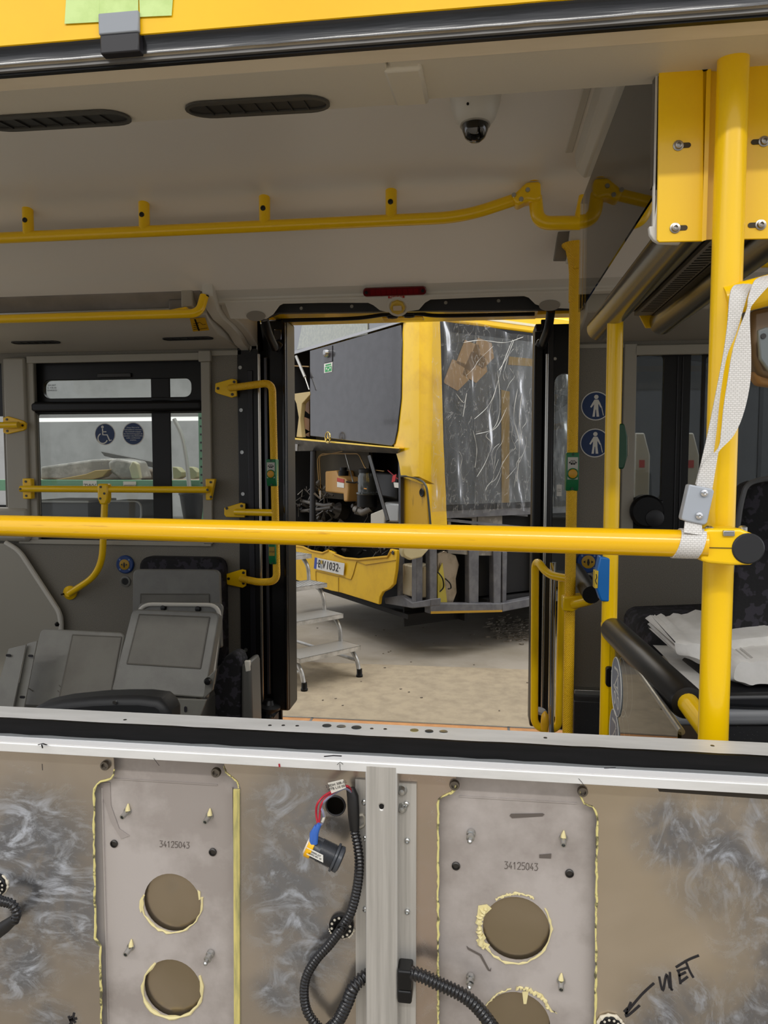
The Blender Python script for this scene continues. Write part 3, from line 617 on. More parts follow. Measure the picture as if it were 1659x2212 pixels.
# window 1
w1 = struct(bpy.data.objects.new('window_1', None)); COL.objects.link(w1); w1.location = ((l+r)/2, 3.50, b); w1['label'] = 'left window with black frame, slim top vent pane and large lower pane'
y1 = 3.485
l2, r2, b2, t2_ = rectpx(66, 772, 446, 1176, y1)
def rr_px(x0,y0,x1,y1_,rad,y):
    l_, r_, b_, t_ = rectpx(x0,y0,x1,y1_,y); return list(reversed(rrect(V(((l_+r_)/2,y,(b_+t_)/2)), r_-l_, t_-b_, rad, UX, UZ)))
MB().prism([(l2,y1,b2),(r2,y1,b2),(r2,y1,t2_),(l2,y1,t2_)], (0,.03,0), [rr_px(93,819,413,859,.035,y1), rr_px(81,893,441,1160,.012,y1)]).build('window_frame', BLKP, w1, bevel=.003)
lb_ = rectpx(64, 865, 436, 890, y1-.05)
MB().box((lb_[0], y1-.05, lb_[2]), (lb_[1], y1, lb_[3])).build('vent_handle_bar', BLKP, w1, bevel=.018, seg=3)
q = rectpx(210,806,282,815,y1-.01); MB().box((q[0],y1-.012,q[2]),(q[1],y1,q[3])).build('vent_latch', mk('dark_latch','#2c2b29',.4), w1, bevel=.003)
q = rectpx(88,815,418,862,y1+.02); MB().box((q[0],y1+.018,q[2]),(q[1],y1+.022,q[3])).build('vent_pane', GLZ, w1)
q = rectpx(78,890,444,1165,y1+.02); MB().box((q[0],y1+.018,q[2]),(q[1],y1+.022,q[3])).build('pane', GLZ, w1)
q = rectpx(330,816,371,1165,y1+.015); MB().box((q[0],y1+.008,q[2]),(q[1],y1+.017,q[3])).build('outside_post', BLKP, w1, bevel=.004)  # stands in for a black post outside, built into the window
q = rectpx(80,893,85,1112,y1+.012); MB().box((q[0],y1+.010,q[2]),(q[1],y1+.016,q[3])).build('pane_seal', mk('translucent_edge_seal','#a8aaa8',.3), w1)
text('pane_print', 'SEKURIT\nE2 43R-00\nTEMPERED', W_(112,838,y1+.017), UX, UZ, .012, M_ink, w1, .0002, space=1.1)
l3 = rectpx(-260, 800, 6, 1168, y1)
MB().prism([(l3[0],y1,l3[2]-.05),(l3[1]+.02,y1,l3[2]-.05),(l3[1]+.02,y1,l3[3]+.05),(l3[0],y1,l3[3]+.05)],(0,.03,0),[rr_px(-250,900,13,1090,.012,y1)]).build('window_2', BLKP, None)
w2 = bpy.data.objects['window_2']; struct(w2); w2['label'] = 'edge of another black framed window at the far left'
# round stickers on the pane
def disc_sign(nm, px, py, rpx, y, lab, n=(0,-1,0)):
    c = W_(px, py, y); rr = rpx/FPX*y
    o = thing(nm, lab, 'sign', c); MB().lathe(c, n, [(rr,0),(rr,.0012)], 36).build('sign_rim', WHT, o)
    MB().lathe(c+V(n)*.0008, n, [(rr*.93,0),(rr*.93,.0009)], 36).build('sign_disc', BLU, o); return o, c, rr
def pstroke(c, rr, pts, w, par, mat=WHT, y=None, nm='print_line', u=UX, v=UZ, n=UY):
    P = [c+u*a*rr+v*b*rr-n*.0021 for a, b in pts]; MB().ribbon(P, [(P[min(i+1,len(P)-1)]-P[max(i-1,0)]).cross(n) for i in range(len(P))], w*rr, .0005, n).build(nm, mat, par, smooth=False)
o, c, rr = disc_sign('wheelchair_sticker', 227, 938, 25, y1+.017, 'round blue wheelchair symbol sticker on the left window pane')
pstroke(c, rr, [(-.1,.68),(-.1,.67)], .01, o)
MB().lathe(c+UX*-.22*rr+UZ*.66*rr-UY*.0018, (0,-1,0), [(.13*rr,0),(.13*rr,.0005)], 16).build('print_dot', WHT, o)
pstroke(c, rr, [(-.22,.5),(-.2,-.05),(.22,-.06),(.45,-.6),(.62,-.52)], .12, o); pstroke(c, rr, [(-.21,.22),(.15,.22)], .1, o)
pstroke(c, rr, [(-.2+.46*math.cos(math.radians(a))-.02, -.38+.46*math.sin(math.radians(a))) for a in range(115, 352, 14)], .11, o)
o, c, rr = disc_sign('wheelchair_notice', 288, 937, 26, y1+.017, 'round blue notice of German text beside the wheelchair symbol')
text('notice_text', 'Dieser Platz ist für\nRollstuhlfahrer reserviert.\nDen Rollstuhl entgegen\nder Fahrtrichtung gegen die\nHaltelehne oder Rückenlehne\nstellen und Bremsen\nanziehen.', c-UY*.0018, UX, UZ, .0092, WHT, o, .0002, space=1.15)
# ================================================================ far wall right with window 3
RWL = W_(1222, 1200).x
l, r, b, t = rectpx(1368, 762, 1830, 1180)
wr_ = struct(MB().prism([(RWL,YF,0),(XB,YF,0),(XB,YF,W_(1300,740).z+.08),(RWL,YF,W_(1300,740).z+.08)], (0,.03,0), [[(l,YF,b),(r,YF,b),(r,YF,t),(l,YF,t)]]).build('wall_far_right', SPK, None, smooth=False)); wr_['label'] = 'speckled grey wall right of the far doorway'
MB().extr([(3.05, zA),(3.05,z2-.03),(3.16, z3-.0),(YF-.005, W_(1300,740).z),(YF-.005,zc2+.1),(3.05,zc2+.1)], onY(1255,700,3.2).x, XB).build('duct_right', GRD, wr_, bevel=.008)
trim(1372,740,1900,762,'window_trim',par=wr_); trim(1345,742,1372,1175,'window_trim',par=wr_); trim(1228,742,1350,752,'top_trim',d=.01,par=wr_)
w3 = struct(bpy.data.objects.new('window_3', None)); COL.objects.link(w3); w3.location = ((l+r)/2, 3.5, b); w3['label'] = 'dark framed window at the right behind the poles'
l2, r2, b2, t2_ = rectpx(1362, 756, 1836, 1186, y1)
MB().prism([(l2,y1,b2),(r2,y1,b2),(r2,y1,t2_),(l2,y1,t2_)], (0,.03,0), [rr_px(1371,767,1432,1078,.02,y1), rr_px(1488,766,1515,1150,.004,y1), rr_px(1520,766,1822,1150,.02,y1)]).build('window_frame', BLKP, w3, bevel=.003)
for xx in (1459,1470): 
    q = rectpx(xx,770,xx+2,1160,y1-.004); MB().box((q[0],y1-.006,q[2]),(q[1],y1+.001,q[3])).build('frame_rib', mk('dark_rib','#232326',.3), w3)
q = rectpx(1366,760,1830,1180,y1+.02); MB().box((q[0],y1+.018,q[2]),(q[1],y1+.022,q[3])).build('pane', GLD, w3)
lk = thing('window_latch', 'black round window lock housing below the right window pane', 'lock', W_(1400,1108,3.4))
cc = W_(1396,1104,3.43); MB().lathe(cc, (0,-1,0), [(.075,-.05),(.075,.02),(.065,.035),(0,.035)], 30).build('lock_body', BLKP, lk)
MB().lathe(cc-UY*.035+UX*.03-UZ*.03, (0,-1,0), [(.04,0),(.04,.004),(.036,.006)], 24).build('lock_ring', mk('dark_ring','#1d1d20',.4), lk)
q = rectpx(1396,1080,1432,1090,3.42); MB().box((q[0],3.41,q[2]),(q[1],3.46,q[3])).build('lock_arm', BLKP, lk, bevel=.006)
# ================================================================ folded door leaves left and right
d1 = struct(bpy.data.objects.new('door_1', None)); COL.objects.link(d1); d1.location = W_(570,1500,3.4); d1['label'] = 'folded black door leaf at the left side of the doorway'
def vbar(x0, x1, yt, yb, y, d, mat, nm, par, bev=.003, sl=0.0, xb=None):
    a = onY(x0, yt, y); b_ = onY(x1, yt, y); xb = xb or (x0, x1); c_ = onY(xb[0], yb, y); e = onY(xb[1], yb, y)
    # upright bar: one x pair taken at mid height
    l_ = (a.x+c_.x)/2; r_ = (b_.x+e.x)/2
    return MB().box((l_, y, c_.z), (r_, y+d, a.z)).build(nm, mat, par, bevel=bev)
M_blk2 = mk('satin_black_frame', '#0c0c0e', .33)
vbar(513,562,738,1560,3.44,.03,M_blk2,'frame_board',d1,xb=(521,566))
vbar(533,546,800,1560,3.434,.01,mk('dark_groove','#1b1b22',.4),'frame_groove',d1,xb=(543,554))
for (a, b) in ((519,794),(521,886),(523,977),(525,1067),(531,1404)): MB().lathe(W_(a,b,3.44),(0,-1,0),[(.010,0),(.009,.003),(.005,.003),(.005,.001)],14).build('frame_screw', STL, d1)
P0, P1 = onY(558,765,3.38), onY(569,1515,3.38); MB().cyl((P0.x*.5+P1.x*.5,3.38,P1.z),(P0.x*.5+P1.x*.5,3.38,P0.z),.0075).build('chrome_rod', mk('satin_rod','#b9b2a6',.25,metal=1), d1)
vbar(548,600,700,1560,3.52,.02,BLKP,'backing_board',d1,xb=(556,610))
vbar(569,576,772,1500,3.39,.03,mk('dark_anodised','#55555a',.3,metal=.8),'leaf_profile',d1,xb=(577,584))
vbar(577,616,690,1535,3.40,.16,BLKP,'leaf_edge',d1,xb=(586,628),bev=.012)
vbar(604,611,690,1535,3.385,.03,BLKG,'rubber_lip',d1,xb=(618,626),bev=.006)
MB().tube(bez([onY(572,690,3.2),onY(580,720,3.25),onY(594,752,3.34)],6), .019, 12).build('swing_arm', BLKP, d1)
MB().lathe(onY(598,748,3.36),(.8,.2,-.5),[(.022,-.01),(.026,0),(.022,.02)],16).build('arm_cap', BLKP, d1)
c = onY(580,1520,3.34); MB().lathe(c,(.15,0,1),[(.012,-.09),(.03,-.085),(.03,-.06),(.02,-.05),(.045,-.03),(.06,-.02),(.06,-.008),(.03,-.0),(.02,.02)],24).build('pivot_bearing', BLKP, d1)
q = rectpx(604,716,612,728,3.37); MB().box((onY(592,700,3.38).x,3.375,onY(600,735,3.38).z),(onY(608,700,3.38).x,3.39,onY(600,712,3.38).z)).build('hinge_clamp', mk('black_chrome','#6b6b70',.2,metal=1), d1, bevel=.003)
d2_ = struct(bpy.data.objects.new('door_2', None)); COL.objects.link(d2_); d2_.location = W_(1185,1500,3.4); d2_['label'] = 'folded black door leaf with glass at the right side of the doorway'
vbar(1156,1178,700,1570,3.44,.14,BLKP,'leaf_edge',d2_,xb=(1143,1165),bev=.01)
P0, P1 = onY(1182,765,3.38), onY(1172,1530,3.38); xm = (P0.x+P1.x)/2; MB().cyl((xm,3.38,P1.z),(xm,3.38,P0.z),.007).build('chrome_rod', mk('satin_rod2','#a9a7a2',.25,metal=1), d2_)
vbar(1168,1192,690,1575,3.45,.02,BLKP,'backing_board',d2_,xb=(1158,1182))
vbar(1184,1196,700,1570,3.40,.05,mk('dark_leaf_profile','#1a1a1c',.3),'leaf_profile',d2_,xb=(1174,1186))
gl = rectpx(1190,806,1236,1600,3.42)
a_ = onY(1192,806,3.41); 
zz0 = onY(1200,1575,3.41).z; zz1 = onY(1210,700,3.41).z; xl = onY(1188,1100,3.41).x; xr_ = onY(1240,1100,3.41).x
zg = onY(1205,804,3.41).z; zm = zg-.05
hole = [(xl+.012,3.41,zz0+.05),(xr_-.003,3.41,zz0+.05),(xr_-.003,3.41,zm)]+[(xl+.012+(xr_-.015-xl)*(1-k/8),3.41,zm+.05*math.sin(math.pi*(k/8)*.5+math.pi/4*0) if k < 5 else zm+.05*math.sin(math.pi*(8-k)/8*1.0+.5)*.9) for k in range(1,8)]+[(xl+.012,3.41,zm)]
hole = [(xl+.012,3.41,zz0+.05),(xr_-.003,3.41,zz0+.05),(xr_-.003,3.41,zm)]+[(xr_-.003-(xr_-.015-xl)*(.5-.5*math.cos(math.pi*k/10)),3.41,zm+.045*math.sin(math.pi*k/10)) for k in range(1,10)]+[(xl+.012,3.41,zm)]
MB().prism([(xl,3.41,zz0),(xr_,3.41,zz0),(xr_,3.41,zz1),(xl,3.41,zz1)],(0,.03,0),[hole]).build('leaf_frame', BLKP, d2_)
MB().box((xl+.005,3.422,zz0+.03),(xr_-.002,3.426,zg+.02)).build('leaf_pane', GLZ, d2_)
q = rectpx(1203,1047,1214,1072,3.405); MB().box((q[0],3.4185,q[2]),(q[1],3.4215,q[3])).build('pane_sticker', WHT, d2_)
text('sticker_print', 'TÜV\n3 Jahr', V(((q[0]+q[1])/2,3.418,(q[2]+q[3])/2)), UX, UZ, .008, M_ink, d2_, .0002)
MB().lathe(W_(1199,775,3.41),(0,-1,0),[(.008,0),(.007,.003),(.003,.003)],14).build('frame_screw', STL, d2_)
MB().tube(bez([onY(1190,672,3.2),onY(1184,710,3.25),onY(1172,742,3.34)],6), .019, 12).build('swing_arm', BLKP, d2_)
MB().lathe(onY(1170,742,3.35),(-.5,.2,-.8),[(.022,-.01),(.026,0),(.022,.02)],16).build('arm_cap', BLKP, d2_)
MB().box((onY(1157,700,3.43).x,3.425,onY(1160,717,3.43).z),(onY(1172,700,3.43).x,3.44,onY(1160,700,3.43).z)).build('hinge_clamp', bpy.data.materials['black_chrome'], d2_, bevel=.003)
# threshold of the doorway
ZTH = onY(850,1559,3.6).z
th = struct(MB().box((W_(590,1560,3.5).x,3.051,-.09),(W_(1240,1580,3.5).x,3.60,ZTH)).build('trim_7', mk('orange_threshold','#c78f58',.6,noise=('#b98250',20,.4,.6)), None)); th['label'] = 'orange brown threshold strip of the far doorway'
for px in (655,1102): a = W_(px,1570,3.4); MB().box((a.x-.006,3.06,ZTH),(a.x+.006,3.6,ZTH+.002)).build('threshold_joint', ALU, th)
MB().box((W_(590,1560,3.5).x,3.592,-.09),(W_(1240,1580,3.5).x,3.605,ZTH+.002)).build('threshold_edge', ALU, th)
# ================================================================ dome camera and ceiling box
dm = thing('dome_camera', 'white dome camera hanging from the ceiling', 'camera', onZ(1027,215,ZC))
c = onZ(1027,200,ZC); rr = 52/FPX*c.y
MB().lathe(V((c.x,c.y,ZC+.002)), (0,0,-1), [(rr*1.0,-.0),(rr*1.02,.01),(rr*.97,.035),(rr*.80,.066),(rr*.62,.080),(rr*.56,.082)], 36).build('housing', mk('camera_white','#d5d1c6',.4), dm)
MB().lathe(V((c.x,c.y,ZC-.075)), (0,0,-1), [(rr*.55,0),(rr*.52,.018),(rr*.40,.036),(rr*.2,.046),(0,.048)], 30).build('smoked_dome', mk('smoked_dome','#14110c',.06,coat=1), dm)
MB().lathe(V((c.x,c.y,ZC-.078)), (0,0,-1), [(rr*.60,0),(rr*.60,.004)], 30).build('dome_ring', mk('camera_ring','#a8a49a',.4), dm)
for dx, dz in ((.01,-.02),(-.018,-.052)): MB().lathe(V((c.x+dx,c.y-math.sqrt(max(1e-4,(rr*(.985 if dz > -.04 else .9))**2-dx*dx)),ZC+dz)),(0,-1,0),[(.0035,-.002),(.003,.001)],10).build('camera_screw', BLKP, dm)
cb = struct(bpy.data.objects.new('trim_8', None)); COL.objects.link(cb); cb.location = (.35,1.9,ZC); cb['label'] = 'ribbed ceiling channel running across the bus above the display'
xa, xb = .275, .395
fz = lambda h: ZC-h
prof = [(xa,ZC+.01),(xa+.006,fz(.05)),(xa+.030,fz(.075)),(xa+.058,fz(.066)),(xa+.064,fz(.078)),(xb-.012,fz(.070)),(xb,ZC+.01)]
MB().prism([(x,1.30,z) for x, z in prof], (0,1.02,0)).build('channel', GRP, cb, bevel=.006)
MB().box((xb-.03,2.30,ZC-.03),(xb+.03,2.42,ZC+.005)).build('cable_duct', mk('duct_grey','#77726a',.5), cb, bevel=.004)
MB().box((xa-.03,1.72,ZC-.004),(xa-.008,2.30,ZC+.004)).build('rim', GRP, cb, bevel=.003)
# ================================================================ ceiling handrail
RY = 2.5; zr = onY(600,487,RY).z
def RZ(px, py=490): q = onY(px, py, RY); return V((q.x, RY, zr))
hr = thing('ceiling_handrail', 'long yellow ceiling handrail with four short posts above the aisle', 'handrail', RZ(500))
MB().tube(fillet([RZ(-260), RZ(1000,462), onY(1122,428,RY)], .12), .0195, 18).build('rail', Y_, hr)
for px, py in ((61,462),(312,450),(572,436),(845,422)):
    p = RZ(px); t = onY(px, py, RY); zt_ = t.z
    b = MB().cyl((p.x,RY,zr),(p.x,RY,zt_+.03),.0195,n=20).build('post', Y_, hr)
    MB().lathe((p.x,RY-.019,t.z-.028),(0,-1,0),[(.009,-.002),(.009,.002),(.005,.003),(.004,.001)],14).build('post_screw', mk('dark_screw','#3a3a38',.3,metal=.7) if px == 61 else bpy.data.materials['dark_screw'], b)
ck_ = MB().prism([onY(a,b,RY-.03) for a,b in ((1106,424),(1112,416),(1138,392),(1168,390),(1170,428),(1158,436),(1140,432),(1116,444))], (0,.06,0)).build('clamp', Y_, hr, bevel=.012, seg=3)
for a,b in ((1110,421),(1140,410),(1126,430)): MB().lathe(onY(a,b,RY-.031),(0,-1,0),[(.008,-.001),(.007,.003),(.003,.003)],12).build('clamp_screw', STL, ck_)
p = onY(1153,395,RY); t = onY(1153,362,RY); MB().cyl(p, (p.x,RY,t.z+.02), .0235, n=20).build('post', Y_, hr); 
MB().lathe(onY(1153,376,RY-.022),(0,-1,0),[(.009,-.002),(.008,.003),(.004,.003)],14).build('post_screw', STL, hr)
dr = [onY(1156,425,RY),onY(1162,482,RY),onY(1385,480,RY),onY(1400,430,RY)]
for q in dr: q.y = RY
MB().tube(fillet(dr,.085,9), .0225, 18).build('drop_loop', Y_, hr)
MB().tube([onY(1252,482,RY),onY(1264,425,RY)], .021, 16).build('post', Y_, hr)
# overhead rail at the far left duct
ol = thing('overhead_rail', 'yellow overhead rail under the far duct with a bent up right end', 'handrail', onY(200,685,2.92))
zz = onY(250,682,2.92).z; e0 = onY(-200,682,2.92); e1 = onY(431,682,2.92); 
MB().tube(fillet([V((e0.x,2.92,zz)),V((e1.x,2.92,zz)),V((e1.x+.01,2.95,onY(433,640,2.95).z))],.07,9), .0185, 16).build('rail', Y_, ol)
MB().prism([onY(a,b,2.925) for a,b in ((368,668),(402,662),(408,670),(404,680),(368,682))],(0,.06,0)).build('mount', Y_, ol, bevel=.004)
MB().lathe(V((e1.x+.01,2.953,onY(433,642,2.95).z)),(0,.1,1),[(.021,0),(.021,.006)],16).build('collar', BLKP, ol)
# window guard rail with T post
gr = thing('window_guard_rail', 'yellow guard rail across the left window with a bent down support', 'handrail', onY(225,1056,3.36))
GY = 3.36; z0 = onY(250,1057,GY).z; a = onY(45,1057,GY); b = onY(450,1057,GY)
MB().cyl((a.x,GY,z0),(b.x,GY,z0),.0165).build('rail', Y_, gr)
for px, s in ((50,1),(449,-1)):
    q = onY(px,1057,GY); br = MB().prism([(q.x-.024,GY+.03,z0-.052),(q.x+.012*s+.012,GY+.03,z0-.052),(q.x+.024,GY+.03,z0+.052),(q.x-.024,GY+.03,z0+.052)],(0,.03,0)).build('bracket', Y_, gr, bevel=.004)
    for dz in (-.036,.036,0): MB().lathe((q.x-.004*s,GY+.03 if dz else GY-.015,z0+dz),(0,-1,0),[(.006,-.001),(.006,.003),(.003,.003)],10).build('bracket_screw', M_nut, br)
q = onY(226,1057,GY); tj = MB().prism([(q.x-.028,GY-.022,z0+.028),(q.x+.028,GY-.022,z0+.028),(q.x+.026,GY-.022,z0-.05),(q.x+.015,GY-.022,z0-.075),(q.x-.017,GY-.022,z0-.075),(q.x-.028,GY-.022,z0-.045)],(0,.044,0)).build('tee_clamp', Y_, gr, bevel=.008)
for dx, dz in ((-.008,.012),(.01,-.02),(-.012,-.045)): MB().lathe((q.x+dx,GY-.022,z0+dz),(0,-1,0),[(.006,-.001),(.006,.002),(.003,.002)],10).build('clamp_screw', M_nut, tj)
MB().tube(fillet([(q.x,GY,z0-.05), onY(220,1236,GY), onY(150,1282,3.41)], .13, 9), .0165, 16).build('support', Y_, gr)
MB().lathe(onY(146,1282,3.42),(0,-1,0),[(.036,-.03),(.036,-.018),(.025,-.008),(.017,.0)],20).build('wall_flange', Y_, gr)
MB().lathe(onY(134,1284,3.415),(0,-1,0),[(.005,-.02),(.005,.004),(.002,.004)],10).build('flange_screw', BLKP, gr)
# bracket of a further rail at the left edge
el = thing('side_rail_end', 'end of a yellow rail with its pointed wall bracket at the far left edge', 'handrail', onY(20,918,3.38))
MB().cyl(onY(-200,922,3.38),onY(40,918,3.38),.0165).build('rail', Y_, el)
b = MB().prism([onY(x,y,3.41) for x,y in ((6,902),(16,899),(50,909),(56,914),(55,926),(50,930),(14,938),(6,934))],(0,.014,0)).build('bracket', Y_, el, bevel=.003)
for x,y in ((15,906),(49,919),(16,931)): MB().lathe(onY(x,y,3.41),(0,-1,0),[(.006,-.001),(.006,.003),(.003,.003)],10).build('bracket_screw', M_nut, b)
# ================================================================ door grab rail, left, with buttons
dg = thing('door_grab_rail', 'yellow knurled grab rail left of the doorway on three wall brackets', 'handrail', onY(590,1050,3.25))
DY = 3.25
MB().tube(fillet([onY(498,838,3.37),onY(545,832,DY),onY(588,826,DY),onY(598,1256,DY),onY(560,1258,DY),onY(522,1250,3.37)],.10,9), .0172, 16).build('rail', YT, dg)
MB().cyl(onY(510,1106,3.37),onY(594,1108,DY),.0165).build('arm', Y_, dg)
def wbr(pts, scr, par):
    b = MB().prism([onY(x,y,3.41) for x,y in pts],(0,.014,0)).build('bracket', Y_, par, bevel=.003)
    for x,y in scr: MB().lathe(onY(x,y,3.41),(0,-1,0),[(.007,-.001),(.007,.003),(.003,.003)],10).build('bracket_screw', M_nut, b)
wbr(((465,828),(500,818),(511,820),(511,856),(500,859),(470,850),(464,846)),((506,825),(471,839),(502,852)),dg)
wbr(((484,1097),(520,1086),(529,1088),(529,1118),(488,1117),(484,1112)),((522,1093),(490,1098)),dg)
wbr(((488,1240),(522,1230),(531,1232),(531,1266),(524,1270),(490,1263)),((526,1237),(494,1250),(526,1260)),dg)
def button_box(lab, cx, y0, y1, w, Y, txt=None, tp=(0,0), side=1):
    c = onY(cx, (y0+y1)/2, Y); hh = onY(cx,y0,Y).z-onY(cx,y1,Y).z; ww = w/FPX*Y
    o = thing('door_button', lab, 'button', c); d = .022
    Ybx = Y-.028
    m = MB(); zt_, zb_ = c.z+hh/2, c.z-hh/2
    m.prism([(c.x-ww/2,Ybx+.05,zt_),(c.x-ww/2,Ybx,zt_),(c.x-ww/2,Ybx,zb_+hh*.28),(c.x-ww/2,Ybx+.012,zb_),(c.x-ww/2,Ybx+.05,zb_)],(ww,0,0))
    m.build('housing', mk('green_plastic','#0f6b3c',.38) if 'green_plastic' not in bpy.data.materials else bpy.data.materials['green_plastic'], o, bevel=.003)
    if txt is None:
        zc_ = c.z+hh*.10
        MB().box((c.x-ww*.40,Ybx-.0012,c.z-hh*.20),(c.x+ww*.40,Ybx+.001,c.z+hh*.38)).build('label_plate', mk('grey_label','#b9b6ad',.4) if 'grey_label' not in bpy.data.materials else bpy.data.materials['grey_label'], o)
        bc = V((c.x,Ybx-.001,c.z-hh*.05)); br = ww*.36
        MB().lathe(bc,(0,-1,0),[(br*1.25,0),(br*1.25,.004),(br*1.05,.006),(br,.004)],24).build('button_ring', bpy.data.materials['green_plastic'], o)
        MB().lathe(bc,(0,-1,0),[(br,0),(br,.005),(br*.8,.007),(0,.007)],24).build('button_cap', mk('amber_button','#c99320',.4) if 'amber_button' not in bpy.data.materials else bpy.data.materials['amber_button'], o)
        dz = c.z+hh*.24; s = ww*.1
        for k in (-1,1):
            MB().prism([(c.x+k*s*.15,Ybx-.0016,dz-s*1.7),(c.x+k*s*1.7,Ybx-.0016,dz-s*1.7),(c.x+k*s*1.7,Ybx-.0016,dz+s*1.7),(c.x+k*s*.15,Ybx-.0016,dz+s*1.7)],(0,.0006,0),[[(c.x+k*s*.45,Ybx-.0016,dz-s*.3),(c.x+k*s*1.4,Ybx-.0016,dz-s*.3),(c.x+k*s*1.4,Ybx-.0016,dz+s*1.3),(c.x+k*s*.45,Ybx-.0016,dz+s*1.3)]]).build('door_icon', BLKP, o)
            MB().prism([(c.x+k*s*2.0,Ybx-.0016,dz+s),(c.x+k*s*3.3,Ybx-.0016,dz),(c.x+k*s*2.0,Ybx-.0016,dz-s)],(0,.0006,0)).build('arrow_icon', BLKP, o)
    else:
        MB().box((c.x-ww*.40,Ybx-.0014,c.z-hh*.12),(c.x+ww*.40,Ybx+.001,c.z+hh*.26)).build('label_plate', mk('olive_label','#9a7d20',.4), o)
        text('button_text', txt, V((c.x,Ybx-.0018,c.z+hh*.05)), UX, UZ, ww*.30, M_ink, o, .0002)
    for z in (c.z+hh*.45, c.z-hh*.44): MB().lathe((c.x,Ybx+(.0 if z > c.z else .007),z),(0,-1,0),[(.005,-.002),(.005,.0015),(.002,.0015)],10).build('housing_screw', mk('dark_green','#0a3f25',.4) if 'dark_green' not in bpy.data.materials else bpy.data.materials['dark_green'], o)
    return o
button_box('green door opening button box on the left grab rail', 589, 992, 1050, 22, DY-.005)
button_box('green box with a STOP label low on the left grab rail', 591, 1168, 1218, 16, DY-.005, 'STOP')
# ================================================================ textured pole at the right of the doorway
TP = 2.72
tp = thing('door_pole', 'yellow knurled pole right of the doorway up to the ceiling', 'pole', onY(1231,1570,TP))
ta, tb = onY(1240,570,TP), onY(1229,1600,TP)
xp = (ta.x+tb.x)/2
MB().cyl((xp,TP,0.002),(xp,TP,ta.z),.0195,n=18).build('shaft', YT, tp)
MB().lathe((xp,TP,onY(1238,653,TP).z),(0,0,1),[(.0225,0),(.0225,.10),(.026,.14),(.036,.185),(.05,.20),(.05,.205)],20).build('ceiling_sleeve', YT, tp)
MB().box((xp-.010,TP-.038,onY(1238,585,TP).z),(xp+.010,TP-.02,onY(1238,568,TP).z)).build('sleeve_clip', YT, tp, bevel=.002)
# real woven-look relief on the knurled tubes
def knurl(m, sc=230):
    nt = m.node_tree; N = nt.nodes; L = nt.links; tc = N.new('ShaderNodeTexCoord'); w1_ = N.new('ShaderNodeTexWave'); w2_ = N.new('ShaderNodeTexWave')
    for w, r in ((w1_, .7), (w2_, -.7)):
        mp = N.new('ShaderNodeMapping'); mp.inputs['Rotation'].default_value = (0, r, 0); L.new(tc.outputs['Object'], mp.inputs['Vector']); L.new(mp.outputs['Vector'], w.inputs['Vector']); w.inputs['Scale'].default_value = sc/6.28*1.6
    a_ = N.new('ShaderNodeMath'); a_.operation = 'MULTIPLY'; L.new(w1_.outputs['Fac'], a_.inputs[0]); L.new(w2_.outputs['Fac'], a_.inputs[1])
    bp = N.new('ShaderNodeBump'); bp.inputs['Strength'].default_value = .6; bp.inputs['Distance'].default_value = .003; L.new(a_.outputs['Value'], bp.inputs['Height']); L.new(bp.outputs['Normal'], N['Principled BSDF'].inputs['Normal'])
knurl(YT)
button_box('green door opening button box on the knurled pole right of the doorway', 1235, 978, 1060, 26, TP-.003)
cv = struct(MB().prism([onY(a,b,2.74) for a,b in ((1206,497),(1233,497),(1236,500),(1226,560),(1196,560))],(0,.03,0)).build('trim_9', mk('grey_cover_plate','#77726a',.45), None, bevel=.004)); cv['label'] = 'grey cover plate above the knurled pole'
MB().prism([onY(a,b,2.72) for a,b in ((1232,494),(1258,494),(1254,565),(1224,563))],(0,.05,0)).build('pole_cover', GRP, cv, bevel=.006)
# loop grab handle on the right door leaf
lg = thing('door_loop_handle', 'yellow tall loop handle on the right door leaf', 'handle', onY(1180,1560,3.12))
LY = 3.12
MB().tube(fillet([onY(1228,1250,2.95),onY(1183,1242,3.02),onY(1156,1204,LY),onY(1154,1572,LY),onY(1207,1578,LY),onY(1214,1255,LY)],.07,9), .0165, 16).build('loop', Y_, lg)
MB().lathe(onY(1177,1562,3.05),(0,0,1),[(.014,-.03),(.018,.0),(.015,.035),(.004,.05)],14).build('foot_cap', mk('yellow_foot','#d9a516',.4), lg)
MB().lathe(onY(1166,1540,3.16),(.2,0,1),[(.03,0),(.03,.012),(.02,.02)],18).build('foot_disc', mk('grey_disc','#8d8e92',.35), lg)
MB().cyl(onY(1190,1590,3.10),onY(1195,1215,3.10),.013).build('chrome_tube', CHR, lg)
# cushioned bar behind the knurled pole, with its clamp
cu = thing('cushion_bar', 'black padded bar with yellow end clamped to the knurled pole', 'handrail', onY(1262,1290,2.72))
MB().cyl(onY(1244,1232,2.95),onY(1278,1285,2.60),.030,.032).build('pad', BLKP, cu)
MB().tube(fillet([onY(1282,1282,2.62),onY(1276,1297,2.62),onY(1240,1306,2.69)],.03), .0165, 14).build('bar_end', Y_, cu)
cp = MB().prism([onY(a,b,2.69) for a,b in ((1216,1291),(1258,1286),(1262,1290),(1260,1308),(1238,1322),(1216,1320))],(0,.06,0)).build('clamp', Y_, cu, bevel=.008)
for a,b in ((1240,1307),(1251,1298),(1259,1304)): MB().lathe(onY(a,b,2.69),(0,-1,0),[(.005,-.001),(.005,.002),(.002,.002)],10).build('clamp_screw', M_nut, cp)
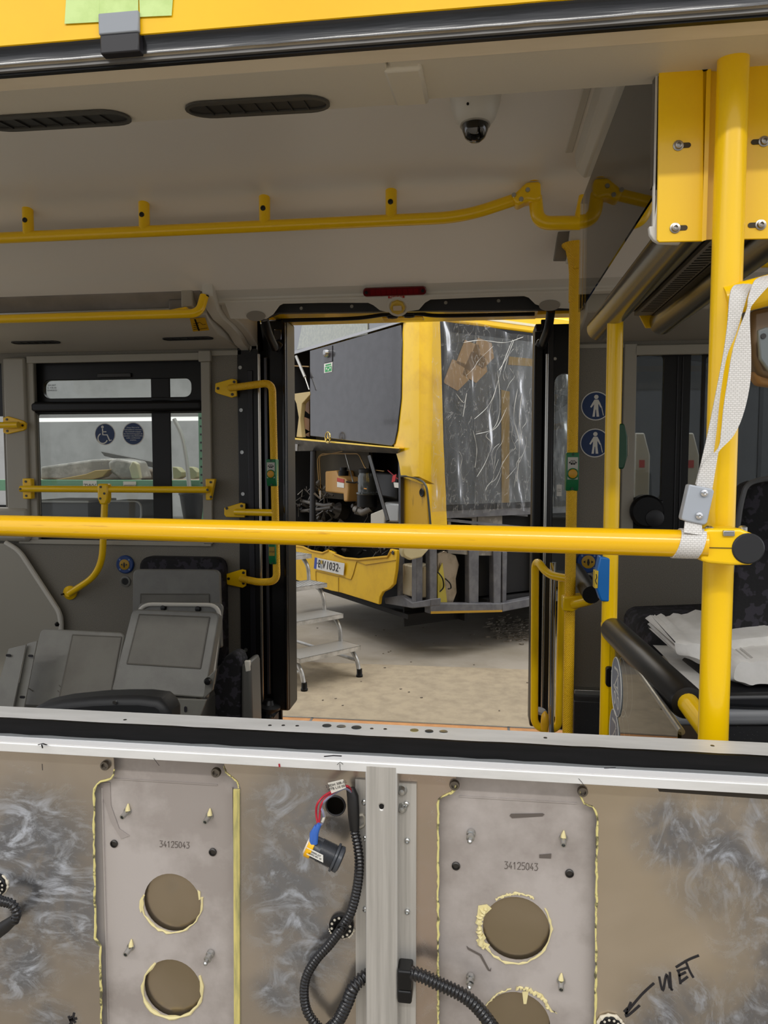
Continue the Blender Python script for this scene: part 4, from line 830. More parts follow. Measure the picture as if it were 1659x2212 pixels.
# ================================================================ aisle pole with buttons
AY = 2.0
ap = thing('aisle_pole', 'smooth yellow pole from under the display down past the blue box', 'pole', onY(1307,1590,AY))
aa, ab = onY(1331,690,AY), onY(1306,1590,AY)
xq = (aa.x+ab.x)/2+.002
MB().cyl((xq,AY,.002),(xq,AY,aa.z+.03),.0205,n=22).build('shaft', Y_, ap)
sb = thing('stop_button', 'dark green stop button housing on the right side of the aisle pole', 'button', onY(1343,963,AY))
P = [onY(a,b,AY-.015) for a,b in ((1329,915),(1349,915),(1356,943),(1356,985),(1348,1013),(1328,1013))]
MB().prism(P,(0,.045,0)).build('housing', bpy.data.materials['dark_green'], sb, bevel=.004)
P = [onY(a,b,AY) for a,b in ((1355,944),(1358,944),(1358,985),(1355,985))]; MB().prism(P,(0,.024,0)).build('button_plate', mk('button_edge','#9a8f7a',.4), sb, bevel=.001)
bb = thing('blue_request_box', 'bright blue request button housing on the left side of the aisle pole', 'button', onY(1304,1253,AY))
P = [onY(a,b,AY-.02) for a,b in ((1296,1202),(1320,1206),(1318,1301),(1298,1299),(1289,1272),(1290,1233))]
MB().prism(P,(0,.045,0)).build('housing', mk('blue_plastic','#1568b0',.35), bb, bevel=.004)
P = [onY(a,b,AY-.022) for a,b in ((1285,1233),(1293,1233),(1291,1271),(1284,1271))]
pl_ = MB().prism(P,(0,.03,0)).build('button_plate', mk('yellow_button_plate','#c8a92e',.4), bb, bevel=.001)
MB().tube([onY(1288,1240,AY-.0225),onY(1289,1248,AY-.0225),onY(1286,1254,AY-.0225),onY(1289,1262,AY-.0225)],.0012,6).build('print_line', M_ink, pl_)
# ================================================================ main pole near the window, rail, joint
PY_ = 1.185
mp_ = thing('main_pole', 'thick bright yellow pole nearest the window opening at the right', 'pole', onY(1550,1590,PY_))
ma, mb = onY(1575,130,PY_), onY(1549,1590,PY_); xm = (ma.x+mb.x)/2
MB().cyl((xm,PY_,.002),(xm,PY_,2.2),.0225,n=28).build('shaft', Y_, mp_)
br_y = 1.155
b0 = onY(1590,660,PY_-.02); b1 = onY(1800,600,PY_-.03); b1 = b1+(b1-b0)*2.2
MB().cyl(onY(1565,652,PY_-.01),b1,.023,n=22).build('branch', Y_, mp_)
for (a,b) in ((1563,1452),(1559,1461)): pass
# white grab bar across the view
gb = thing('window_bar', 'thick glossy yellow bar running across the whole window opening', 'handrail', onY(800,1155,1.2))
g0 = onY(-200,1130,1.32); g1 = onY(1480,1174,1.115)
MB().cyl(g0, g1+(g1-g0).normalized()*.03, .0205, n=28).build('bar', mk('yellow_bar_paint','#f2bb00',.22,coat=.4,noise=('#d79f00',9,.62,.7),stretch=(1,1,14)), gb)
dv = (g1-g0).normalized()
P = [onY(a,b,1.10) for a,b in ((1516,1150),(1528,1142),(1600,1142),(1632,1155),(1646,1172),(1648,1196),(1640,1212),(1622,1221),(1580,1222),(1530,1217),(1514,1212))]
jt = MB().prism(P,(0,.055,0)).build('joint_upper', Y_, gb, bevel=.011, seg=4)
MB().prism([onY(a,b,1.0985) for a,b in ((1517,1182),(1590,1183.5),(1590,1185),(1517,1183.5))],(0,.004,0)).build('joint_seam', mk('seam_dark','#4a3a05',.6), jt)
MB().prism([onY(a,b,1.0985) for a,b in ((1636,1184),(1648,1184.5),(1648,1186),(1636,1185.5))],(0,.004,0)).build('joint_seam', bpy.data.materials['seam_dark'], jt)
cc = onY(1616,1185,1.10); MB().lathe(cc,(0,-1,0),[(.0225,-.004),(.0225,.001),(.0205,.003),(0,.003)],32).build('end_cap', mk('black_end_cap','#1f2023',.45), gb)
q = onY(1574,1152,1.098); MB().box((q.x-.008,1.096,q.z-.004),(q.x+.008,1.102,q.z+.004)).build('joint_nut', STL, gb, bevel=.001)
for a in (1532,1605): MB().lathe(onY(a,1143,1.115),(0,0,1),[(.006,-.004),(.006,.003),(.003,.005)],14).build('joint_bolt', STL, gb)
# ================================================================ black padded bar and glass divider
pb = thing('padded_divider_bar', 'black padded roll on the yellow bar from the main pole to the aisle pole', 'handrail', onY(1410,1440,1.5))
q0 = onY(1322,1358,AY-.01); q1 = V((xm-.012,PY_+.02,0)); z_ = onY(1495,1525,1.33)
e1 = onY(1487,1520,1.38); e2 = onY(1545,1595,PY_+.03)
MB().lathe(q0,(e1-q0),[(.020,0),(.031,.008),(.033,.02),(.033,(e1-q0).length-.012),(.030,(e1-q0).length-.002),(.020,(e1-q0).length)],28).build('pad_roll', mk('black_padding','#141313',.38), pb)
MB().tube([q0-(e1-q0).normalized()*.05,e1,e2], .0195, 18).build('core_bar', Y_, pb)
gd = thing('glass_divider', 'clear glass divider below the padded bar with grey pram stickers', 'screen', onY(1345,1480,1.95))
ga = onX(1318,1400,xq+.012); 
dirv = V((xm-.03-(xq+.004), PY_+.06-(AY-.03), 0))
A = V((xq+.004, AY-.023, 0)); B = A+dirv
nrm = dirv.normalized().cross(UZ)
MB().prism([A+UZ*.02,B+UZ*.02,B+UZ*.80,A+UZ*.80], nrm*.006).build('pane', GLZ, gd)
MB().cyl(A+dirv*.02+UZ*.80,B+UZ*.80,.006).build('edge_profile', ALU, gd)
def GD(px,py): return hit(px,py,A,nrm)
def gsign(cx, cy, rx, ry, nm):
    c = GD(cx,cy); u = dirv.normalized(); r = .075
    o = tag(thing('x','','sign',c) if False else bpy.data.objects.new('pram_sticker',None), nm, 'sign'); COL.objects.link(o); o.location = c
    s_ = -1 if nrm.dot(C0-c) < 0 else 1
    N_ = nrm*s_
    MB().prism(circ(c+N_*(.0005 if s_ < 0 else .0065), r, r, u, UZ, 36), N_*.0005).build('sticker_disc', mk('blue_grey_print','#7f8796',.5) if 'blue_grey_print' not in bpy.data.materials else bpy.data.materials['blue_grey_print'], o)
    bz = c+N_*(.0012 if s_ < 0 else .0072)
    rim = MB(); rim.tube([p for p in circ(bz, r*.97, r*.97, u, UZ, 36)]+[circ(bz, r*.97, r*.97, u, UZ, 36)[0]], .0016, 6, False).build('sticker_rim', WHT, o)
    def st(pts, w): 
        P = [bz+u*a*r+UZ*b*r for a,b in pts]; MB().ribbon(P,[(P[min(i+1,len(P)-1)]-P[max(i-1,0)]).cross(nrm) for i in range(len(P))], w*r, .0008, nrm).build('print_line', WHT, o, smooth=False)
    st([(-.45,.55),(.15,.60),(.35,.5)],.08); st([(.35,.5),(-.35,-.05),(.25,.02)],.08); st([(.2,.45),(.3,-.2)],.08)
    for cxx in (-.28,.35):
        st([(cxx+.18*math.cos(k*.5236),-.45+.2*math.sin(k*.5236)) for k in range(13)],.07)
    st([(-.55,-.1),(.4,-.15)],.07)
gsign(1338,1484,0,0,'upper grey oval pram sticker on the glass divider')
gsign(1333,1596,0,0,'lower grey pram sticker cut off by the sill on the glass divider')
kl = thing('glass_clamp', 'chrome clamp holding the glass divider to the aisle pole', 'clamp', onY(1315,1463,AY-.03))
q = onY(1317,1463,AY-.034); MB().prism(rrect(q+UX*.004,.026,.054,.008,UX,UZ),(0,.02,0)).build('clamp_plate', BLKP, kl, bevel=.002)
MB().prism(rrect(q+UX*.012-UY*.006,.020,.048,.008,UX,UZ),(0,.024,0)).build('clamp_face', CHR, kl, bevel=.004)
# ================================================================ hanging strap with grey buckle
M_web = mk('white_webbing','#cfcbc4',.75,bump=(500,.1))
def weave(m):
    nt = m.node_tree; N = nt.nodes; L = nt.links; tc = N.new('ShaderNodeTexCoord'); br = N.new('ShaderNodeTexBrick')
    mp = N.new('ShaderNodeMapping'); mp.inputs['Rotation'].default_value = (math.radians(90),0,0); mp.inputs['Scale'].default_value = (1,1,1)
    L.new(tc.outputs['Object'], mp.inputs['Vector']); L.new(mp.outputs['Vector'], br.inputs['Vector'])
    br.inputs['Scale'].default_value = 85; br.inputs['Color1'].default_value = (.74,.72,.69,1); br.inputs['Color2'].default_value = (.68,.66,.63,1); br.inputs['Mortar'].default_value = (.47,.45,.42,1); br.inputs['Mortar Size'].default_value = .07; br.inputs['Mortar Smooth'].default_value = 1.0
    L.new(br.outputs['Color'], N['Principled BSDF'].inputs['Base Color'])
    for n in [n for n in N if n.type == 'BUMP']: L.new(br.outputs['Fac'], n.inputs['Height']); n.invert = True; n.inputs['Distance'].default_value = .0012
weave(M_web)
hs = thing('hanging_strap', 'white webbing strap looped over the branch bar with a grey screwed buckle', 'strap', onY(1560,1000,1.13))
SY = 1.125
def web(rows, nm):                       # rows of (left px, right px) edges at plane depth
    Lp = [onY(a[0],a[1],a[2]) for a,_ in rows]; Rp = [onY(b[0],b[1],b[2]) for _,b in rows]
    Lp = bez(Lp,6); Rp = bez(Rp,6); m = MB(); n = len(Lp)
    vs = []
    for a,b in zip(Lp,Rp):
        w = (b-a); t = V((0,.0012,0)); vs += [a-t,b-t,b+t,a+t]
    fs = [(i*4+k,i*4+(k+1)%4,i*4+4+(k+1)%4,i*4+4+k) for i in range(n-1) for k in range(4)]+[(3,2,1,0),tuple((n-1)*4+k for k in range(4))]
    return m.add(vs,fs).build(nm, M_web, hs, ang=60)
y = SY
web([((1598,614,1.165),(1632,606,1.175)),((1584,618,1.13),(1622,622,1.14)),((1576,640,1.118),(1612,645,1.118)),((1571,700,1.118),(1590,720,1.118)),((1563,760,1.12),(1570,770,1.12)),((1548,840,1.122),(1556,850,1.122)),((1530,930,1.125),(1547,935,1.125)),((1514,1000,1.125),(1537,1010,1.125)),((1502,1046,1.122),(1534,1058,1.122))],'strap_rear')
web([((1650,596,1.17),(1700,580,1.18)),((1630,606,1.12),(1668,610,1.13)),((1617,640,1.11),(1630,652,1.11)),((1613,668,1.11),(1620,672,1.11)),((1597,710,1.11),(1620,716,1.11)),((1582,760,1.112),(1622,764,1.112)),((1572,820,1.113),(1620,826,1.113)),((1563,880,1.114),(1606,892,1.114)),((1558,930,1.115),(1585,940,1.115)),((1551,968,1.116),(1555,972,1.116)),((1520,1000,1.118),(1550,986,1.118)),((1508,1030,1.119),(1544,1022,1.119)),((1504,1050,1.12),(1538,1058,1.12))],'strap_front')
# buckle
bc = [onY(a,b,1.098) for a,b in ((1489,1046),(1541,1056),(1543,1062),(1528,1130),(1522,1134),(1474,1124),(1473,1118))]
bk = MB().prism(bc,(0,.02,0)).build('buckle', mk('grey_buckle','#a4aab2',.28,coat=.3), hs, bevel=.005, seg=4)
for a,b in ((1521,1065),(1510,1114)): MB().lathe(onY(a,b,1.0965),(0,-1,0),[(.0055,-.001),(.005,.002),(.002,.003),(.0015,.001)],16).build('buckle_screw', CHR, bk)
# loop around the bar
lp = []
cL = g0+dv*((onY(1495,1172,1.115)-g0).dot(dv))
up_ = V((0,0,1)); bk_ = V((0,1,0))
cen = cL; m = MB(); vs = []; n = 22
for k in range(n+1):
    a_ = 2*math.pi*k/n; d_ = (up_*math.cos(a_)-bk_*math.sin(a_))
    sh = dv*(-.006+.006*math.cos(a_))
    for off_, rr_ in ((-.017,.0225),(.017,.0225),(.017,.0208),(-.017,.0208)): vs.append(cen+sh+dv*off_+d_*rr_)
fs = [(i*4+k,i*4+(k+1)%4,i*4+4+(k+1)%4,i*4+4+k) for i in range(n) for k in range(4)]
m.add(vs,fs).build('strap_loop', M_web, hs, ang=60)
web([((1480,1120,1.105),(1516,1128,1.105)),((1477,1150,1.096),(1516,1156,1.096))],'strap_tail')
# grey folding mechanism at the right edge
fm = thing('belt_mechanism', 'grey metal belt tensioner plate at the right edge below the branch bar', 'bracket', onY(1650,740,1.17))
MB().prism([onY(a,b,1.17) for a,b in ((1637,712),(1655,706),(1720,700),(1720,840),(1659,800),(1641,775))],(0,.008,0)).build('lever_plate', mk('grey_casting','#6f7576',.35,metal=.3), fm, bevel=.003)
MB().prism([onY(a,b,1.20) for a,b in ((1622,670),(1720,650),(1720,830),(1640,810),(1622,770))],(0,.03,0)).build('back_casting', mk('dark_casting','#7d6b57',.45,metal=.4), fm, bevel=.008)
MB().prism([onY(a,b,1.21) for a,b in ((1626,800),(1720,810),(1720,840),(1640,830))],(0,.03,0)).build('lower_casting', mk('tan_casting','#a67f50',.5), fm, bevel=.006)
MB().lathe(onY(1649,726,1.169),(0,-1,0),[(.004,-.002),(.004,.001),(.0015,.001)],14).build('rivet', M_nut, fm)
# ================================================================ passenger information display
dsp = thing('information_display', 'hanging double information display with smoked side pane and aluminium tubes', 'display', (.4,1.6,1.7))
NY, FY = 1.24, 2.12
zg_ = 1.668; xgl = onY(1412,500,NY).x
MB().box((xgl-.002,NY,zg_+.016),(xgl+.002,FY+.02,1.985)).build('side_pane', glass('display_pane',(.90,.89,.87,1),1.0,.02), dsp)
tr_ = .036
MB().cyl((.346,NY+.0,zg_-.012),(.346,FY+.12,zg_-.012),tr_,n=28).build('lower_tube', mk('satin_tube','#8f8a80',.26,metal=1.0), dsp)
x2 = .505
MB().cyl((x2,NY-.005,zg_-.012),(x2,FY+.04,zg_-.012),tr_,n=28).build('lower_tube', bpy.data.materials['satin_tube'], dsp)
MB().box((.346,NY+.01,zg_+.014),(x2,FY+.02,zg_+.05)).build('black_underside', BLKP, dsp)
xs0, xs1 = onY(1500,560,NY).x, onY(1542,560,NY).x
gl_ = MB().box((.425,NY+.01,zg_+.002),(.472,FY+.02,zg_+.014)).build('slotted_bar', mk('grey_slot_bar','#8b857a',.45), dsp, bevel=.002)
for k in range(44): MB().box((.432,NY+.02+k*.019,zg_+.0012),(.465,NY+.027+k*.019,zg_+.003)).build('slot', BLKP, gl_)
MB().prism([(xgl-.004,NY-.004,zg_+.03),(xgl-.004,NY-.004,2.15),(xgl+.008,NY-.004,2.15),(xgl+.008,NY-.004,zg_+.03)],(0,.02,0)).build('front_edge', mk('black_edge','#15161a',.2), dsp)
MB().prism([onY(a,b,NY-.008) for a,b in ((1402,488),(1404,505),(1412,517),(1424,524),(1470,526),(1470,400),(1425,400),(1412,488))],(0,.012,0)).build('white_end_cap', mk('white_end_cap','#d8d6d0',.35), dsp, bevel=.002)
MB().prism([onY(a,b,NY-.006) for a,b in ((1417,130),(1422,130),(1414,490),(1410,490))],(0,.008,0)).build('white_edge', bpy.data.materials['white_end_cap'], dsp)
MB().prism([(x_,FY+.03,z__) for x_,z__ in ((.43,zg_+.03),(.48,zg_+.03),(.48,zg_-.03),(.46,zg_-.03))],(0,.01,0)).build('end_bracket', Y_, dsp, bevel=.002)
# bolted yellow mounting plates on the main pole
mp2 = thing('mounting_plate', 'folded yellow mounting plate bolted left of the main pole top', 'bracket', onY(1480,330,NY-.01))
MPY = 1.222
P = [onY(a,b,MPY) for a,b in ((1425,60),(1419,518),(1424,523),(1520,521),(1520,60))]
pm = MB().prism(P,(0,.004,0)).build('plate', Y_, mp2, bevel=.0012)
q0 = onY(1519,60,MPY); q1 = onY(1519,521,MPY); q2 = onY(1541,512,MPY+.0)
MB().prism([(q1.x-.001,MPY,q1.z),(q1.x+.006,MPY+.012,q2.z),(q2.x+.012,MPY+.012,q2.z),(q2.x+.012,MPY+.012,q0.z),(q1.x+.006,MPY+.012,q0.z),(q0.x-.001,MPY,q0.z)],(0,.003,0)).build('fold', Y_, mp2, bevel=.001)
rows = [[(q1.x-.002,MPY,zz_) for zz_ in (q1.z,q0.z)],[(q1.x+.004,MPY-.002,zz_) for zz_ in (q1.z+.001,q0.z)],[(q1.x+.008,MPY+.012,zz_) for zz_ in (q2.z,q0.z)]]
MB().sheet(rows).build('fold_bend', Y_, mp2)
MB().prism([onY(a,b,MPY-.0005) for a,b in ((1513,60),(1514,148),(1520,155),(1528,152),(1534,142),(1546,134),(1548,60))],(0,-.0008,0)).build('cut_out', BLKP, mp2)
mp3 = thing('mounting_plate', 'yellow mounting plate bolted right of the main pole top', 'bracket', onY(1640,330,NY-.01))
pm3 = MB().prism([onY(a,b,MPY) for a,b in ((1598,60),(1598,517),(1720,515),(1720,60))],(0,.004,0)).build('plate', Y_, mp3, bevel=.0012)
for par, lst, s in ((pm,((1471,134),(1465,315),(1458,493)),1),(pm3,((1656,124),(1650,306),(1643,486)),-1)):
    for (a,b) in lst:
        c = onY(a,b,MPY); 
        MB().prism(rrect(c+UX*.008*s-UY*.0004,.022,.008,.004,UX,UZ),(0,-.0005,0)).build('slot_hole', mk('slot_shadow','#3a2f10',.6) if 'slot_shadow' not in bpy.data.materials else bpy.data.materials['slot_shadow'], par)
        MB().lathe(c,(0,-1,0),[(.0082,-.001),(.0082,.0015),(.006,.002),(.0055,.006),(.003,.0065),(.0025,.003)],18).build('plate_bolt', mk('steel_bolt','#a9a39a',.3,metal=1) if 'steel_bolt' not in bpy.data.materials else bpy.data.materials['steel_bolt'], par)
# yellow rail seen behind at the right edge
rr2 = thing('rear_overhead_rail', 'yellow overhead rail behind the main pole at the right edge', 'handrail', onY(1630,565,2.3))
MB().cyl(onY(1560,567,2.3),onY(2600,540,2.3),.018).build('rail', Y_, rr2)
# ================================================================ wall signs right of the doorway
def walking(px, py, lab):
    o, c, rr = disc_sign('walking_sign', px, py, 30, YF-.001, lab)
    z = -UY*.0021
    MB().lathe(c+UX*.02*rr+UZ*.62*rr-UY*.0018,(0,-1,0),[(.15*rr,0),(.15*rr,.0005)],18).build('print_dot', WHT, o)
    body = [(-.10,.44),(.16,.44),(.30,.18),(.40,-.08),(.32,-.12),(.20,.10),(.16,.14),(.18,-.3),(.24,-.74),(.06,-.74),(.02,-.25),(-.02,-.25),(-.06,-.74),(-.22,-.74),(-.16,-.3),(-.12,.12),(-.30,-.12),(-.38,-.06),(-.22,.24)]
    MB().prism([c+UX*a*rr+UZ*b*rr+z for a,b in body],(0,.0004,0)).build('print_figure', WHT, o)
    pstroke(c,rr,[(.38,-.05),(.52,-.66)],.05,o)
walking(1287,877,'upper round blue sign showing a person with a cane')
walking(1285,957,'lower round blue sign showing a person with a cane')
def round_button(px, py, r, lab, arrows):
    c = onY(px,py,YF-.004); rr = r/FPX*YF; o = thing('round_wall_button', lab, 'button', c)
    MB().lathe(c,(0,-1,0),[(rr,-.003),(rr,.006),(rr*.9,.010),(rr*.6,.010)],32).build('button_ring', mk('deep_blue_plastic','#123a78',.4) if 'deep_blue_plastic' not in bpy.data.materials else bpy.data.materials['deep_blue_plastic'], o)
    MB().lathe(c,(0,-1,0),[(rr*.58,0),(rr*.58,.012),(rr*.5,.014),(0,.014)],28).build('button_cap', mk('mustard_cap','#b08a1c',.45) if 'mustard_cap' not in bpy.data.materials else bpy.data.materials['mustard_cap'], o)
    for k in range(4):
        a = math.radians(45+90*k); MB().lathe(c+UX*rr*.75*math.cos(a)+UZ*rr*.75*math.sin(a)-UY*.009,(0,-1,0),[(.005,0),(.005,.002)],8).build('ring_screw', mk('pale_blue','#6d86ad',.4) if 'pale_blue' not in bpy.data.materials else bpy.data.materials['pale_blue'], o)
    for dx in ((-.35,.35) if arrows else (-.3,.3)):
        s = -1 if dx < 0 else 1
        MB().prism([c+UX*(dx-.1*s)*rr+UZ*.13*rr-UY*.0146,c+UX*(dx+.1*s)*rr-UY*.0146,c+UX*(dx-.1*s)*rr-UZ*.13*rr-UY*.0146],(0,.0005,0)).build('arrow_icon', M_ink, o)
    MB().prism([c+UX*a*rr+UZ*b*rr-UY*.0146 for a,b in ((-.06,.25),(.06,.25),(.12,-.05),(.06,-.32),(-.06,-.32),(-.12,-.05))],(0,.0005,0)).build('figure_icon', M_ink, o)
round_button(1270,1213,24,'round blue button with yellow arrows cap right of the doorway',True)
round_button(271,1219,21,'round blue button with yellow cap on the wall left of the stacked panels',False)
def sock(px,py,lab):
    c = onY(px,py,YF-.002); o = thing('wall_socket', lab, 'socket', c); rr = .028
    MB().lathe(c,(0,-1,0),[(rr,-.002),(rr,.004),(rr*.75,.006),(rr*.68,.003),(rr*.3,.002)],26).build('socket_ring', mk('grey_socket','#77766f',.45) if 'grey_socket' not in bpy.data.materials else bpy.data.materials['grey_socket'], o)
    MB().lathe(c-UY*.002,(0,-1,0),[(rr*.62,0),(rr*.62,.002)],20).build('socket_core', BLKP, o)
sock(271,1256,'small grey round socket under the blue button left of the panels'); sock(1271,1250,'small grey round socket under the blue button right of the doorway')
# ================================================================ second bus behind the doorway (stripped, rear corner towards us)
GZ = -.335
CX2, CY2 = onY(905,1005,5.7).x, 5.7
U2 = V((-.63,.7766,0)).normalized(); V2 = V((.7766,.63,0)).normalized(); C2 = V((CX2,CY2,0))
bus = thing('stripped_bus', 'yellow city bus without side skin standing outside beyond the doorway, engine flap open', 'bus', (CX2,CY2,GZ))
def RP(px,py,d=0.0): return hit(px,py,C2-V2*d,V2)          # rear plane, d outwards
def SP(px,py,d=0.0): return hit(px,py,C2-U2*d,U2)          # right side plane
def L(a,b,z): return C2+U2*a+V2*b+UZ*z                    # a across, b along, world z
def rpoly(pts, d, th, mat, nm, par=None, bev=0, holes=(), **k): return MB().prism([RP(a,b,d) for a,b in pts], V2*th, [[RP(a,b,d) for a,b in h] for h in holes]).build(nm, mat, par or bus, bevel=bev, **k)
def spoly(pts, d, th, mat, nm, par=None, bev=0, holes=(), **k): return MB().prism([SP(a,b,d) for a,b in pts], U2*th, [[SP(a,b,d) for a,b in h] for h in holes]).build(nm, mat, par or bus, bevel=bev, **k)
M_dk = mk('bus_dark_panel','#37363a',.2,coat=.3,noise=('#2d2c2f',12,.4,.6))
M_in = mk('bus_dark_interior','#141314',.8)
M_fr = mk('primer_grey_frame','#6b6b6e',.55,noise=('#55555a',8,.4,.62))
zT = onY(830,700,5.7).z
def lbox(a0,a1,b0,b1,z0,z1,mat,nm,bev=0,par=None):
    c = L((a0+a1)/2,(b0+b1)/2,(z0+z1)/2); return MB().obox(c,U2*(a1-a0)/2,V2*(b1-b0)/2,UZ*(z1-z0)/2).build(nm,mat,par or bus,bevel=bev)
lbox(.02,2.53,.05,12,2.50,2.72,YD,'roof',.06)
lbox(2.45,2.53,.05,12,.0,2.5,M_in,'far_side')
lbox(.05,2.5,.75,12,.02,.10,M_in,'chassis_floor')
lbox(.03,2.5,1.30,1.34,-.0,2.5,M_in,'engine_bulkhead')
lbox(1.35,1.40,1.34,12,.1,2.5,mk('bus_cabin_back','#2a2725',.8),'cabin_partition')
# rear upper
zr0 = RP(740,728,0).z
rpoly([(615,690),(872,600),(872,692),(615,768)],.0,.04,mk('grey_gloss_rear_cap','#6d7075',.12,coat=.6),'rear_cap',bev=.004)
rpoly([(641,756),(655,690),(793,664),(794,722)],.012,.01,mk('rear_destination_glass','#7c8178',.08,coat=1,noise=('#8d9183',30,.4,.6)),'destination_glass',bev=.004)
rpoly([(615,764),(872,690),(872,695),(615,771)],.02,.02,mk('rear_cap_edge','#a9a9ab',.2,metal=.6),'cap_edge')
rpoly([(669,757),(866,701),(868,740),(866,860),(858,930),(852,958),(846,964),(670,942)],.012,.03,M_dk,'rear_panel',bev=.006)
pnl = rpoly([(700,751),(717,746),(717,781),(700,784)],.02,.006,mk('camera_plate','#48474b',.3),'camera_plate',bev=.002)
c = RP(707,763,.03); MB().lathe(c,-V2,[(.04,-.01),(.042,.01),(.03,.035),(.01,.045)],20).build('rear_camera', mk('camera_shell','#a8a8a8',.15,metal=.9), pnl)
stk = rpoly([(700,786),(718,782),(717,803),(700,806)],.016,.002,WHT,'emergency_sticker')
rpoly([(702,793),(716,790),(716,801),(702,804)],.018,.001,mk('green_print','#2f9a55',.5),'sticker_print',stk); rpoly([(703,788),(715,785),(715,788),(703,791)],.018,.001,bpy.data.materials['green_print'],'sticker_print',stk)
for a,b in ((705,797),(709,799),(713,795)): rpoly([(a-1,b-2),(a+1,b-3),(a+1,b+1),(a-1,b+2)],.0195,.0006,WHT,'sticker_figure',stk)
# open upper left compartment with radiator fan
lbox(1.3,2.5,.30,.34,.9,2.3,mk('compartment_back','#3d3524',.7),'compartment_back')
rpoly([(613,768),(620,766),(626,944),(619,944)],.0,.2,mk('compartment_olive','#6f6238',.5),'compartment_post',bev=.004)
fan = rpoly([(631,851),(668,846),(669,853),(652,872),(648,905),(652,945),(640,944),(645,902),(640,872)],.02,.05,mk('fan_shroud_tan','#b5a06f',.5),'fan_shroud',bev=.006)
for pts in ([(668,860),(650,880),(668,895)],[(668,905),(650,898),(645,918),(668,932)],[(668,933),(655,940),(668,944)]): rpoly(pts,-.10,.01,mk('fan_brown','#7d5326',.5) if 'fan_brown' not in bpy.data.materials else bpy.data.materials['fan_brown'],'fan_blade',fan,bev=.003)
def rtube(pts,r,mat,nm,d=0.0,par=None): return MB().tube([RP(*(q[:2]),q[2] if len(q)>2 else d) for q in pts],r,10).build(nm,mat,par or bus)
M_rod = mk('grey_gas_strut','#a2a09a',.3,metal=.7)
rtube([(640,770),(659,815)],.016,M_rod,'gas_strut',.05); rtube([(658,812),(668,842)],.007,M_rod,'strut_rod',.05)
M_cop = mk('copper_pipe','#9a7a48',.35,metal=.6); rtube([(627,945),(626,800),(628,790),(668,792)],.008,M_cop,'pipe',-.05)
# engine flap seen almost edge on, with star emblem
A1, A2 = RP(617,946,.02), RP(862,968,.02)
flp = MB().prism([RP(615,944,.06),RP(862,967,.06),RP(862,970,.06),RP(615,948,.06)],V2*.05).build('flap_edge', mk('flap_yellow','#e9c22a',.25,coat=.4), bus, bevel=.003)
MB().prism([RP(615,947,.06),RP(862,970,.06),RP(858,980,.0),RP(790,976,-.02),(RP(700,972,-.03)),RP(615,975,-.03)],V2*.02).build('flap_underside', mk('flap_under','#2c2a28',.3,noise=('#4a4742',9,.5,.62)), bus)
MB().prism([RP(616,955,.03),RP(643,957,.03),RP(642,974,.03),RP(616,973,.03)],V2*.01).build('reflector_plate', mk('bright_foil','#8c8780',.3,metal=.5), bus)
c = RP(708,945,.09); R_ = .052; uu = -U2; m = MB(); pr = circ(c,R_,R_,uu,UZ,28); m.tube(pr+[pr[0]],.006,8,False); em = m.build('star_emblem', mk('gold_chrome','#e0c77a',.15,metal=1), bus)
for a in (90,210,330): MB().tube([c,c+uu*R_*math.cos(math.radians(a))+UZ*R_*math.sin(math.radians(a))],1,8,True,[.007,.002]).build('star_point', bpy.data.materials['gold_chrome'], em)
# engine bay
lbox(.2,2.5,.62,.66,-.1,1.4,M_in,'bay_back')
lbox(.2,2.5,.03,.66,-.02,.02,M_in,'bay_floor')
lbox(.285,.305,.05,.66,-.1,1.4,M_in,'bay_side')
rpoly([(860,968),(865,973),(866,1192),(861,1192)],.0,.03,mk('bay_rim','#3c3c40',.4),'bay_rim',bev=.003)
tank = MB(); MBt = [RP(*q,-.10) for q in ((702,1018),(726,1016),(729,1029),(744,1033),(752,1040),(752,1058),(750,1083),(742,1084),(741,1067),(702,1063))]
tk = tank.prism(MBt,V2*.20).build('coolant_tank', mk('tan_tank','#b58a4c',.45), bus, bevel=.016, seg=3)
MB().lathe(RP(742,1021,-.05),(0,0,1),[(.05,-.03),(.05,.015),(.035,.02),(.035,.05),(.0,.05)],16).build('tank_cap', BLKP, tk)
rpoly([(728,1032),(743,1035),(743,1043),(728,1040)],-.095,.004,mk('red_print','#b4382f',.5),'tank_label',tk); rpoly([(728,1041),(743,1044),(743,1054),(728,1052)],-.095,.004,WHT,'tank_label',tk)
c = RP(793,1055,-.06); rs = MB().lathe(V((c.x,c.y,c.z-.16)),(0,0,1),[(.085,0),(.09,.10),(.10,.11),(.10,.125),(.085,.13),(.085,.27),(.075,.29),(.075,.32),(.0,.33)],22).build('fluid_reservoir', mk('reservoir_dark','#3a3d3c',.15,coat=.5), bus)
MB().lathe(V((c.x,c.y,c.z+.14)),(0,0,1),[(.078,0),(.078,.03),(.06,.04)],20).build('reservoir_cap', BLKP, rs)
MB().lathe(V((c.x,c.y,c.z-.165)),(0,0,1),[(.092,0),(.092,.11)],22).build('reservoir_base', BLKP, rs)
rpoly([(786,1054),(792,1055),(792,1057),(786,1056)],.03,.002,mk('orange_mark','#d08a20',.5),'reservoir_mark',rs)
rtube([(798,985),(838,1125)],.016,M_in,'prop_strut',.08); bpy.data.objects['prop_strut'].data.materials[0] = mk('prop_grey','#4b4b4c',.35,metal=.5)
rtube([(677,975),(675,1130)],.03,mk('bay_post','#2f3034',.4),'bay_post',.0)
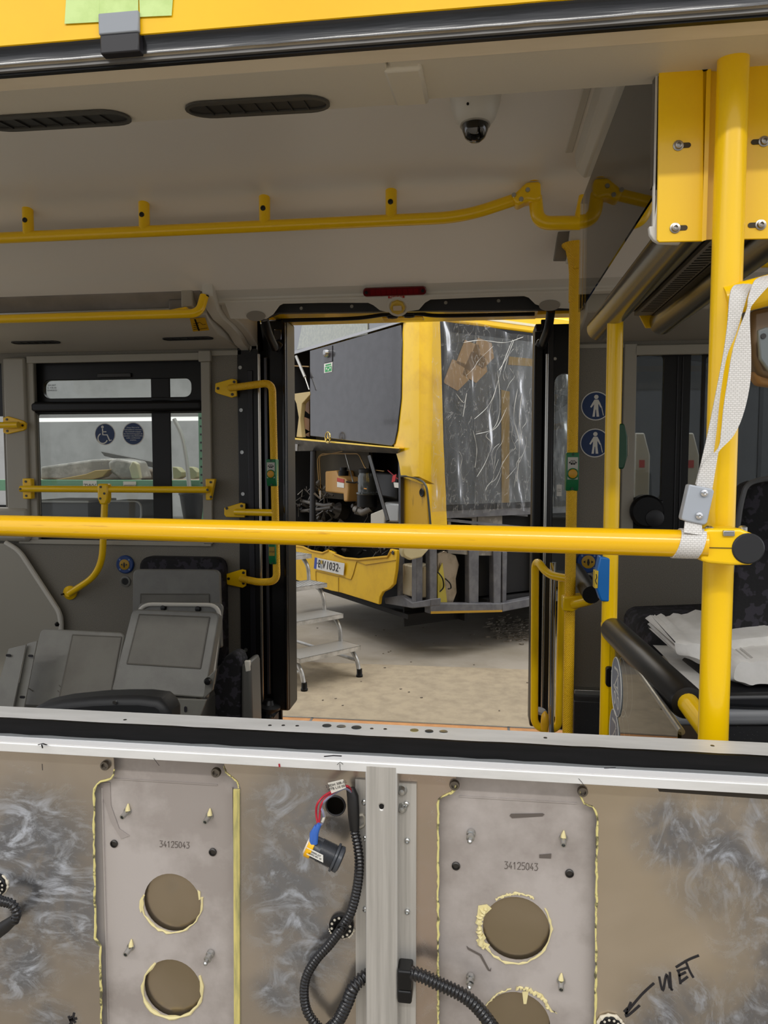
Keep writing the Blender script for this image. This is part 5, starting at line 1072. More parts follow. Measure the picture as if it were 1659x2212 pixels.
for pts,r,mt in (([(690,1068),(686,990),(695,980),(775,980),(790,1014),(830,1018)],.006,M_cop),([(693,1060),(690,985),(740,975)],.005,M_cop),([(746,980),(763,1042)],.007,M_rod),([(838,1016),(860,1035)],.005,mk('red_wire','#a1202c',.4)),
                 ([(628,975),(630,1020),(638,1045)],.012,M_rod),([(640,1080),(700,1092),(720,1090)],.02,mk('grey_hose','#4e4a45',.4)),([(640,1105),(690,1100),(716,1096)],.018,bpy.data.materials['grey_hose'])):
    P = [RP(a,b,-.12) for a,b in pts]; MB().tube(fillet(P,.05,4),r,8).build('engine_pipe',mt,bus)
for a,b,r,l in ((640,1030,.09,.25),(655,1085,.08,.2),(632,1095,.06,.2),(700,1115,.10,.2),(665,1060,.07,.3),(735,1105,.09,.2),(783,1100,.05,.25)):
    c = RP(a,b,-.3); MB().lathe(c,(-.6,-.5,.25 if a % 2 else -.2),[(r*.6,-l*.5),(r,-l*.3),(r,l*.2),(r*.7,l*.35),(r*.4,l*.5)],16).build('engine_block', mk('engine_metal_dark','#4a4642',.35,metal=.5) if 'engine_metal_dark' not in bpy.data.materials else bpy.data.materials['engine_metal_dark'], bus)
c = RP(640,1100,-.08); MB().lathe(c,(0,0,1),[(.045,-.10),(.05,-.08),(.05,.06),(.035,.08),(.03,.12)],16).build('oil_filter', mk('pale_canister','#a9a59a',.4), bus)
c = RP(788,1105,-.12); MB().tube([RP(768,1100,-.1),RP(785,1108,-.1),RP(800,1100,-.12),RP(812,1085,-.2)],.035,12).build('intake_hose', mk('cast_elbow','#6d6861',.4,metal=.6), bus)
rpoly([(828,1084),(862,1088),(862,1130),(828,1128)],-.03,.25,mk('aluminium_box','#9d9d9b',.3,metal=.7),'gearbox_housing',bev=.02)
rpoly([(800,1110),(830,1098),(830,1145),(800,1145)],-.02,.2,mk('white_box','#b9b4a8',.5),'white_container',bev=.01)
rpoly([(810,1020),(858,1024),(856,1080),(815,1072)],-.25,.2,mk('black_tank','#19191b',.4),'black_tank',bev=.02)
rpoly([(848,1028),(856,1024),(853,1040),(846,1042)],-.02,.004,mk('red_tag','#c03032',.5),'warning_tag'); rpoly([(850,1042),(862,1043),(862,1054),(852,1053)],-.02,.004,WHT,'warning_label')
# tangle of small engine hardware: too many and too small to tell apart
m = MB(); random.seed(5)
for k in range(150):
    a = random.choice([random.uniform(626,725), random.uniform(626,860)]); b = random.uniform(1045,1195) if a < 800 else random.uniform(1130,1195); p = RP(a,b,-random.uniform(.03,.3))
    if random.random() < .5: m.lathe(p,(random.uniform(-1,1),random.uniform(-1,1),random.uniform(-1,1)),[(random.uniform(.008,.03),-.04),(random.uniform(.01,.035),.0),(.01,.05)],7)
    else:
        q = [p]; 
        for j in range(3): q.append(q[-1]+V((random.uniform(-.08,.08),random.uniform(-.05,.05),random.uniform(-.08,.08))))
        m.tube(q,random.uniform(.004,.012),6)
    m.mat(random.choice([0,0,0,1,2]))
m.build('engine_hardware',[bpy.data.materials['engine_metal_dark'],mk('engine_grey','#8a857d',.35,metal=.6),mk('engine_black','#101010',.4)],bus,kind='stuff')
# yellow corner pillar: one smooth sheet wrapping rear edge and side edge
rows = []
for (yy, rl_, rr_, sr_) in ((560,872,905,950),(690,872,905,950),(740,868,903,952),(850,864,900,955),(920,858,898,957),(960,850,898,958),(1000,862,900,960),(1029,866,902,961),(1046,916,918,962),(1064,923,925,963),(1100,928,930,964),(1135,932,934,966)):
    if yy < 1040:
        a0 = RP(rl_,yy,.0); a1 = RP(rr_-14,yy,.012); a2 = C2*1.0; 
        zz_ = a1.z; k0 = C2-V2*.004-U2*.004+UZ*zz_; k1 = C2+V2*.06-U2*.012+UZ*zz_; s1 = SP(sr_,yy,.012)
        rows.append([a0,a1,C2+U2*.06-V2*.012+UZ*zz_,k0,k1,s1,SP(sr_,yy,-.03)])
    else:
        s0 = SP(rl_,yy,.012); s1 = SP(sr_,yy,.012); rows.append([s0-U2*-.03,s0,s0+(s1-s0)*.25,s0+(s1-s0)*.5,s0+(s1-s0)*.75,s1,SP(sr_,yy,-.03)])
MB().sheet(rows).build('corner_panel', mk('yellow_bus_corner','#f2c500',.25,coat=.4,noise=('#e3b410',5,.5,.7)), bus, ang=50)
sc = rpoly([(866,1030),(880,1030),(905,1037),(916,1046),(921,1060),(926,1135),(866,1135)],-.04,.02,mk('dirty_yellow','#c79a10',.45,noise=('#4a3d16',7,.50,.68,7),stretch=(1,1,.35)),'lamp_recess',bev=.01)
c = RP(911,1064,-.03); MB().lathe(c,-V2,[(.035,0),(.03,.004),(.02,.0)],16).build('lamp_hole', BLKP, sc)
MB().tube(bez([RP(*q,.0) for q in ((866,1029),(884,1029),(908,1037),(919,1048),(924,1070),(930,1135))],5),.009,8).build('recess_seal', mk('grey_black_seal','#3a3a30',.5), bus)
# bumper with registration plate
bp = [(560,1150),(625,1178),(640,1181),(655,1182),(672,1190),(697,1195),(710,1189),(722,1194),(719,1199),(745,1206),(775,1208),(838,1202),(842,1186),(856,1188),(857,1200),(855,1230),(850,1262),(840,1272),(826,1279),(820,1290),(818,1306),(790,1297),(735,1280),(715,1276),(702,1272),(640,1253),(560,1225)]
bm_ = rpoly(bp,.10,.03,mk('yellow_bumper','#e6b80c',.42,noise=('#d8a90a',6,.45,.7)),'bumper',bev=.006)
rtube([(625,1178),(655,1182),(672,1190),(697,1195),(710,1189)],.012,mk('bumper_rim','#c99a10',.5),'bumper_rim',.10,bm_); rtube([(722,1197),(745,1206),(775,1209),(838,1203),(845,1190)],.012,bpy.data.materials['bumper_rim'],'bumper_rim',.10,bm_)
MB().lathe(RP(849,1194,.105),-V2,[(.018,0),(.016,.006),(.008,.006)],12).build('bumper_bolt', M_nut, bm_)
rtube([(770,1214),(763,1240),(758,1252),(733,1245)],.003,mk('crease_dark','#a5800c',.5),'bumper_crease',.104,bm_); rtube([(682,1234),(683,1266)],.0025,bpy.data.materials['crease_dark'],'bumper_joint',.104,bm_); rtube([(731,1248),(731,1279)],.0025,bpy.data.materials['crease_dark'],'bumper_joint',.104,bm_); rtube([(682,1234),(732,1246)],.0025,bpy.data.materials['crease_dark'],'bumper_joint',.104,bm_)
rtube([(770,1213),(790,1220),(855,1210)],.003,bpy.data.materials['crease_dark'],'bumper_crease',.104,bm_)
rt = -U2
ctr = RP(712,1222.5,.115); PW,PH = .52,.112
# plate follows the tilt of the bumper in the photograph
pa, pb_, pc_ = RP(681,1204,.115), RP(745,1217,.115), RP(679,1228,.115)
rdir = (pb_-pa); updir = (pa-pc_); plw, plh = rdir.length, updir.length; rdir.normalize(); updir.normalize()
quad = [pa, pb_, pb_-updir*plh, pc_]
MB().prism(quad, -V2*.004).build('number_plate', mk('plate_white','#d9d8d3',.35), bm_)
eu = [pa, pa+rdir*plw*.085, pc_+rdir*plw*.085, pc_]; MB().prism([p-V2*.004 for p in eu], -V2*.002).build('plate_blue_band', mk('plate_blue','#1f3f9c',.4), bm_)
pcn = (pa+pb_)/2-updir*plh*.5-V2*.007
text('plate_text','·B',pcn-rdir*plw*.335,rdir,updir,plh*.98,M_ink,bm_,.001,sx=1.0)
text('plate_text','V',pcn-rdir*plw*.155,rdir,updir,plh*.98,M_ink,bm_,.001,sx=.95); text('plate_text','1032·',pcn+rdir*plw*.155,rdir,updir,plh*.98,M_ink,bm_,.001,sx=1.15)
MB().lathe(pcn-rdir*plw*.24+updir*plh*.22,-V2,[(plh*.17,0),(plh*.17,.002)],14).build('plate_seal', mk('plate_seal_gold','#b59a3a',.4), bm_)
MB().lathe(pcn-rdir*plw*.24-updir*plh*.17,-V2,[(plh*.18,0),(plh*.18,.002)],14).build('plate_seal', mk('plate_seal_grey','#9aa0a6',.4), bm_)
# lower corner: steel frame, cans, foil
def sbar(pts,w,mat,nm,d=0.0,th=.06): return spoly(pts,d,th,mat,nm,bev=.006)
lbox(.03,.10,.0,.06,.12,.75,M_fr,'frame_post',.004)
sbar([(928,1130),(944,1130),(944,1305),(928,1305)],0,M_fr,'frame_post'); sbar([(1013,1175),(1035,1175),(1034,1304),(1013,1304)],-.05,M_fr,'frame_post'); sbar([(1066,1190),(1083,1190),(1082,1306),(1066,1306)],0,M_fr,'frame_post'); sbar([(1086,1192),(1096,1192),(1094,1305),(1085,1305)],.0,M_fr,'frame_post')
rtube([(866,1195),(866,1293)],.03,M_fr,'frame_post',-.02)
spoly([(929,1304),(1085,1304),(1085,1322),(929,1326)],.03,.08,M_fr,'sill_beam',bev=.006); spoly([(1085,1304),(1260,1270),(1260,1288),(1085,1322)],.03,.08,M_fr,'sill_beam',bev=.006)
spoly([(931,1321),(1085,1318),(1085,1322),(931,1326)],.036,.01,mk('yellow_edge_paint','#b58c20',.5),'painted_edge')
rpoly([(830,1292),(866,1286),(890,1302),(930,1294),(930,1310),(890,1314),(832,1304)],.02,.1,M_fr,'corner_beam',bev=.006)
c = RP(902,1255,-.12); a_ = L(.10,.14,0)
cn = thing('x','','x') if False else None
pcx, pcz0, pcz1 = RP(898,1290,-.05), RP(898,1290,-.05).z, RP(898,1222,-.05).z
MB().prism([L(.35,.02,pcz0),L(.12,.02,pcz0),L(.05,.10,pcz0),L(.05,.22,pcz0),L(.35,.22,pcz0)],UZ*(pcz1-pcz0)).build('fuel_can', mk('beige_can','#b3a88f',.4,noise=('#8d7a5c',6,.5,.64),stretch=(3,3,.6)), bus, bevel=.012)
spoly([(946,1196),(960,1190),(985,1200),(992,1220),(985,1250),(987,1280),(978,1304),(946,1304)],-.08,.03,mk('heat_shield_foil','#9c8f7d',.3,metal=.6,noise=('#7d725f',6,.4,.6),bump=(9,.4)),'heat_shield',bev=.004)
spoly([(946,1240),(956,1216),(966,1302),(946,1303)],-.06,.01,mk('yellow_film','#b7a63c',.4),'yellow_film')
MB().tube(bez([SP(*q,-.04) for q in ((946,1236),(956,1250),(958,1268),(950,1278))],5),.006,8).build('loose_cable', BLKP, bus); MB().tube(bez([SP(*q,-.04) for q in ((962,1250),(972,1260),(974,1270),(968,1272))],5),.006,8).build('loose_cable', BLKP, bus)
hp = spoly([(870,1178),(928,1186),(912,1204),(888,1210),(874,1203),(870,1195)],.02,.06,mk('headlamp_shell','#c4b78e',.3),'lamp_shell',bev=.012)
# side: cant rail, window band with film, pillars, waist frame
zc0 = SP(1120,716).z; zw0 = SP(1100,1098).z
lbox(-.012,.05,.10,12,zc0,2.56,YD,'cant_rail',.02)
lbox(-.016,.0,.12,12,zc0+.055,zc0+.075,mk('white_edge_line','#e6dfc0',.3),'cant_rail_edge')
lbox(-.004,.05,.16,12,zw0-.06,zw0,M_fr,'waist_rail')
t0 = .20; k = 0; M_cb = mk('ochre_cabin_panel','#7d652a',.5)
MD = glass('dirty_bus_pane',(.66,.67,.66,1),1.0,.05,haze=('#8d9090',.10))
while t0 < 11:
    w = 1.30 if k == 0 else 1.55
    lbox(-.002,.004,t0,t0+w,zw0,zc0,MD,'window_pane')
    lbox(-.010,.03,t0-.035,t0+.035,zw0,zc0,BLKP,'window_pillar'); 
    lbox(-.007,.02,t0+.03,t0+w-.03,zc0-.07,zc0,BLKP,'pane_border'); lbox(-.007,.02,t0+.03,t0+w-.03,zw0,zw0+.05,BLKP,'pane_border')
    lbox(.5,.53,t0+w*.62,t0+w*.62+.03,.1,2.4,Y_,'cabin_pole'); lbox(.28,.30,t0+w*.46,t0+w*.56,.5,2.0,M_cb,'cabin_partition_yellow'); lbox(.34,.40,t0+w*.55,t0+w*.95,1.95,2.08,M_cb,'cabin_rail')
    t0 += w; k += 1
for (q,ang) in (((1012,770),.2),((1040,765),-.3),((985,812),.5),((1025,795),.1)):
    p = SP(*q,.006); MB().prism([p+V2*a*.9+UZ*b for a,b in ((-.14,-.06),(.02,-.12),(.15,-.02),(.12,.10),(-.04,.13))],U2*.008).build('cardboard_sheet', mk('brown_cardboard','#8f7450',.7) if 'brown_cardboard' not in bpy.data.materials else bpy.data.materials['brown_cardboard'], bus)
spoly([(1083,842),(1101,846),(1100,1090),(1084,1088)],.004,.008,M_cb,'ochre_pillar')
spoly([(1100,770),(1160,776),(1160,792),(1098,788)],.004,.006,M_cb,'ochre_rail')
for t in (1.9,3.3,4.7,6.1,7.5,9.0): lbox(.0,.05,t,t+.05,.1,zw0,M_fr,'frame_post')
lbox(.0,.04,2.6,12,.1,.72,YD,'side_panel',.01)
lbox(.12,.16,.7,2.6,.12,.9,M_in,'inner_dark')
for pts in ([(966,1095),(1140,1110),(1140,1116),(966,1101)],[(966,1120),(1140,1138),(1140,1144),(966,1126)]): spoly(pts,-.01,.03,M_fr,'waist_bar')
for pts,hl in (([(968,1100),(1030,1106),(1030,1200),(968,1195)],[(974,1118),(1020,1120),(1020,1190),(974,1188)]),([(1032,1098),(1085,1102),(1085,1200),(1032,1200)],None),):
    spoly(pts,-.02,.02,mk('worn_panel','#6c665d',.6,noise=('#8f8a80',7,.5,.62)) if 'worn_panel' not in bpy.data.materials else bpy.data.materials['worn_panel'],'waist_panel',holes=[hl] if hl else ())
# plastic film hanging over the first side windows (a real crumpled sheet)
def film_mat():
    m = bpy.data.materials.new('crumpled_film'); m.use_nodes = True; nt = m.node_tree; N = nt.nodes; L_ = nt.links
    for n in list(N): N.remove(n)
    o = N.new('ShaderNodeOutputMaterial'); t = N.new('ShaderNodeBsdfTransparent'); t.inputs['Color'].default_value = (.88,.88,.87,1)
    g = N.new('ShaderNodeBsdfGlossy'); g.inputs['Roughness'].default_value = .22; d = N.new('ShaderNodeBsdfDiffuse'); d.inputs['Color'].default_value = (.75,.75,.74,1)
    tc = N.new('ShaderNodeTexCoord'); mp = N.new('ShaderNodeMapping'); mp.inputs['Scale'].default_value = (2.6,2.6,.9); mp.inputs['Rotation'].default_value = (0,.25,0); L_.new(tc.outputs['Object'],mp.inputs['Vector'])
    nz = N.new('ShaderNodeTexNoise'); nz.inputs['Scale'].default_value = 4; nz.inputs['Detail'].default_value = 5; nz.inputs['Distortion'].default_value = 1.2; L_.new(mp.outputs['Vector'],nz.inputs['Vector'])
    s = N.new('ShaderNodeMath'); s.operation = 'SUBTRACT'; s.inputs[1].default_value = .5; L_.new(nz.outputs['Fac'],s.inputs[0]); ab = N.new('ShaderNodeMath'); ab.operation = 'ABSOLUTE'; L_.new(s.outputs['Value'],ab.inputs[0])
    r = N.new('ShaderNodeMapRange'); r.inputs['From Min'].default_value = .012; r.inputs['From Max'].default_value = .0; r.inputs['To Min'].default_value = .03; r.inputs['To Max'].default_value = .30; L_.new(ab.outputs['Value'],r.inputs['Value'])
    n2 = N.new('ShaderNodeTexNoise'); n2.inputs['Scale'].default_value = 90; L_.new(tc.outputs['Object'],n2.inputs['Vector']); r2 = N.new('ShaderNodeMapRange'); r2.inputs['From Min'].default_value = .72; r2.inputs['From Max'].default_value = .76; r2.inputs['To Max'].default_value = .5; L_.new(n2.outputs['Fac'],r2.inputs['Value'])
    mx = N.new('ShaderNodeMath'); mx.operation = 'MAXIMUM'; L_.new(r.outputs['Result'],mx.inputs[0]); L_.new(r2.outputs['Result'],mx.inputs[1])
    a = N.new('ShaderNodeMixShader'); L_.new(mx.outputs['Value'],a.inputs['Fac']); L_.new(t.outputs['BSDF'],a.inputs[1]); L_.new(d.outputs['BSDF'],a.inputs[2])
    f = N.new('ShaderNodeFresnel'); f.inputs['IOR'].default_value = 1.22; b = N.new('ShaderNodeMixShader'); L_.new(f.outputs['Fac'],b.inputs['Fac']); L_.new(a.outputs['Shader'],b.inputs[1]); L_.new(g.outputs['BSDF'],b.inputs[2]); L_.new(b.outputs['Shader'],o.inputs['Surface'])
    return m
random.seed(11)
from mathutils import noise as MN
rows = []
nc, nr = 60, 54
for j in range(nr+1):
    row = []
    for i in range(nc+1):
        b = .10+(1.75)*i/nc; zt__ = zc0+.10-.13*min(1,max(0,(b-.1)/.8)); z = zt__-(zt__-zw0+.02)*j/nr
        q = V((b*5,z*1.6,0)); dd = MN.noise(q)*.5+abs(MN.noise(q*2.3+V((3,1,0))))*.35+abs(MN.noise(V((b*9+z*2.2,z*1.1,5))))*.5
        row.append(L(-.020-.045*dd,b,z+ (.02*math.sin(b*9) if j == nr else 0)))
    rows.append(row)
MB().sheet(rows).build('plastic_film', film_mat(), bus, ang=180)
# pale creases standing up from the film
M_cr = mk('film_crease','#d8d8d4',.15)
for pts in ([(1108,732),(1085,790),(1068,850),(1052,880),(1025,905)],[(1095,880),(1075,920),(1050,940),(1062,960),(1048,1000),(1030,1030)],[(1118,840),(1110,900),(1122,960),(1116,1040)],[(1075,800),(1080,880),(1066,925),(1028,938)],[(1000,740),(1040,735),(1090,740),(1130,728)],[(985,850),(1002,870),(1008,850),(1000,900)],[(1110,735),(1096,770),(1078,800)],[(1022,930),(1030,970),(1026,1010)],[(1128,850),(1122,900),(1128,960)]):
    P = bez([SP(*q,.045) for q in pts],6); n = len(P); MB().tube(P,1,6,True,[.0022*(.25+abs(math.sin(3*i/n*3.1))*.9) for i in range(n)]).build('film_fold', M_cr, bus)
random.seed(21)
for k in range(15):
    x0 = random.gauss(1072,38); y0 = random.uniform(745,1000)
    if not 962 < x0 < 1138: continue
    q = [(x0,y0)]
    for j in range(4): q.append((q[-1][0]+random.gauss(-4,7), q[-1][1]+random.uniform(10,26)))
    P = bez([SP(a,b,.040) for a,b in q],5); n = len(P); MB().tube(P,1,5,True,[.0012*(.2+abs(math.sin(2.2*i/n*3.1+k))) for i in range(n)]).build('film_fold', M_cr, bus)
# wheels keep the bus on the ground
for b in (2.9,8.6):
    for a in (.18,2.3): MB().lathe(L(a-.14,b,GZ+.48),U2,[(.2,0),(.40,.0),(.48,.03),(.48,.25),(.40,.28),(.2,.28)],28).build('wheel', BLKP, bus)
# ================================================================ step ladder
LF1, LF2 = onZ(652,1490,GZ), onZ(771,1460,GZ); wv = (LF2-LF1); LW = wv.length; wv.normalize(); av = UZ.cross(wv).normalized()
M_ald = mk('ladder_aluminium','#d2d1ce',.32,metal=.45,noise=('#aaa9a6',9,.4,.6))
M_tr = mk('diamond_tread_plate','#d5d5d3',.35,metal=.35)
def diamond(m):
    nt = m.node_tree; N = nt.nodes; L_ = nt.links; tc = N.new('ShaderNodeTexCoord'); mp = N.new('ShaderNodeMapping'); mp.inputs['Rotation'].default_value = (0,0,math.atan2(wv.y,wv.x)+.785); mp.inputs['Scale'].default_value = (34,34,34); L_.new(tc.outputs['Object'],mp.inputs['Vector'])
    c = N.new('ShaderNodeTexChecker'); c.inputs['Scale'].default_value = 1; L_.new(mp.outputs['Vector'],c.inputs['Vector'])
    n = N.new('ShaderNodeTexVoronoi'); n.inputs['Scale'].default_value = 1.0; n.inputs['Randomness'].default_value = 0.1; L_.new(mp.outputs['Vector'],n.inputs['Vector'])
    r = N.new('ShaderNodeMapRange'); r.inputs['From Min'].default_value = .3; r.inputs['From Max'].default_value = .2; L_.new(n.outputs['Distance'],r.inputs['Value'])
    mx = N.new('ShaderNodeMix'); mx.data_type = 'RGBA'; mx.inputs['A'].default_value = lin('#a3a3a1'); mx.inputs['B'].default_value = lin('#f2f2f0'); L_.new(r.outputs['Result'],mx.inputs['Factor']); L_.new(mx.outputs['Result'],N['Principled BSDF'].inputs['Base Color'])
    bp = N.new('ShaderNodeBump'); bp.inputs['Strength'].default_value = .8; bp.inputs['Distance'].default_value = .003; L_.new(r.outputs['Result'],bp.inputs['Height']); L_.new(bp.outputs['Normal'],N['Principled BSDF'].inputs['Normal'])
diamond(M_tr)
ld = thing('step_ladder', 'silver aluminium step stand with patterned treads and black feet in the doorway', 'ladder', LF1)
rise = (onY(767,1400,LF2.y).z-GZ); run = .205
ladder_parts = 5
for k in range(5):
    z = GZ+.02+rise*(k+1)*1.0; o = LF1+av*(run*k-.02)-wv*.03; o.z = z
    A_, B_, C_, D_ = o, o+wv*(LW+.05), o+wv*(LW+.05)+av*.235, o+av*.235
    td = MB().prism([A_,B_,C_,D_],UZ*-.004).build('tread', M_tr, ld)
    MB().prism([A_,B_,B_-UZ*.034,A_-UZ*.034],av*.003).build('tread_front', M_ald, td); MB().prism([B_,C_,C_-UZ*.034,B_-UZ*.034],wv*-.003).build('tread_side', M_ald, td); MB().prism([A_,D_,D_-UZ*.034,A_-UZ*.034],wv*.003).build('tread_side', M_ald, td)
    for s in (0,1):
        base = LF1+wv*(LW*s)+av*run*k
        top = base+UZ*0; top.z = z-.03
        bz = GZ+.02 if k == 0 else z-rise-.006
        b0 = V((base.x,base.y,bz))+(-av*.03 if k == 0 else V((0,0,0))); 
        if k: b0 = b0-av*.01
        P = [b0,V((base.x,base.y,top.z-.07))+av*.0,V((base.x,base.y,top.z-.005))+av*.08]
        MB().tube(fillet(P,.07,6),.0165,12).build('leg', M_ald, ld)
    if k == 0:
        for s in (0,1):
            b0 = LF1+wv*(LW*s)-av*.03; MB().lathe(V((b0.x,b0.y,GZ)),(0,0,1),[(.025,0),(.025,.014),(.021,.02),(.020,.06)],14).build('rubber_foot', BLKP, ld)
for s in (0,1):
    b0 = LF1+wv*LW*s+av*(run*4+.22); MB().tube([V((b0.x,b0.y,GZ+.02)),V((b0.x,b0.y,GZ+rise*5))],.0125,12).build('rear_leg', M_ald, ld)
    MB().lathe(V((b0.x,b0.y,GZ)),(0,0,1),[(.021,0),(.021,.014),(.016,.06)],14).build('rubber_foot', BLKP, ld)
    c0 = LF1+wv*LW*s+av*.02; MB().tube([V((c0.x,c0.y,GZ+.12)),V((b0.x,b0.y,GZ+.12))],.013,10).build('side_rail', M_ald, ld)
# debris on the floor
random.seed(3); m = MB()
for k in range(260):
    p = onZ(random.gauss(1118,32),random.gauss(1362,12),GZ+.001); s = random.uniform(.006,.03)
    m.obox(p+UZ*.006,V((s,random.uniform(-.01,.01),.003)),V((random.uniform(-.01,.01),s*.6,0)),UZ*random.uniform(.002,.008))
for k in range(26):
    p = onZ(random.uniform(640,1140),random.uniform(1340,1540),GZ+.001); s = random.uniform(.002,.007); m.obox(p+UZ*.003,V((s,.004,0)),V((-.003,s*.5,0)),UZ*.003)
o = m.build('floor_debris', mk('debris_grey','#6d655a',.8,noise=('#9c9384',30,.4,.6)), None, smooth=False); o['kind'] = 'stuff'; o['label'] = 'dry crumbs and chips swept on the concrete beside the bus'; o['category'] = 'debris'
# ================================================================ racks behind the left window
RKY = 5.2
def K(px,py,y=RKY): return onY(px,py,y)
M_gb = mk('green_rack_paint','#6fa283',.5)
rk = thing('storage_rack', 'green steel storage rack seen through the left window', 'rack', V((K(200,1050).x,RKY,GZ)))
a,b = K(-60,1036),K(470,1062); MB().box((a.x,RKY,b.z),(b.x,RKY+.05,a.z)).build('shelf_beam', M_gb, rk, bevel=.004)
MB().box((a.x,RKY+.05,a.z-.03),(b.x,RKY+.9,a.z-.005)).build('shelf_board', mk('rack_board','#8d7d66',.7), rk)
for px in (430,-40):
    q0,q1 = K(px,800),K(px+14,1060); MB().box((q0.x,RKY-.03,GZ),(q1.x,RKY+.03,2.6)).build('rack_upright', M_gb, rk)
    for k in range(16): 
        z = 1.0+k*.06; MB().lathe(V(((q0.x+q1.x)/2,RKY-.031,z)),(0,-1,0),[(.008,0),(.008,.001)],8).build('upright_hole', M_ink, rk)
MB().box((a.x,RKY,K(0,1140).z),(b.x,RKY+.8,K(0,1128).z)).build('lower_shelf', mk('white_shelf','#b9b9b6',.5), rk)
def card(x0,y0,x1,y1,txt,lab):
    o = thing('shelf_card',lab,'sign',K((x0+x1)/2,(y0+y1)/2,RKY-.01)); p,q = K(x0,y0,RKY-.006),K(x1,y1,RKY-.006)
    MB().box((p.x,RKY-.006,q.z),(q.x,RKY-.003,p.z)).build('card', WHT, o); text('card_text',txt,V(((p.x+q.x)/2,RKY-.0065,(p.z+q.z)/2-.0)),UX,UZ,.045 if len(txt) < 5 else .02,M_ink,o,.0003)
card(179,1038,209,1062,'ZWV','white shelf card with ZWV on the green beam'); card(266,1040,294,1062,'Lagermaterial\nSeite','white shelf card of small print right of the ZWV card')
M_wrap = mk('plastic_wrap','#8a8780',.2,noise=('#b5b2aa',7,.45,.65),bump=(14,.6))
def lump(pts,y,th,mat,nm,lab,cat='part',bev=.02):
    o = MB().prism([K(p,q,y) for p,q in pts],(0,th,0)).build(nm,mat,None,bevel=bev,seg=3); return tag(o,lab,cat)
lump([(86,1036),(86,1008),(130,1002),(200,992),(250,990),(262,1036)],RKY+.25,.3,M_wrap,'wrapped_panel','long panel in clear plastic wrap on the green rack','panel')
lump([(262,1036),(236,1020),(232,998),(252,990),(286,996),(300,1034)],RKY+.12,.25,M_wrap,'crumpled_wrap','crumpled clear plastic on the green rack in the middle','wrap')
lump([(284,1034),(278,1010),(286,996),(296,1002),(302,1034)],RKY+.06,.05,mk('cream_panel','#b9b596',.5),'cream_panel','cream rounded panel end leaning on the green rack','panel',.008)
lump([(120,1036),(185,1024),(205,1016),(236,1014),(222,1030),(200,1036)],RKY+.08,.1,mk('ochre_sheet','#a58a4c',.5),'ochre_sheet','ochre sheet on the green rack before the wrapped panel','sheet',.006)
lump([(217,975),(330,998),(330,1010),(225,985)],RKY+.62,.05,mk('dark_grey_sheet','#55534f',.5),'dark_panel','dark grey flat panel tilted above the plastic wrap','panel',.004)
lump([(300,1036),(304,1012),(340,1016),(340,1036)],RKY+.42,.3,mk('brown_sheet','#6b5f50',.6),'brown_box','brown box at the right end of the green rack','box')
for k,(x0,lab) in enumerate(((374,'left yellowish shell on the rack right of the black post'),(408,'right yellowish shell on the rack right of the black post'))):
    lump([(x0,1034),(x0-2,1008),(x0+8,1010),(x0+18,1020),(x0+18,1030),(x0+10,1035)],RKY+.1,.1,mk('pale_shell','#a5a27c',.5) if k == 0 else bpy.data.materials['pale_shell'],'plastic_shell',lab,'panel',.006)
hose = thing('grey_hose', 'pale grey curved tube hanging at the rack right of the black post', 'tube', K(400,1000,RKY-.03)); MB().tube(bez([K(*q,RKY-.03) for q in ((376,905),(392,940),(402,990),(410,1062))],8),.016,10).build('tube', mk('pale_tube','#b9bab8',.35), hose)
crt = thing('grey_crate', 'low grey tray on the lower shelf behind the left window', 'crate', K(140,1090,RKY+.2))
p,q = K(86,1080,RKY+.1),K(190,1108,RKY+.1); MB().box((p.x,RKY+.1,K(0,1128).z),(q.x,RKY+.5,p.z-.02)).build('tray', mk('tray_grey','#55565a',.5), crt); MB().box((p.x-.02,RKY+.08,p.z-.02),(q.x+.02,RKY+.52,p.z)).build('tray_rim', mk('tray_rim','#a6a8aa',.4), crt, bevel=.006)
bx = thing('white_rack_box', 'white square box with rounded lid frame on the lower shelf', 'box', K(270,1100,RKY+.1))
p,q = K(222,1082,RKY+.12),K(306,1126,RKY+.12); MB().prism(rrect(V(((p.x+q.x)/2,RKY+.12,(p.z+q.z)/2)),q.x-p.x,p.z-q.z,.05,UX,UZ),(0,.3,0)).build('box_body', mk('dark_tub','#4d4f52',.5), bx, bevel=.008); 
fr = rrect(V(((p.x+q.x)/2,RKY+.115,(p.z+q.z)/2)),q.x-p.x,p.z-q.z,.05,UX,UZ); MB().tube(fr+[fr[0]],.008,8,False).build('box_rim', bpy.data.materials['tray_rim'], bx)
bk_ = thing('black_bucket', 'black bucket standing behind the lower right corner of the left window', 'bucket', K(416,1090,4.2)); MB().lathe(K(416,1130,4.2),(0,0,1),[(.05,0),(.075,.17),(.08,.172),(.08,.185),(.07,.185),(.05,.02)],20).build('bucket_body', BLKP, bk_); MB().cyl(K(416,1130,4.2)-UZ*.001,V((K(416,1130,4.2).x,4.2,GZ)),.06).build('bucket_stand', BLKP, bk_)
lt = thing('strip_lamp','long white strip lamp over the rack behind the left window','light',K(200,905,6.5)); p,q = K(86,903,6.5),K(345,908,6.5); MB().box((p.x-.2,6.5,q.z),(q.x+.4,6.6,p.z)).build('lamp_tube', mk('lamp_glow','#ffffff',.5,emit=1.0), lt); MB().box((p.x-.25,6.48,p.z),(q.x+.45,6.7,p.z+.05)).build('lamp_housing', mk('lamp_housing','#8d8d8b',.5), lt)
MB().cyl((q.x+.43,6.6,p.z+.05),(q.x+.43,6.6,6.0),.006).build('lamp_cable', BLKP, lt)
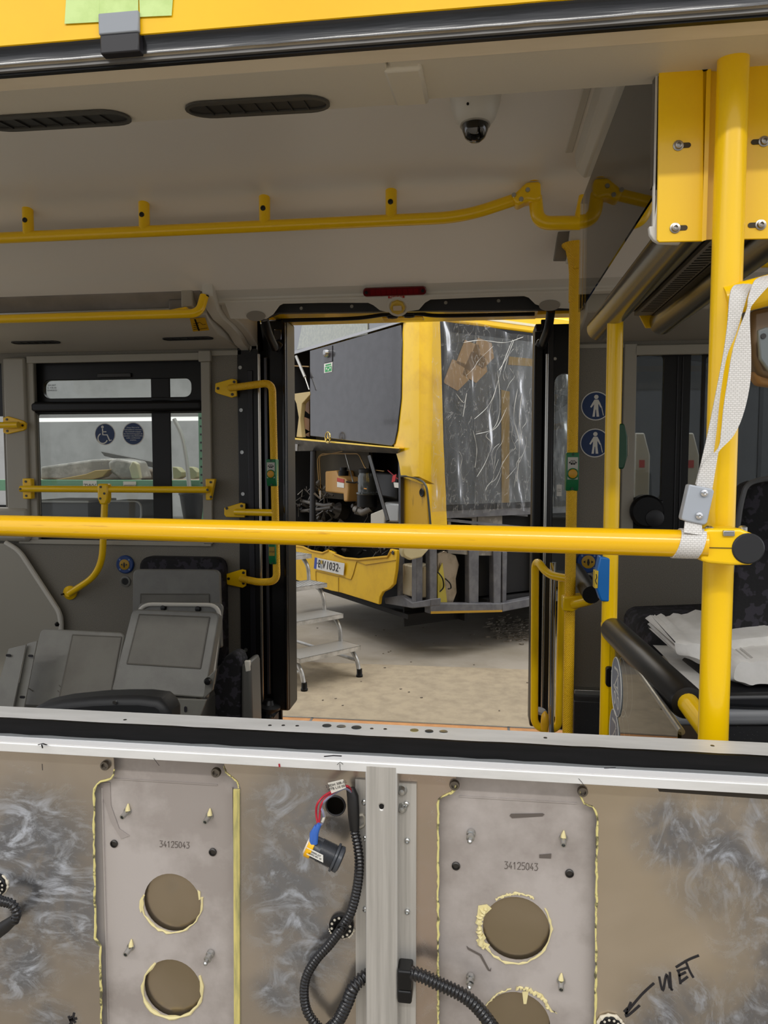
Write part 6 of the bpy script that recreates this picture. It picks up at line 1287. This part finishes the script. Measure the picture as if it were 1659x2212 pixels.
# white machines seen through the right window
for k,(x0,x1,y0,lab) in enumerate(((1372,1402,935,'white machine cabinet with red label behind the left pane of the right window'),(1478,1508,935,'white machine cabinet with red label behind the narrow pane of the right window'))):
    Yk = 5.0; p,q = onY(x0,y0,Yk),onY(x1,1100,Yk); o = thing('white_machine',lab,'machine',((p.x+q.x)/2,Yk,GZ))
    MB().prism([(p.x,Yk,GZ),(q.x,Yk,GZ),(q.x,Yk,p.z-.15),(q.x-.04,Yk,p.z),(p.x,Yk,p.z)],(0,.25,0)).build('cabinet', mk('machine_white','#b9b7b0',.5), o, bevel=.01)
    MB().box((p.x+.03,Yk-.004,p.z-.23),(p.x+.065,Yk,p.z-.18)).build('red_label', bpy.data.materials['red_print'], o)
    MB().box((p.x+.02,Yk-.006,p.z-.62),(q.x-.02,Yk,p.z-.45)).build('control_panel', BLKP, o)
# ================================================================ loose seat panels, seats and foam
M_pan = mk('grey_seat_shell', '#6a6962', .42, noise=('#615f59',9,.4,.65), bump=(250,.06))
M_pin = mk('grey_seat_inset', '#5f5c53', .5, noise=('#57534b',7,.4,.65), bump=(250,.08))
M_gv = mk('panel_groove', '#57544d', .6)
def panel(lab, TL, TR, BR, BL, Yt, Yb_, inset=None, th=.022, rim=None, mat=None, knobs=(), slots=(), group=None):
    """leaning moulded panel: four photo corners, top depth Yt, bottom depth Yb_"""
    c = [onY(*TL,Yt),onY(*TR,Yt),onY(*BR,Yb_),onY(*BL,Yb_)]
    e1 = (c[1]-c[0]).normalized(); e2 = (c[0]-c[3]).normalized(); n = e1.cross(e2).normalized()
    if n.dot(C0-c[0]) < 0: n = -n
    o = thing('seat_panel', lab, 'panel', (c[2]+c[3])/2)
    def bil(u,v): return (c[3]*(1-u)+c[2]*u)*(1-v)+(c[0]*(1-u)+c[1]*u)*v
    out = []
    r = .07
    for (cu,cv_,a0) in ((1-r,1-r,0),(r,1-r,90),(r*.4,r*.4,180),(1-r*.4,r*.4,270)):
        rr_ = r if cv_ > .5 else r*.4
        for k in range(5):
            a = math.radians(a0+22.5*k); out.append(bil(cu+rr_*math.cos(a),cv_+rr_*math.sin(a)))
    MB().prism(out,-n*th).build('shell', mat or M_pan, o, bevel=.006, seg=3)
    if inset:
        u0,u1,v0,v1 = inset; q = [bil(u0,v0),bil(u1,v0),bil(u1,v1),bil(u0,v1)]
        MB().prism([p-n*.001 for p in q],n*.0045).build('inset', M_pin, o, bevel=.001)
        for a,b in ((0,1),(1,2),(2,3),(3,0)): MB().tube([q[a]+n*.0028,q[b]+n*.0028],.0032,6).build('inset_groove', M_gv, o)
    for u,v in knobs: MB().lathe(bil(u,v),n,[(.012,-.01),(.014,.006),(.010,.014),(0,.016)],14).build('knob', BLKP, o)
    for u,v in slots: MB().prism(rrect(bil(u,v)+n*.001,.030,.010,.005,e1,e2),n*.001).build('slot', M_ink, o)
    if rim:
        P = [bil(*p)+n*.006 for p in ((.02,0),(.02,.97),(.98,.97),(.98,0))]; MB().tube(fillet(P,.06),.009,10).build('rim_tube', GRP, o)
    return o,bil,n,e1,e2
PYB = 2.62
# backmost tall panel, frame panel, front panel, left panel, steel bracket panels
panel('tall upright grey seat back at the rear of the panel stack',(287,1229),(473,1230),(478,1400),(284,1400),3.16,3.10,(.10,.88,.0,.68),.03)
panel('grey seat panel with raised rim tube sandwiched behind the front panel',(300,1300),(482,1302),(462,1480),(270,1480),2.98,2.90,None,.02,True,None,[(.31,.93),(.72,.92)])
o,bil,n,e1,e2 = panel('front grey seat panel leaning topmost on the stack with a square inset',(286,1315),(474,1322),(442,1508),(240,1492),2.80,2.68,(.10,.90,.33,.93),.05)
c = onY(449,1471,2.64); MB().prism([onY(*q,2.66) for q in ((443,1468),(466,1446),(458,1492),(440,1510))],(0,.02,0)).build('side_plate', M_pan, o, bevel=.003); MB().lathe(c,(.3,-1,0),[(.012,-.01),(.015,.006),(.011,.018),(0,.02)],14).build('knob', BLKP, o)
o,bil,n,e1,e2 = panel('grey seat panel with a square inset leaning left of the front panel',(88,1357),(270,1366),(240,1530),(48,1530),2.86,2.70,(.40,.97,.0,.93),.03)
for pts in ([(62,1487),(71,1493)],[(128,1480),(138,1491)],[(125,1492),(140,1505)]):
    MB().tube([hit(a,b,bil(.3,.3),n)+n*.002 for a,b in pts],.0018,6).build('scuff_line', M_gv, o)
o = thing('steel_bracket', 'grey folded steel bracket plate with slots leaning at the far left', 'bracket', onY(30,1520,2.55))
MB().prism([onY(*q,2.66) if q[1] < 1450 else onY(*q,2.56) for q in ((18,1402),(56,1392),(28,1530),(-20,1530))],(0,.006,0)).build('plate', M_pan, o, bevel=.002)
MB().prism([onY(*q,2.68) if q[1] < 1450 else onY(*q,2.58) for q in ((58,1391),(80,1384),(52,1530),(30,1530))],(0,.006,0)).build('flange', M_pan, o, bevel=.002)
for a,b in ((20,1415),(4,1500),(68,1416),(50,1505)): MB().prism(rrect(onY(a,b,2.60 if b > 1450 else 2.645)-UY*.004,.022,.010,.005,UX,UZ),(0,-.002,0)).build('slot', M_ink, o)
o = thing('steel_bracket', 'grey tapered steel plate lying under the front panel of the stack', 'bracket', onY(400,1530,2.5))
MB().prism([onY(*q,2.5) for q in ((330,1508),(446,1512),(424,1570),(330,1570))],(0,.01,0)).build('plate', M_pan, o, bevel=.002)
MB().prism(rrect(onY(401,1532,2.498),.010,.022,.005,UX,UZ),(0,-.002,0)).build('slot', M_ink, o)
# ground under the stack: a low grey wheel-arch podium
pd = struct(MB().box((onY(-60,1500,2.7).x,2.52,0.0),(onY(405,1500,2.7).x,YF,onY(250,1552,2.60).z)).build('trim_10', mk('dark_podium','#4d4b46',.6), None, bevel=.02)); MB().box((onY(262,1515,2.68).x,2.62,0.0),(onY(425,1515,2.68).x,2.74,onY(340,1506,2.68).z)).build('podium_step', bpy.data.materials['dark_podium'], pd, bevel=.006); pd['label'] = 'low grey podium under the stacked seat panels'
# dark backrest pad in front
dp = thing('backrest_pad', 'dark grey rounded backrest pad lying just behind the sill at the left', 'cushion', onY(220,1560,1.7))
rows = []
top = [(62,1532),(90,1524),(130,1516),(200,1509),(250,1507),(300,1507),(340,1512),(357,1525),(364,1545)]
tp_ = [onY(*q,1.72) for q in top]
MB().prism(tp_+[V((tp_[-1].x,1.72,.02)),V((tp_[0].x,1.72,.02))],(0,.09,0)).build('pad', mk('charcoal_pad','#141517',.55,bump=(90,.08)), dp, bevel=.02, seg=3)
MB().prism(rrect(onY(248,1517,1.718),.010,.008,.002,UX,UZ),(0,-.002,0)).build('pad_clip', mk('clip_silver','#b5b5b5',.3,metal=1), dp)
# seats with camouflage moquette
st_ = thing('folding_seat', 'camouflage patterned seat back on the wall behind the grey panels', 'seat', onY(390,1300,3.4))
MB().prism(list(reversed(rrect(V(((onY(300,1250,3.36).x+onY(482,1250,3.36).x)/2,3.36,(onY(0,1198,3.36).z+onY(0,1420,3.36).z)/2)),onY(482,1250,3.36).x-onY(300,1250,3.36).x,onY(0,1198,3.36).z-onY(0,1420,3.36).z,.05,UX,UZ))),(0,.08,0)).build('cushion', CAMO, st_, bevel=.015)
s2 = thing('folding_seat', 'camouflage patterned seat cushion standing on edge left of the doorway', 'seat', onY(490,1540,2.95))
P = [onY(*q,3.0) for q in ((445,1580),(465,1470),(472,1440),(485,1420),(503,1410),(515,1416),(521,1432),(518,1580))]
MB().prism(P,(0,.10,0)).build('cushion', CAMO, s2, bevel=.02, seg=3)
MB().prism([onY(*q,2.98) for q in ((521,1436),(538,1428),(542,1440),(546,1580),(520,1580))],(0,.14,0)).build('seat_shell', mk('dark_grey_shell','#54534f',.45), s2, bevel=.012)
MB().prism([onY(*q,2.975) for q in ((527,1428),(539,1428),(540,1450),(530,1452))],(0,.02,0)).build('shell_cap', GRP, s2, bevel=.004)
# right hand seats
def wedge(pts,Y,th,mat,nm,par,bev=.02): return MB().prism([onY(*q,Y) for q in pts],(0,th,0)).build(nm,mat,par,bevel=bev,seg=3)
rs = thing('upholstered_seat', 'black camouflage seat back rising at the right edge beyond the main pole', 'seat', onY(1640,1330,2.0))
wedge([(1560,1390),(1572,1330),(1584,1250),(1595,1180),(1606,1080),(1616,1048),(1640,1040),(1800,1036),(1800,1390)],2.30,.12,CAMO,'backrest',rs)
MB().tube(fillet([onY(*q,2.28) for q in ((1560,1380),(1600,1090),(1612,1045),(1650,1034),(1800,1030))],.06),.008,8).build('back_rim', mk('clear_rim','#5a5b5c',.2), rs)
bs_ = thing('bench_seat', 'low black camouflage bench cushion under the white foam at the right', 'seat', onY(1500,1450,2.6))
wedge([(1402,1392),(1410,1372),(1430,1364),(1800,1352),(1800,1420),(1402,1420)],2.75,.5,CAMO,'cushion',bs_)
wedge([(1556,1500),(1800,1496),(1800,1534),(1640,1534),(1556,1530)],2.05,.4,mk('seat_base_black','#1c1d20',.4),'seat_base',bs_,.015)
wedge([(1380,1535),(1800,1530),(1800,1570),(1380,1572)],2.06,.4,mk('seat_plinth_grey','#7b7d80',.45),'seat_plinth',bs_,.02)
zb_ = onY(1600,1570,2.06).z
MB().box((onY(1560,1570,2.06).x,2.08,0.0),(onY(1800,1570,2.06).x,2.46,zb_)).build('seat_foot', mk('speckled_black','#1d1e20',.5,noise=('#8d8f92',300,.72,.76,1)), bs_)
MB().box((onY(1440,1450,2.7).x,2.5,0.0),(onY(1800,1450,2.7).x,3.3,onY(1500,1425,2.7).z)).build('bench_base', GRD, bs_)
M_foam = mk('white_foam_fleece','#dcdad6',.9,bump=(14,.35),noise=('#cfcdc8',9,.4,.62))
def foam(pts,Y,th,lab,seed):
    random.seed(seed); P = [onY(*q,Y) for q in pts]; c = sum(P,V((0,0,0)))/len(P)
    o = thing('foam_sheet',lab,'padding',(c.x,Y,min(p.z for p in P)))
    n = len(P); L1 = bez(P+[P[0]],5)[:-1]
    L2 = [p+V((random.uniform(-.01,.01),th,random.uniform(.0,.012))) for p in L1]
    fr = [c+(p-c)*.82+V((0,-.018,0)) for p in L1]
    m = MB(); k = len(L1); m.add(fr+L1+L2,[tuple(range(k))]+[(i,(i+1)%k,k+(i+1)%k,k+i) for i in range(k)]+[(k+i,k+(i+1)%k,2*k+(i+1)%k,2*k+i) for i in range(k)]+[tuple(2*k+i for i in reversed(range(k)))])
    m.build('fleece',M_foam,o,ang=50); return o
fl_ = thing('foam_sheet','large white foam sheet spread flat on the bench behind the padded roll','padding',onY(1480,1460,2.2))
rows = [[onY(1410+(x*390/10),1394-(4 if x > 5 else 0)+random.uniform(-1,1),2.75) for x in range(11)],[onY(1440+(x*360/10),1425+random.uniform(-2,2),2.45) for x in range(11)],[onY(1470+(x*330/10),1470+random.uniform(-2,2),2.18) for x in range(11)],[onY(1480+(x*320/10),1496+random.uniform(-1,2),2.10) for x in range(11)],[onY(1480+(x*320/10),1504,2.10) for x in range(11)]]
MB().sheet(rows).build('fleece',M_foam,fl_,ang=60)
q = [onY(*p,2.32)+UZ*.012 for p in ((1462,1440),(1478,1438),(1492,1441),(1475,1446))]
foam([(1457,1388),(1478,1384),(1505,1386),(1560,1378),(1659,1367),(1720,1366),(1720,1412),(1640,1414),(1560,1420),(1520,1436),(1490,1424),(1463,1413)],2.22,.35,'thick folded white foam block topmost on the bench heap',2)
foam([(1578,1432),(1592,1420),(1618,1424),(1640,1418),(1720,1420),(1720,1476),(1640,1478),(1618,1482),(1600,1476),(1574,1468),(1572,1450)],2.10,.25,'crumpled white fleece bulging in front of the foam block right of the main pole',4)
# white rail on the wall and dark plinth right of the doorway
rl_ = struct(MB().box((onY(1240,1450,3.42).x,3.40,onY(0,1453,3.40).z),(onY(1330,1450,3.42).x,YF,onY(0,1440,3.40).z)).build('baseboard_far', ALU, None, bevel=.003)); rl_['label'] = 'slim metal rail low on the wall right of the doorway'
bx_ = struct(MB().box((onY(1240,1500,3.3).x,3.30,.0),(onY(1312,1500,3.3).x,YF,onY(0,1462,3.3).z)).build('trim_11', mk('speckled_plinth','#222326',.5,noise=('#8d8f92',260,.72,.76,1)), None, bevel=.004)); bx_['label'] = 'dark speckled plinth right of the doorway'
# ================================================================ corrugated conduits and socket on the bare wall
M_con = mk('black_conduit','#121113',.28,coat=.2)
def conduit(pts,r,par,nm='conduit_hose',y=.99,ridge=5.0):
    P = [onY(a,b,q[2] if len(q) > 2 else y) for q in pts for a,b in [q[:2]]]
    C = bez(P,40); L = [0]
    for i in range(1,len(C)): L.append(L[-1]+(C[i]-C[i-1]).length)
    step = ridge/4*1e-3; n = int(L[-1]/step); out = []; rr_ = []; j = 0
    for k in range(n+1):
        d = L[-1]*k/n
        while j < len(L)-2 and L[j+1] < d: j += 1
        t = (d-L[j])/max(1e-9,L[j+1]-L[j]); out.append(C[j]+(C[j+1]-C[j])*t); rr_.append(r*(1.0 if k % 4 < 2 else .76))
    return MB().tube(out,1,12,True,rr_).build(nm,M_con,par,ang=60)
cd1 = thing('wire_conduit','thin black corrugated conduit hanging from the hole beside the post','conduit',onY(770,1900,.99))
conduit([(765,1790,1.012),(773,1830,1.008),(776,1870,1.005),(771,1920,1.004),(758,1970,1.003),(738,2005,1.004),(712,2040,1.006),(685,2070,1.006),(664,2105,1.006),(657,2140,1.006),(662,2180,1.005),(680,2210,1.005),(700,2230,1.005)],.0072,cd1)
MB().tube([onY(*q) for q in ((757,1702,1.012),(762,1720,1.010),(764,1760,1.010),(766,1792,1.011))],1,14,True,[.0065,.0085,.0085,.007]).build('heat_shrink', mk('matt_black_shrink','#161515',.5), cd1)
cd2 = thing('wire_conduit','thick black corrugated conduit passing behind the post to the lower right','conduit',onY(900,2120,.98))
conduit([(700,2235,1.006),(730,2205,1.004),(750,2165,1.004),(765,2130,1.006),(795,2106,1.018),(830,2100,1.036),(868,2101,1.012),(905,2106,1.000),(950,2126,.998),(1000,2150,.998),(1035,2180,.998),(1080,2240,.998)],.0098,cd2,ridge=5.6)
cl2 = thing('conduit_clamp','black plastic clamp block holding the thick conduit right of the post','clamp',onY(874,2125,1.0))
a,b = onY(858,2097,.994),onY(889,2143,.994); MB().box((a.x,.994,b.z),(b.x,1.024,a.z)).build('clamp_upper', BLKP, cl2, bevel=.003); c = onY(889,2172,.994); MB().box((a.x,.995,c.z),(b.x,1.024,b.z-.0006)).build('clamp_lower', BLKP, cl2, bevel=.003)
def grommet(px,py,r,lab,y=Ysk-.001,half=0):
    c = onY(px,py,y); rr_ = r/FPX; o = thing('cable_grommet',lab,'grommet',c)
    MB().lathe(c,(0,-1,0),[(rr_,0),(rr_,.004),(rr_*.92,.006),(rr_*.55,.006),(rr_*.5,.003)],30).build('grommet_disc', BLKP, o)
    for k in range(12):
        a = 2*math.pi*k/12+.2; MB().lathe(c+UX*rr_*.77*math.cos(a)+UZ*rr_*.77*math.sin(a)-UY*.0058,(0,-1,0),[(rr_*.105,0),(rr_*.105,.0006)],10).build('grommet_hole', mk('grommet_hole_light','#c9c2b2',.5) if 'grommet_hole_light' not in bpy.data.materials else bpy.data.materials['grommet_hole_light'], o)
    return o,c,rr_
g1,c,rr_ = grommet(738,1998,29,'black grommet disc with ring of pale holes behind the thin conduit')
random.seed(9)
for a0,a1 in ((200,240),(280,345)):
    P = []; R3 = []
    for k in range(14):
        a = math.radians(a0+(a1-a0)*k/13); P.append(c+UX*rr_*1.04*math.cos(a)+UZ*rr_*1.04*math.sin(a)-UY*.001); R3.append(random.uniform(.001,.0035))
    MB().tube(P,1,7,True,R3).build('sealant_ring', mk('white_sealant','#cfc6b2',.6) if 'white_sealant' not in bpy.data.materials else bpy.data.materials['white_sealant'], g1)
MB().tube(bez([onY(*q) for q in ((728,2006,1.006),(733,1998,.992),(748,2004,.992),(742,2012,1.004))],5),.0016,6).build('cable_tie', BLKP, g1)
g2,c,rr_ = grommet(-6,1910,27,'black grommet disc with pale holes at the left edge')
P = [c+UX*rr_*1.03*math.cos(math.radians(a))+UZ*rr_*1.03*math.sin(math.radians(a)) for a in range(-60,70,10)]; MB().tube(P,1,7,True,[random.uniform(.001,.003) for _ in P]).build('sealant_ring', bpy.data.materials['white_sealant'], g2)
g3,c,rr_ = grommet(1318,2216,27,'black grommet with white sealant at the bottom edge under the arrow')
P = [c+UX*rr_*1.0*math.cos(math.radians(a))+UZ*rr_*1.0*math.sin(math.radians(a))-UY*.002 for a in range(10,175,9)]; MB().tube(P,1,7,True,[random.uniform(.002,.004) for _ in P]).build('sealant_ring', bpy.data.materials['white_sealant'], g3)
cd3 = thing('wire_conduit','short black corrugated conduit looping in at the left edge','conduit',onY(20,1970,.99))
conduit([(-30,1925,1.006),(0,1945,1.0),(25,1953,1.0),(36,1972,1.0),(30,1992,1.0)],.0075,cd3)
MB().tube([onY(*q,1.0) for q in ((33,1984),(10,2002),(-20,2024))],1,14,True,[.0072,.010,.0105]).build('shrink_end', bpy.data.materials['matt_black_shrink'], cd3)
MB().tube(bez([onY(*q) for q in ((757,1770,1.012),(783,1760,1.015),(788,1780,1.02),(772,1790,1.022))],5),.0018,6).build('cable_tie', mk('clear_tie','#b9b3a5',.3), cd1)
# hanging socket with yellow ring and wires
skt = thing('hanging_socket','black threaded power socket with yellow ring hanging from red and grey wires','socket',onY(700,1845,.99))
p0 = onY(668,1824,.985); p1 = onY(732,1856,.985); ax = (p1-p0).normalized(); Ln = (p1-p0).length; r = .0165
prof = [(r*.93,0),(r*.93,Ln*.34)]
k = 0; d = Ln*.36
while d < Ln*.80: prof += [(r*1.0,d),(r*1.0,d+.0007),(r*.93,d+.0009),(r*.93,d+.0015)]; d += .0018
prof += [(r*.93,Ln*.82)]
MB().lathe(p0,ax,prof,26).build('barrel', mk('dark_grey_barrel','#33363b',.32), skt, ang=60)
MB().lathe(p0+ax*Ln*.82,ax,[(r*.9,0),(r*1.22,.001),(r*1.22,.004),(r*1.05,.005),(r*1.12,.006),(r*1.12,.011),(r*.85,.013)],26).build('flange', mk('dark_flange','#3c3f44',.3), skt)
MB().lathe(p0-ax*.002,ax,[(r*.9,0),(r*1.05,.001),(r*1.05,.009),(r*.9,.010)],24).build('yellow_ring', mk('yellow_ring_plastic','#f0b400',.35), skt)
MB().lathe(p0-ax*.003,-ax,[(r*.9,-.002),(r*.86,.001),(0,.001)],24).build('end_face', mk('pale_face','#d6cdbf',.5), skt)
u_ = ax.cross(UY).normalized(); u_ = -u_ if u_.z > 0 else u_
cc = p0+ax*Ln*.30-UY*r*.95; MB().prism([cc-ax*.014-UZ*.0055,cc+ax*.012-UZ*.0055,cc+ax*.012+UZ*.005,cc-ax*.014+UZ*.005],-UY*.0012).build('socket_label', WHT, skt)
text('label_text','30000.237\n00002-001 30',cc-UY*.0016,ax,ax.cross(UY).normalized()*(1 if ax.cross(UY).z > 0 else -1),.0036,M_ink,skt,.0001,space=1.0)
for k,(a,b) in enumerate(((676,1800),(682,1796))):
    MB().tube([onY(a-2,b+26,.975),onY(a,b,.975),onY(a+8,b-16,.975)],1,12,True,[.0042,.0048,.0032]).build('blue_terminal', mk('blue_crimp','#2f63b8',.3,coat=.4) if 'blue_crimp' not in bpy.data.materials else bpy.data.materials['blue_crimp'], skt)
M_rw = mk('red_wire_pvc','#b01e30',.35); M_gw = mk('grey_wire_pvc','#7f8095',.35)
for pts,m_,rad in (([(686,1778),(683,1758),(685,1738),(697,1722),(712,1712),(730,1702),(750,1698),(758,1706)],M_rw,.0016),([(689,1778),(691,1755),(694,1738),(706,1722),(722,1710),(744,1700),(758,1710)],M_rw,.0016),([(690,1786),(699,1772),(698,1756),(694,1742),(704,1728),(722,1714),(745,1703),(759,1712)],M_gw,.0017),([(696,1776),(700,1764),(697,1750)],mk('white_sleeve','#bdb8aa',.5),.002)):
    P = bez([onY(a,b,.985+.003*(i % 2)+(.02 if i > len(pts)-2 else 0)) for i,(a,b) in enumerate(pts)],6); MB().tube(P,rad,8).build('wire',m_,skt)
P = [onY(*q,.979) for q in ((708,1692),(741,1684),(747,1702),(716,1714))]; tg = MB().prism(P,(0,.0015,0)).build('wire_tag', mk('tag_paper','#cfcabf',.5), skt)
text('tag_text','2 BDH 30R-02\nHTB L10 001',(P[0]+P[2])/2-UY*.001,P[1]-P[0],P[0]-P[3],.0052,M_ink,tg,.0001)
# what shows through the round hole in the skin
MB().box((F(700,1735,1.06).x,1.055,F(0,1744,1.06).z),(F(752,1735,1.06).x,1.062,F(0,1737,1.06).z)).build('inner_rail', SIL, WN)
MB().tube([p-UY*.001 for p in circ(F(725,1740),22.5/FPX,22.5/FPX,UX,UZ,30)]+[F(725,1740)+UX*22.5/FPX-UY*.001],.0012,6,False).build('burnt_hole_rim', M_ink, WN)
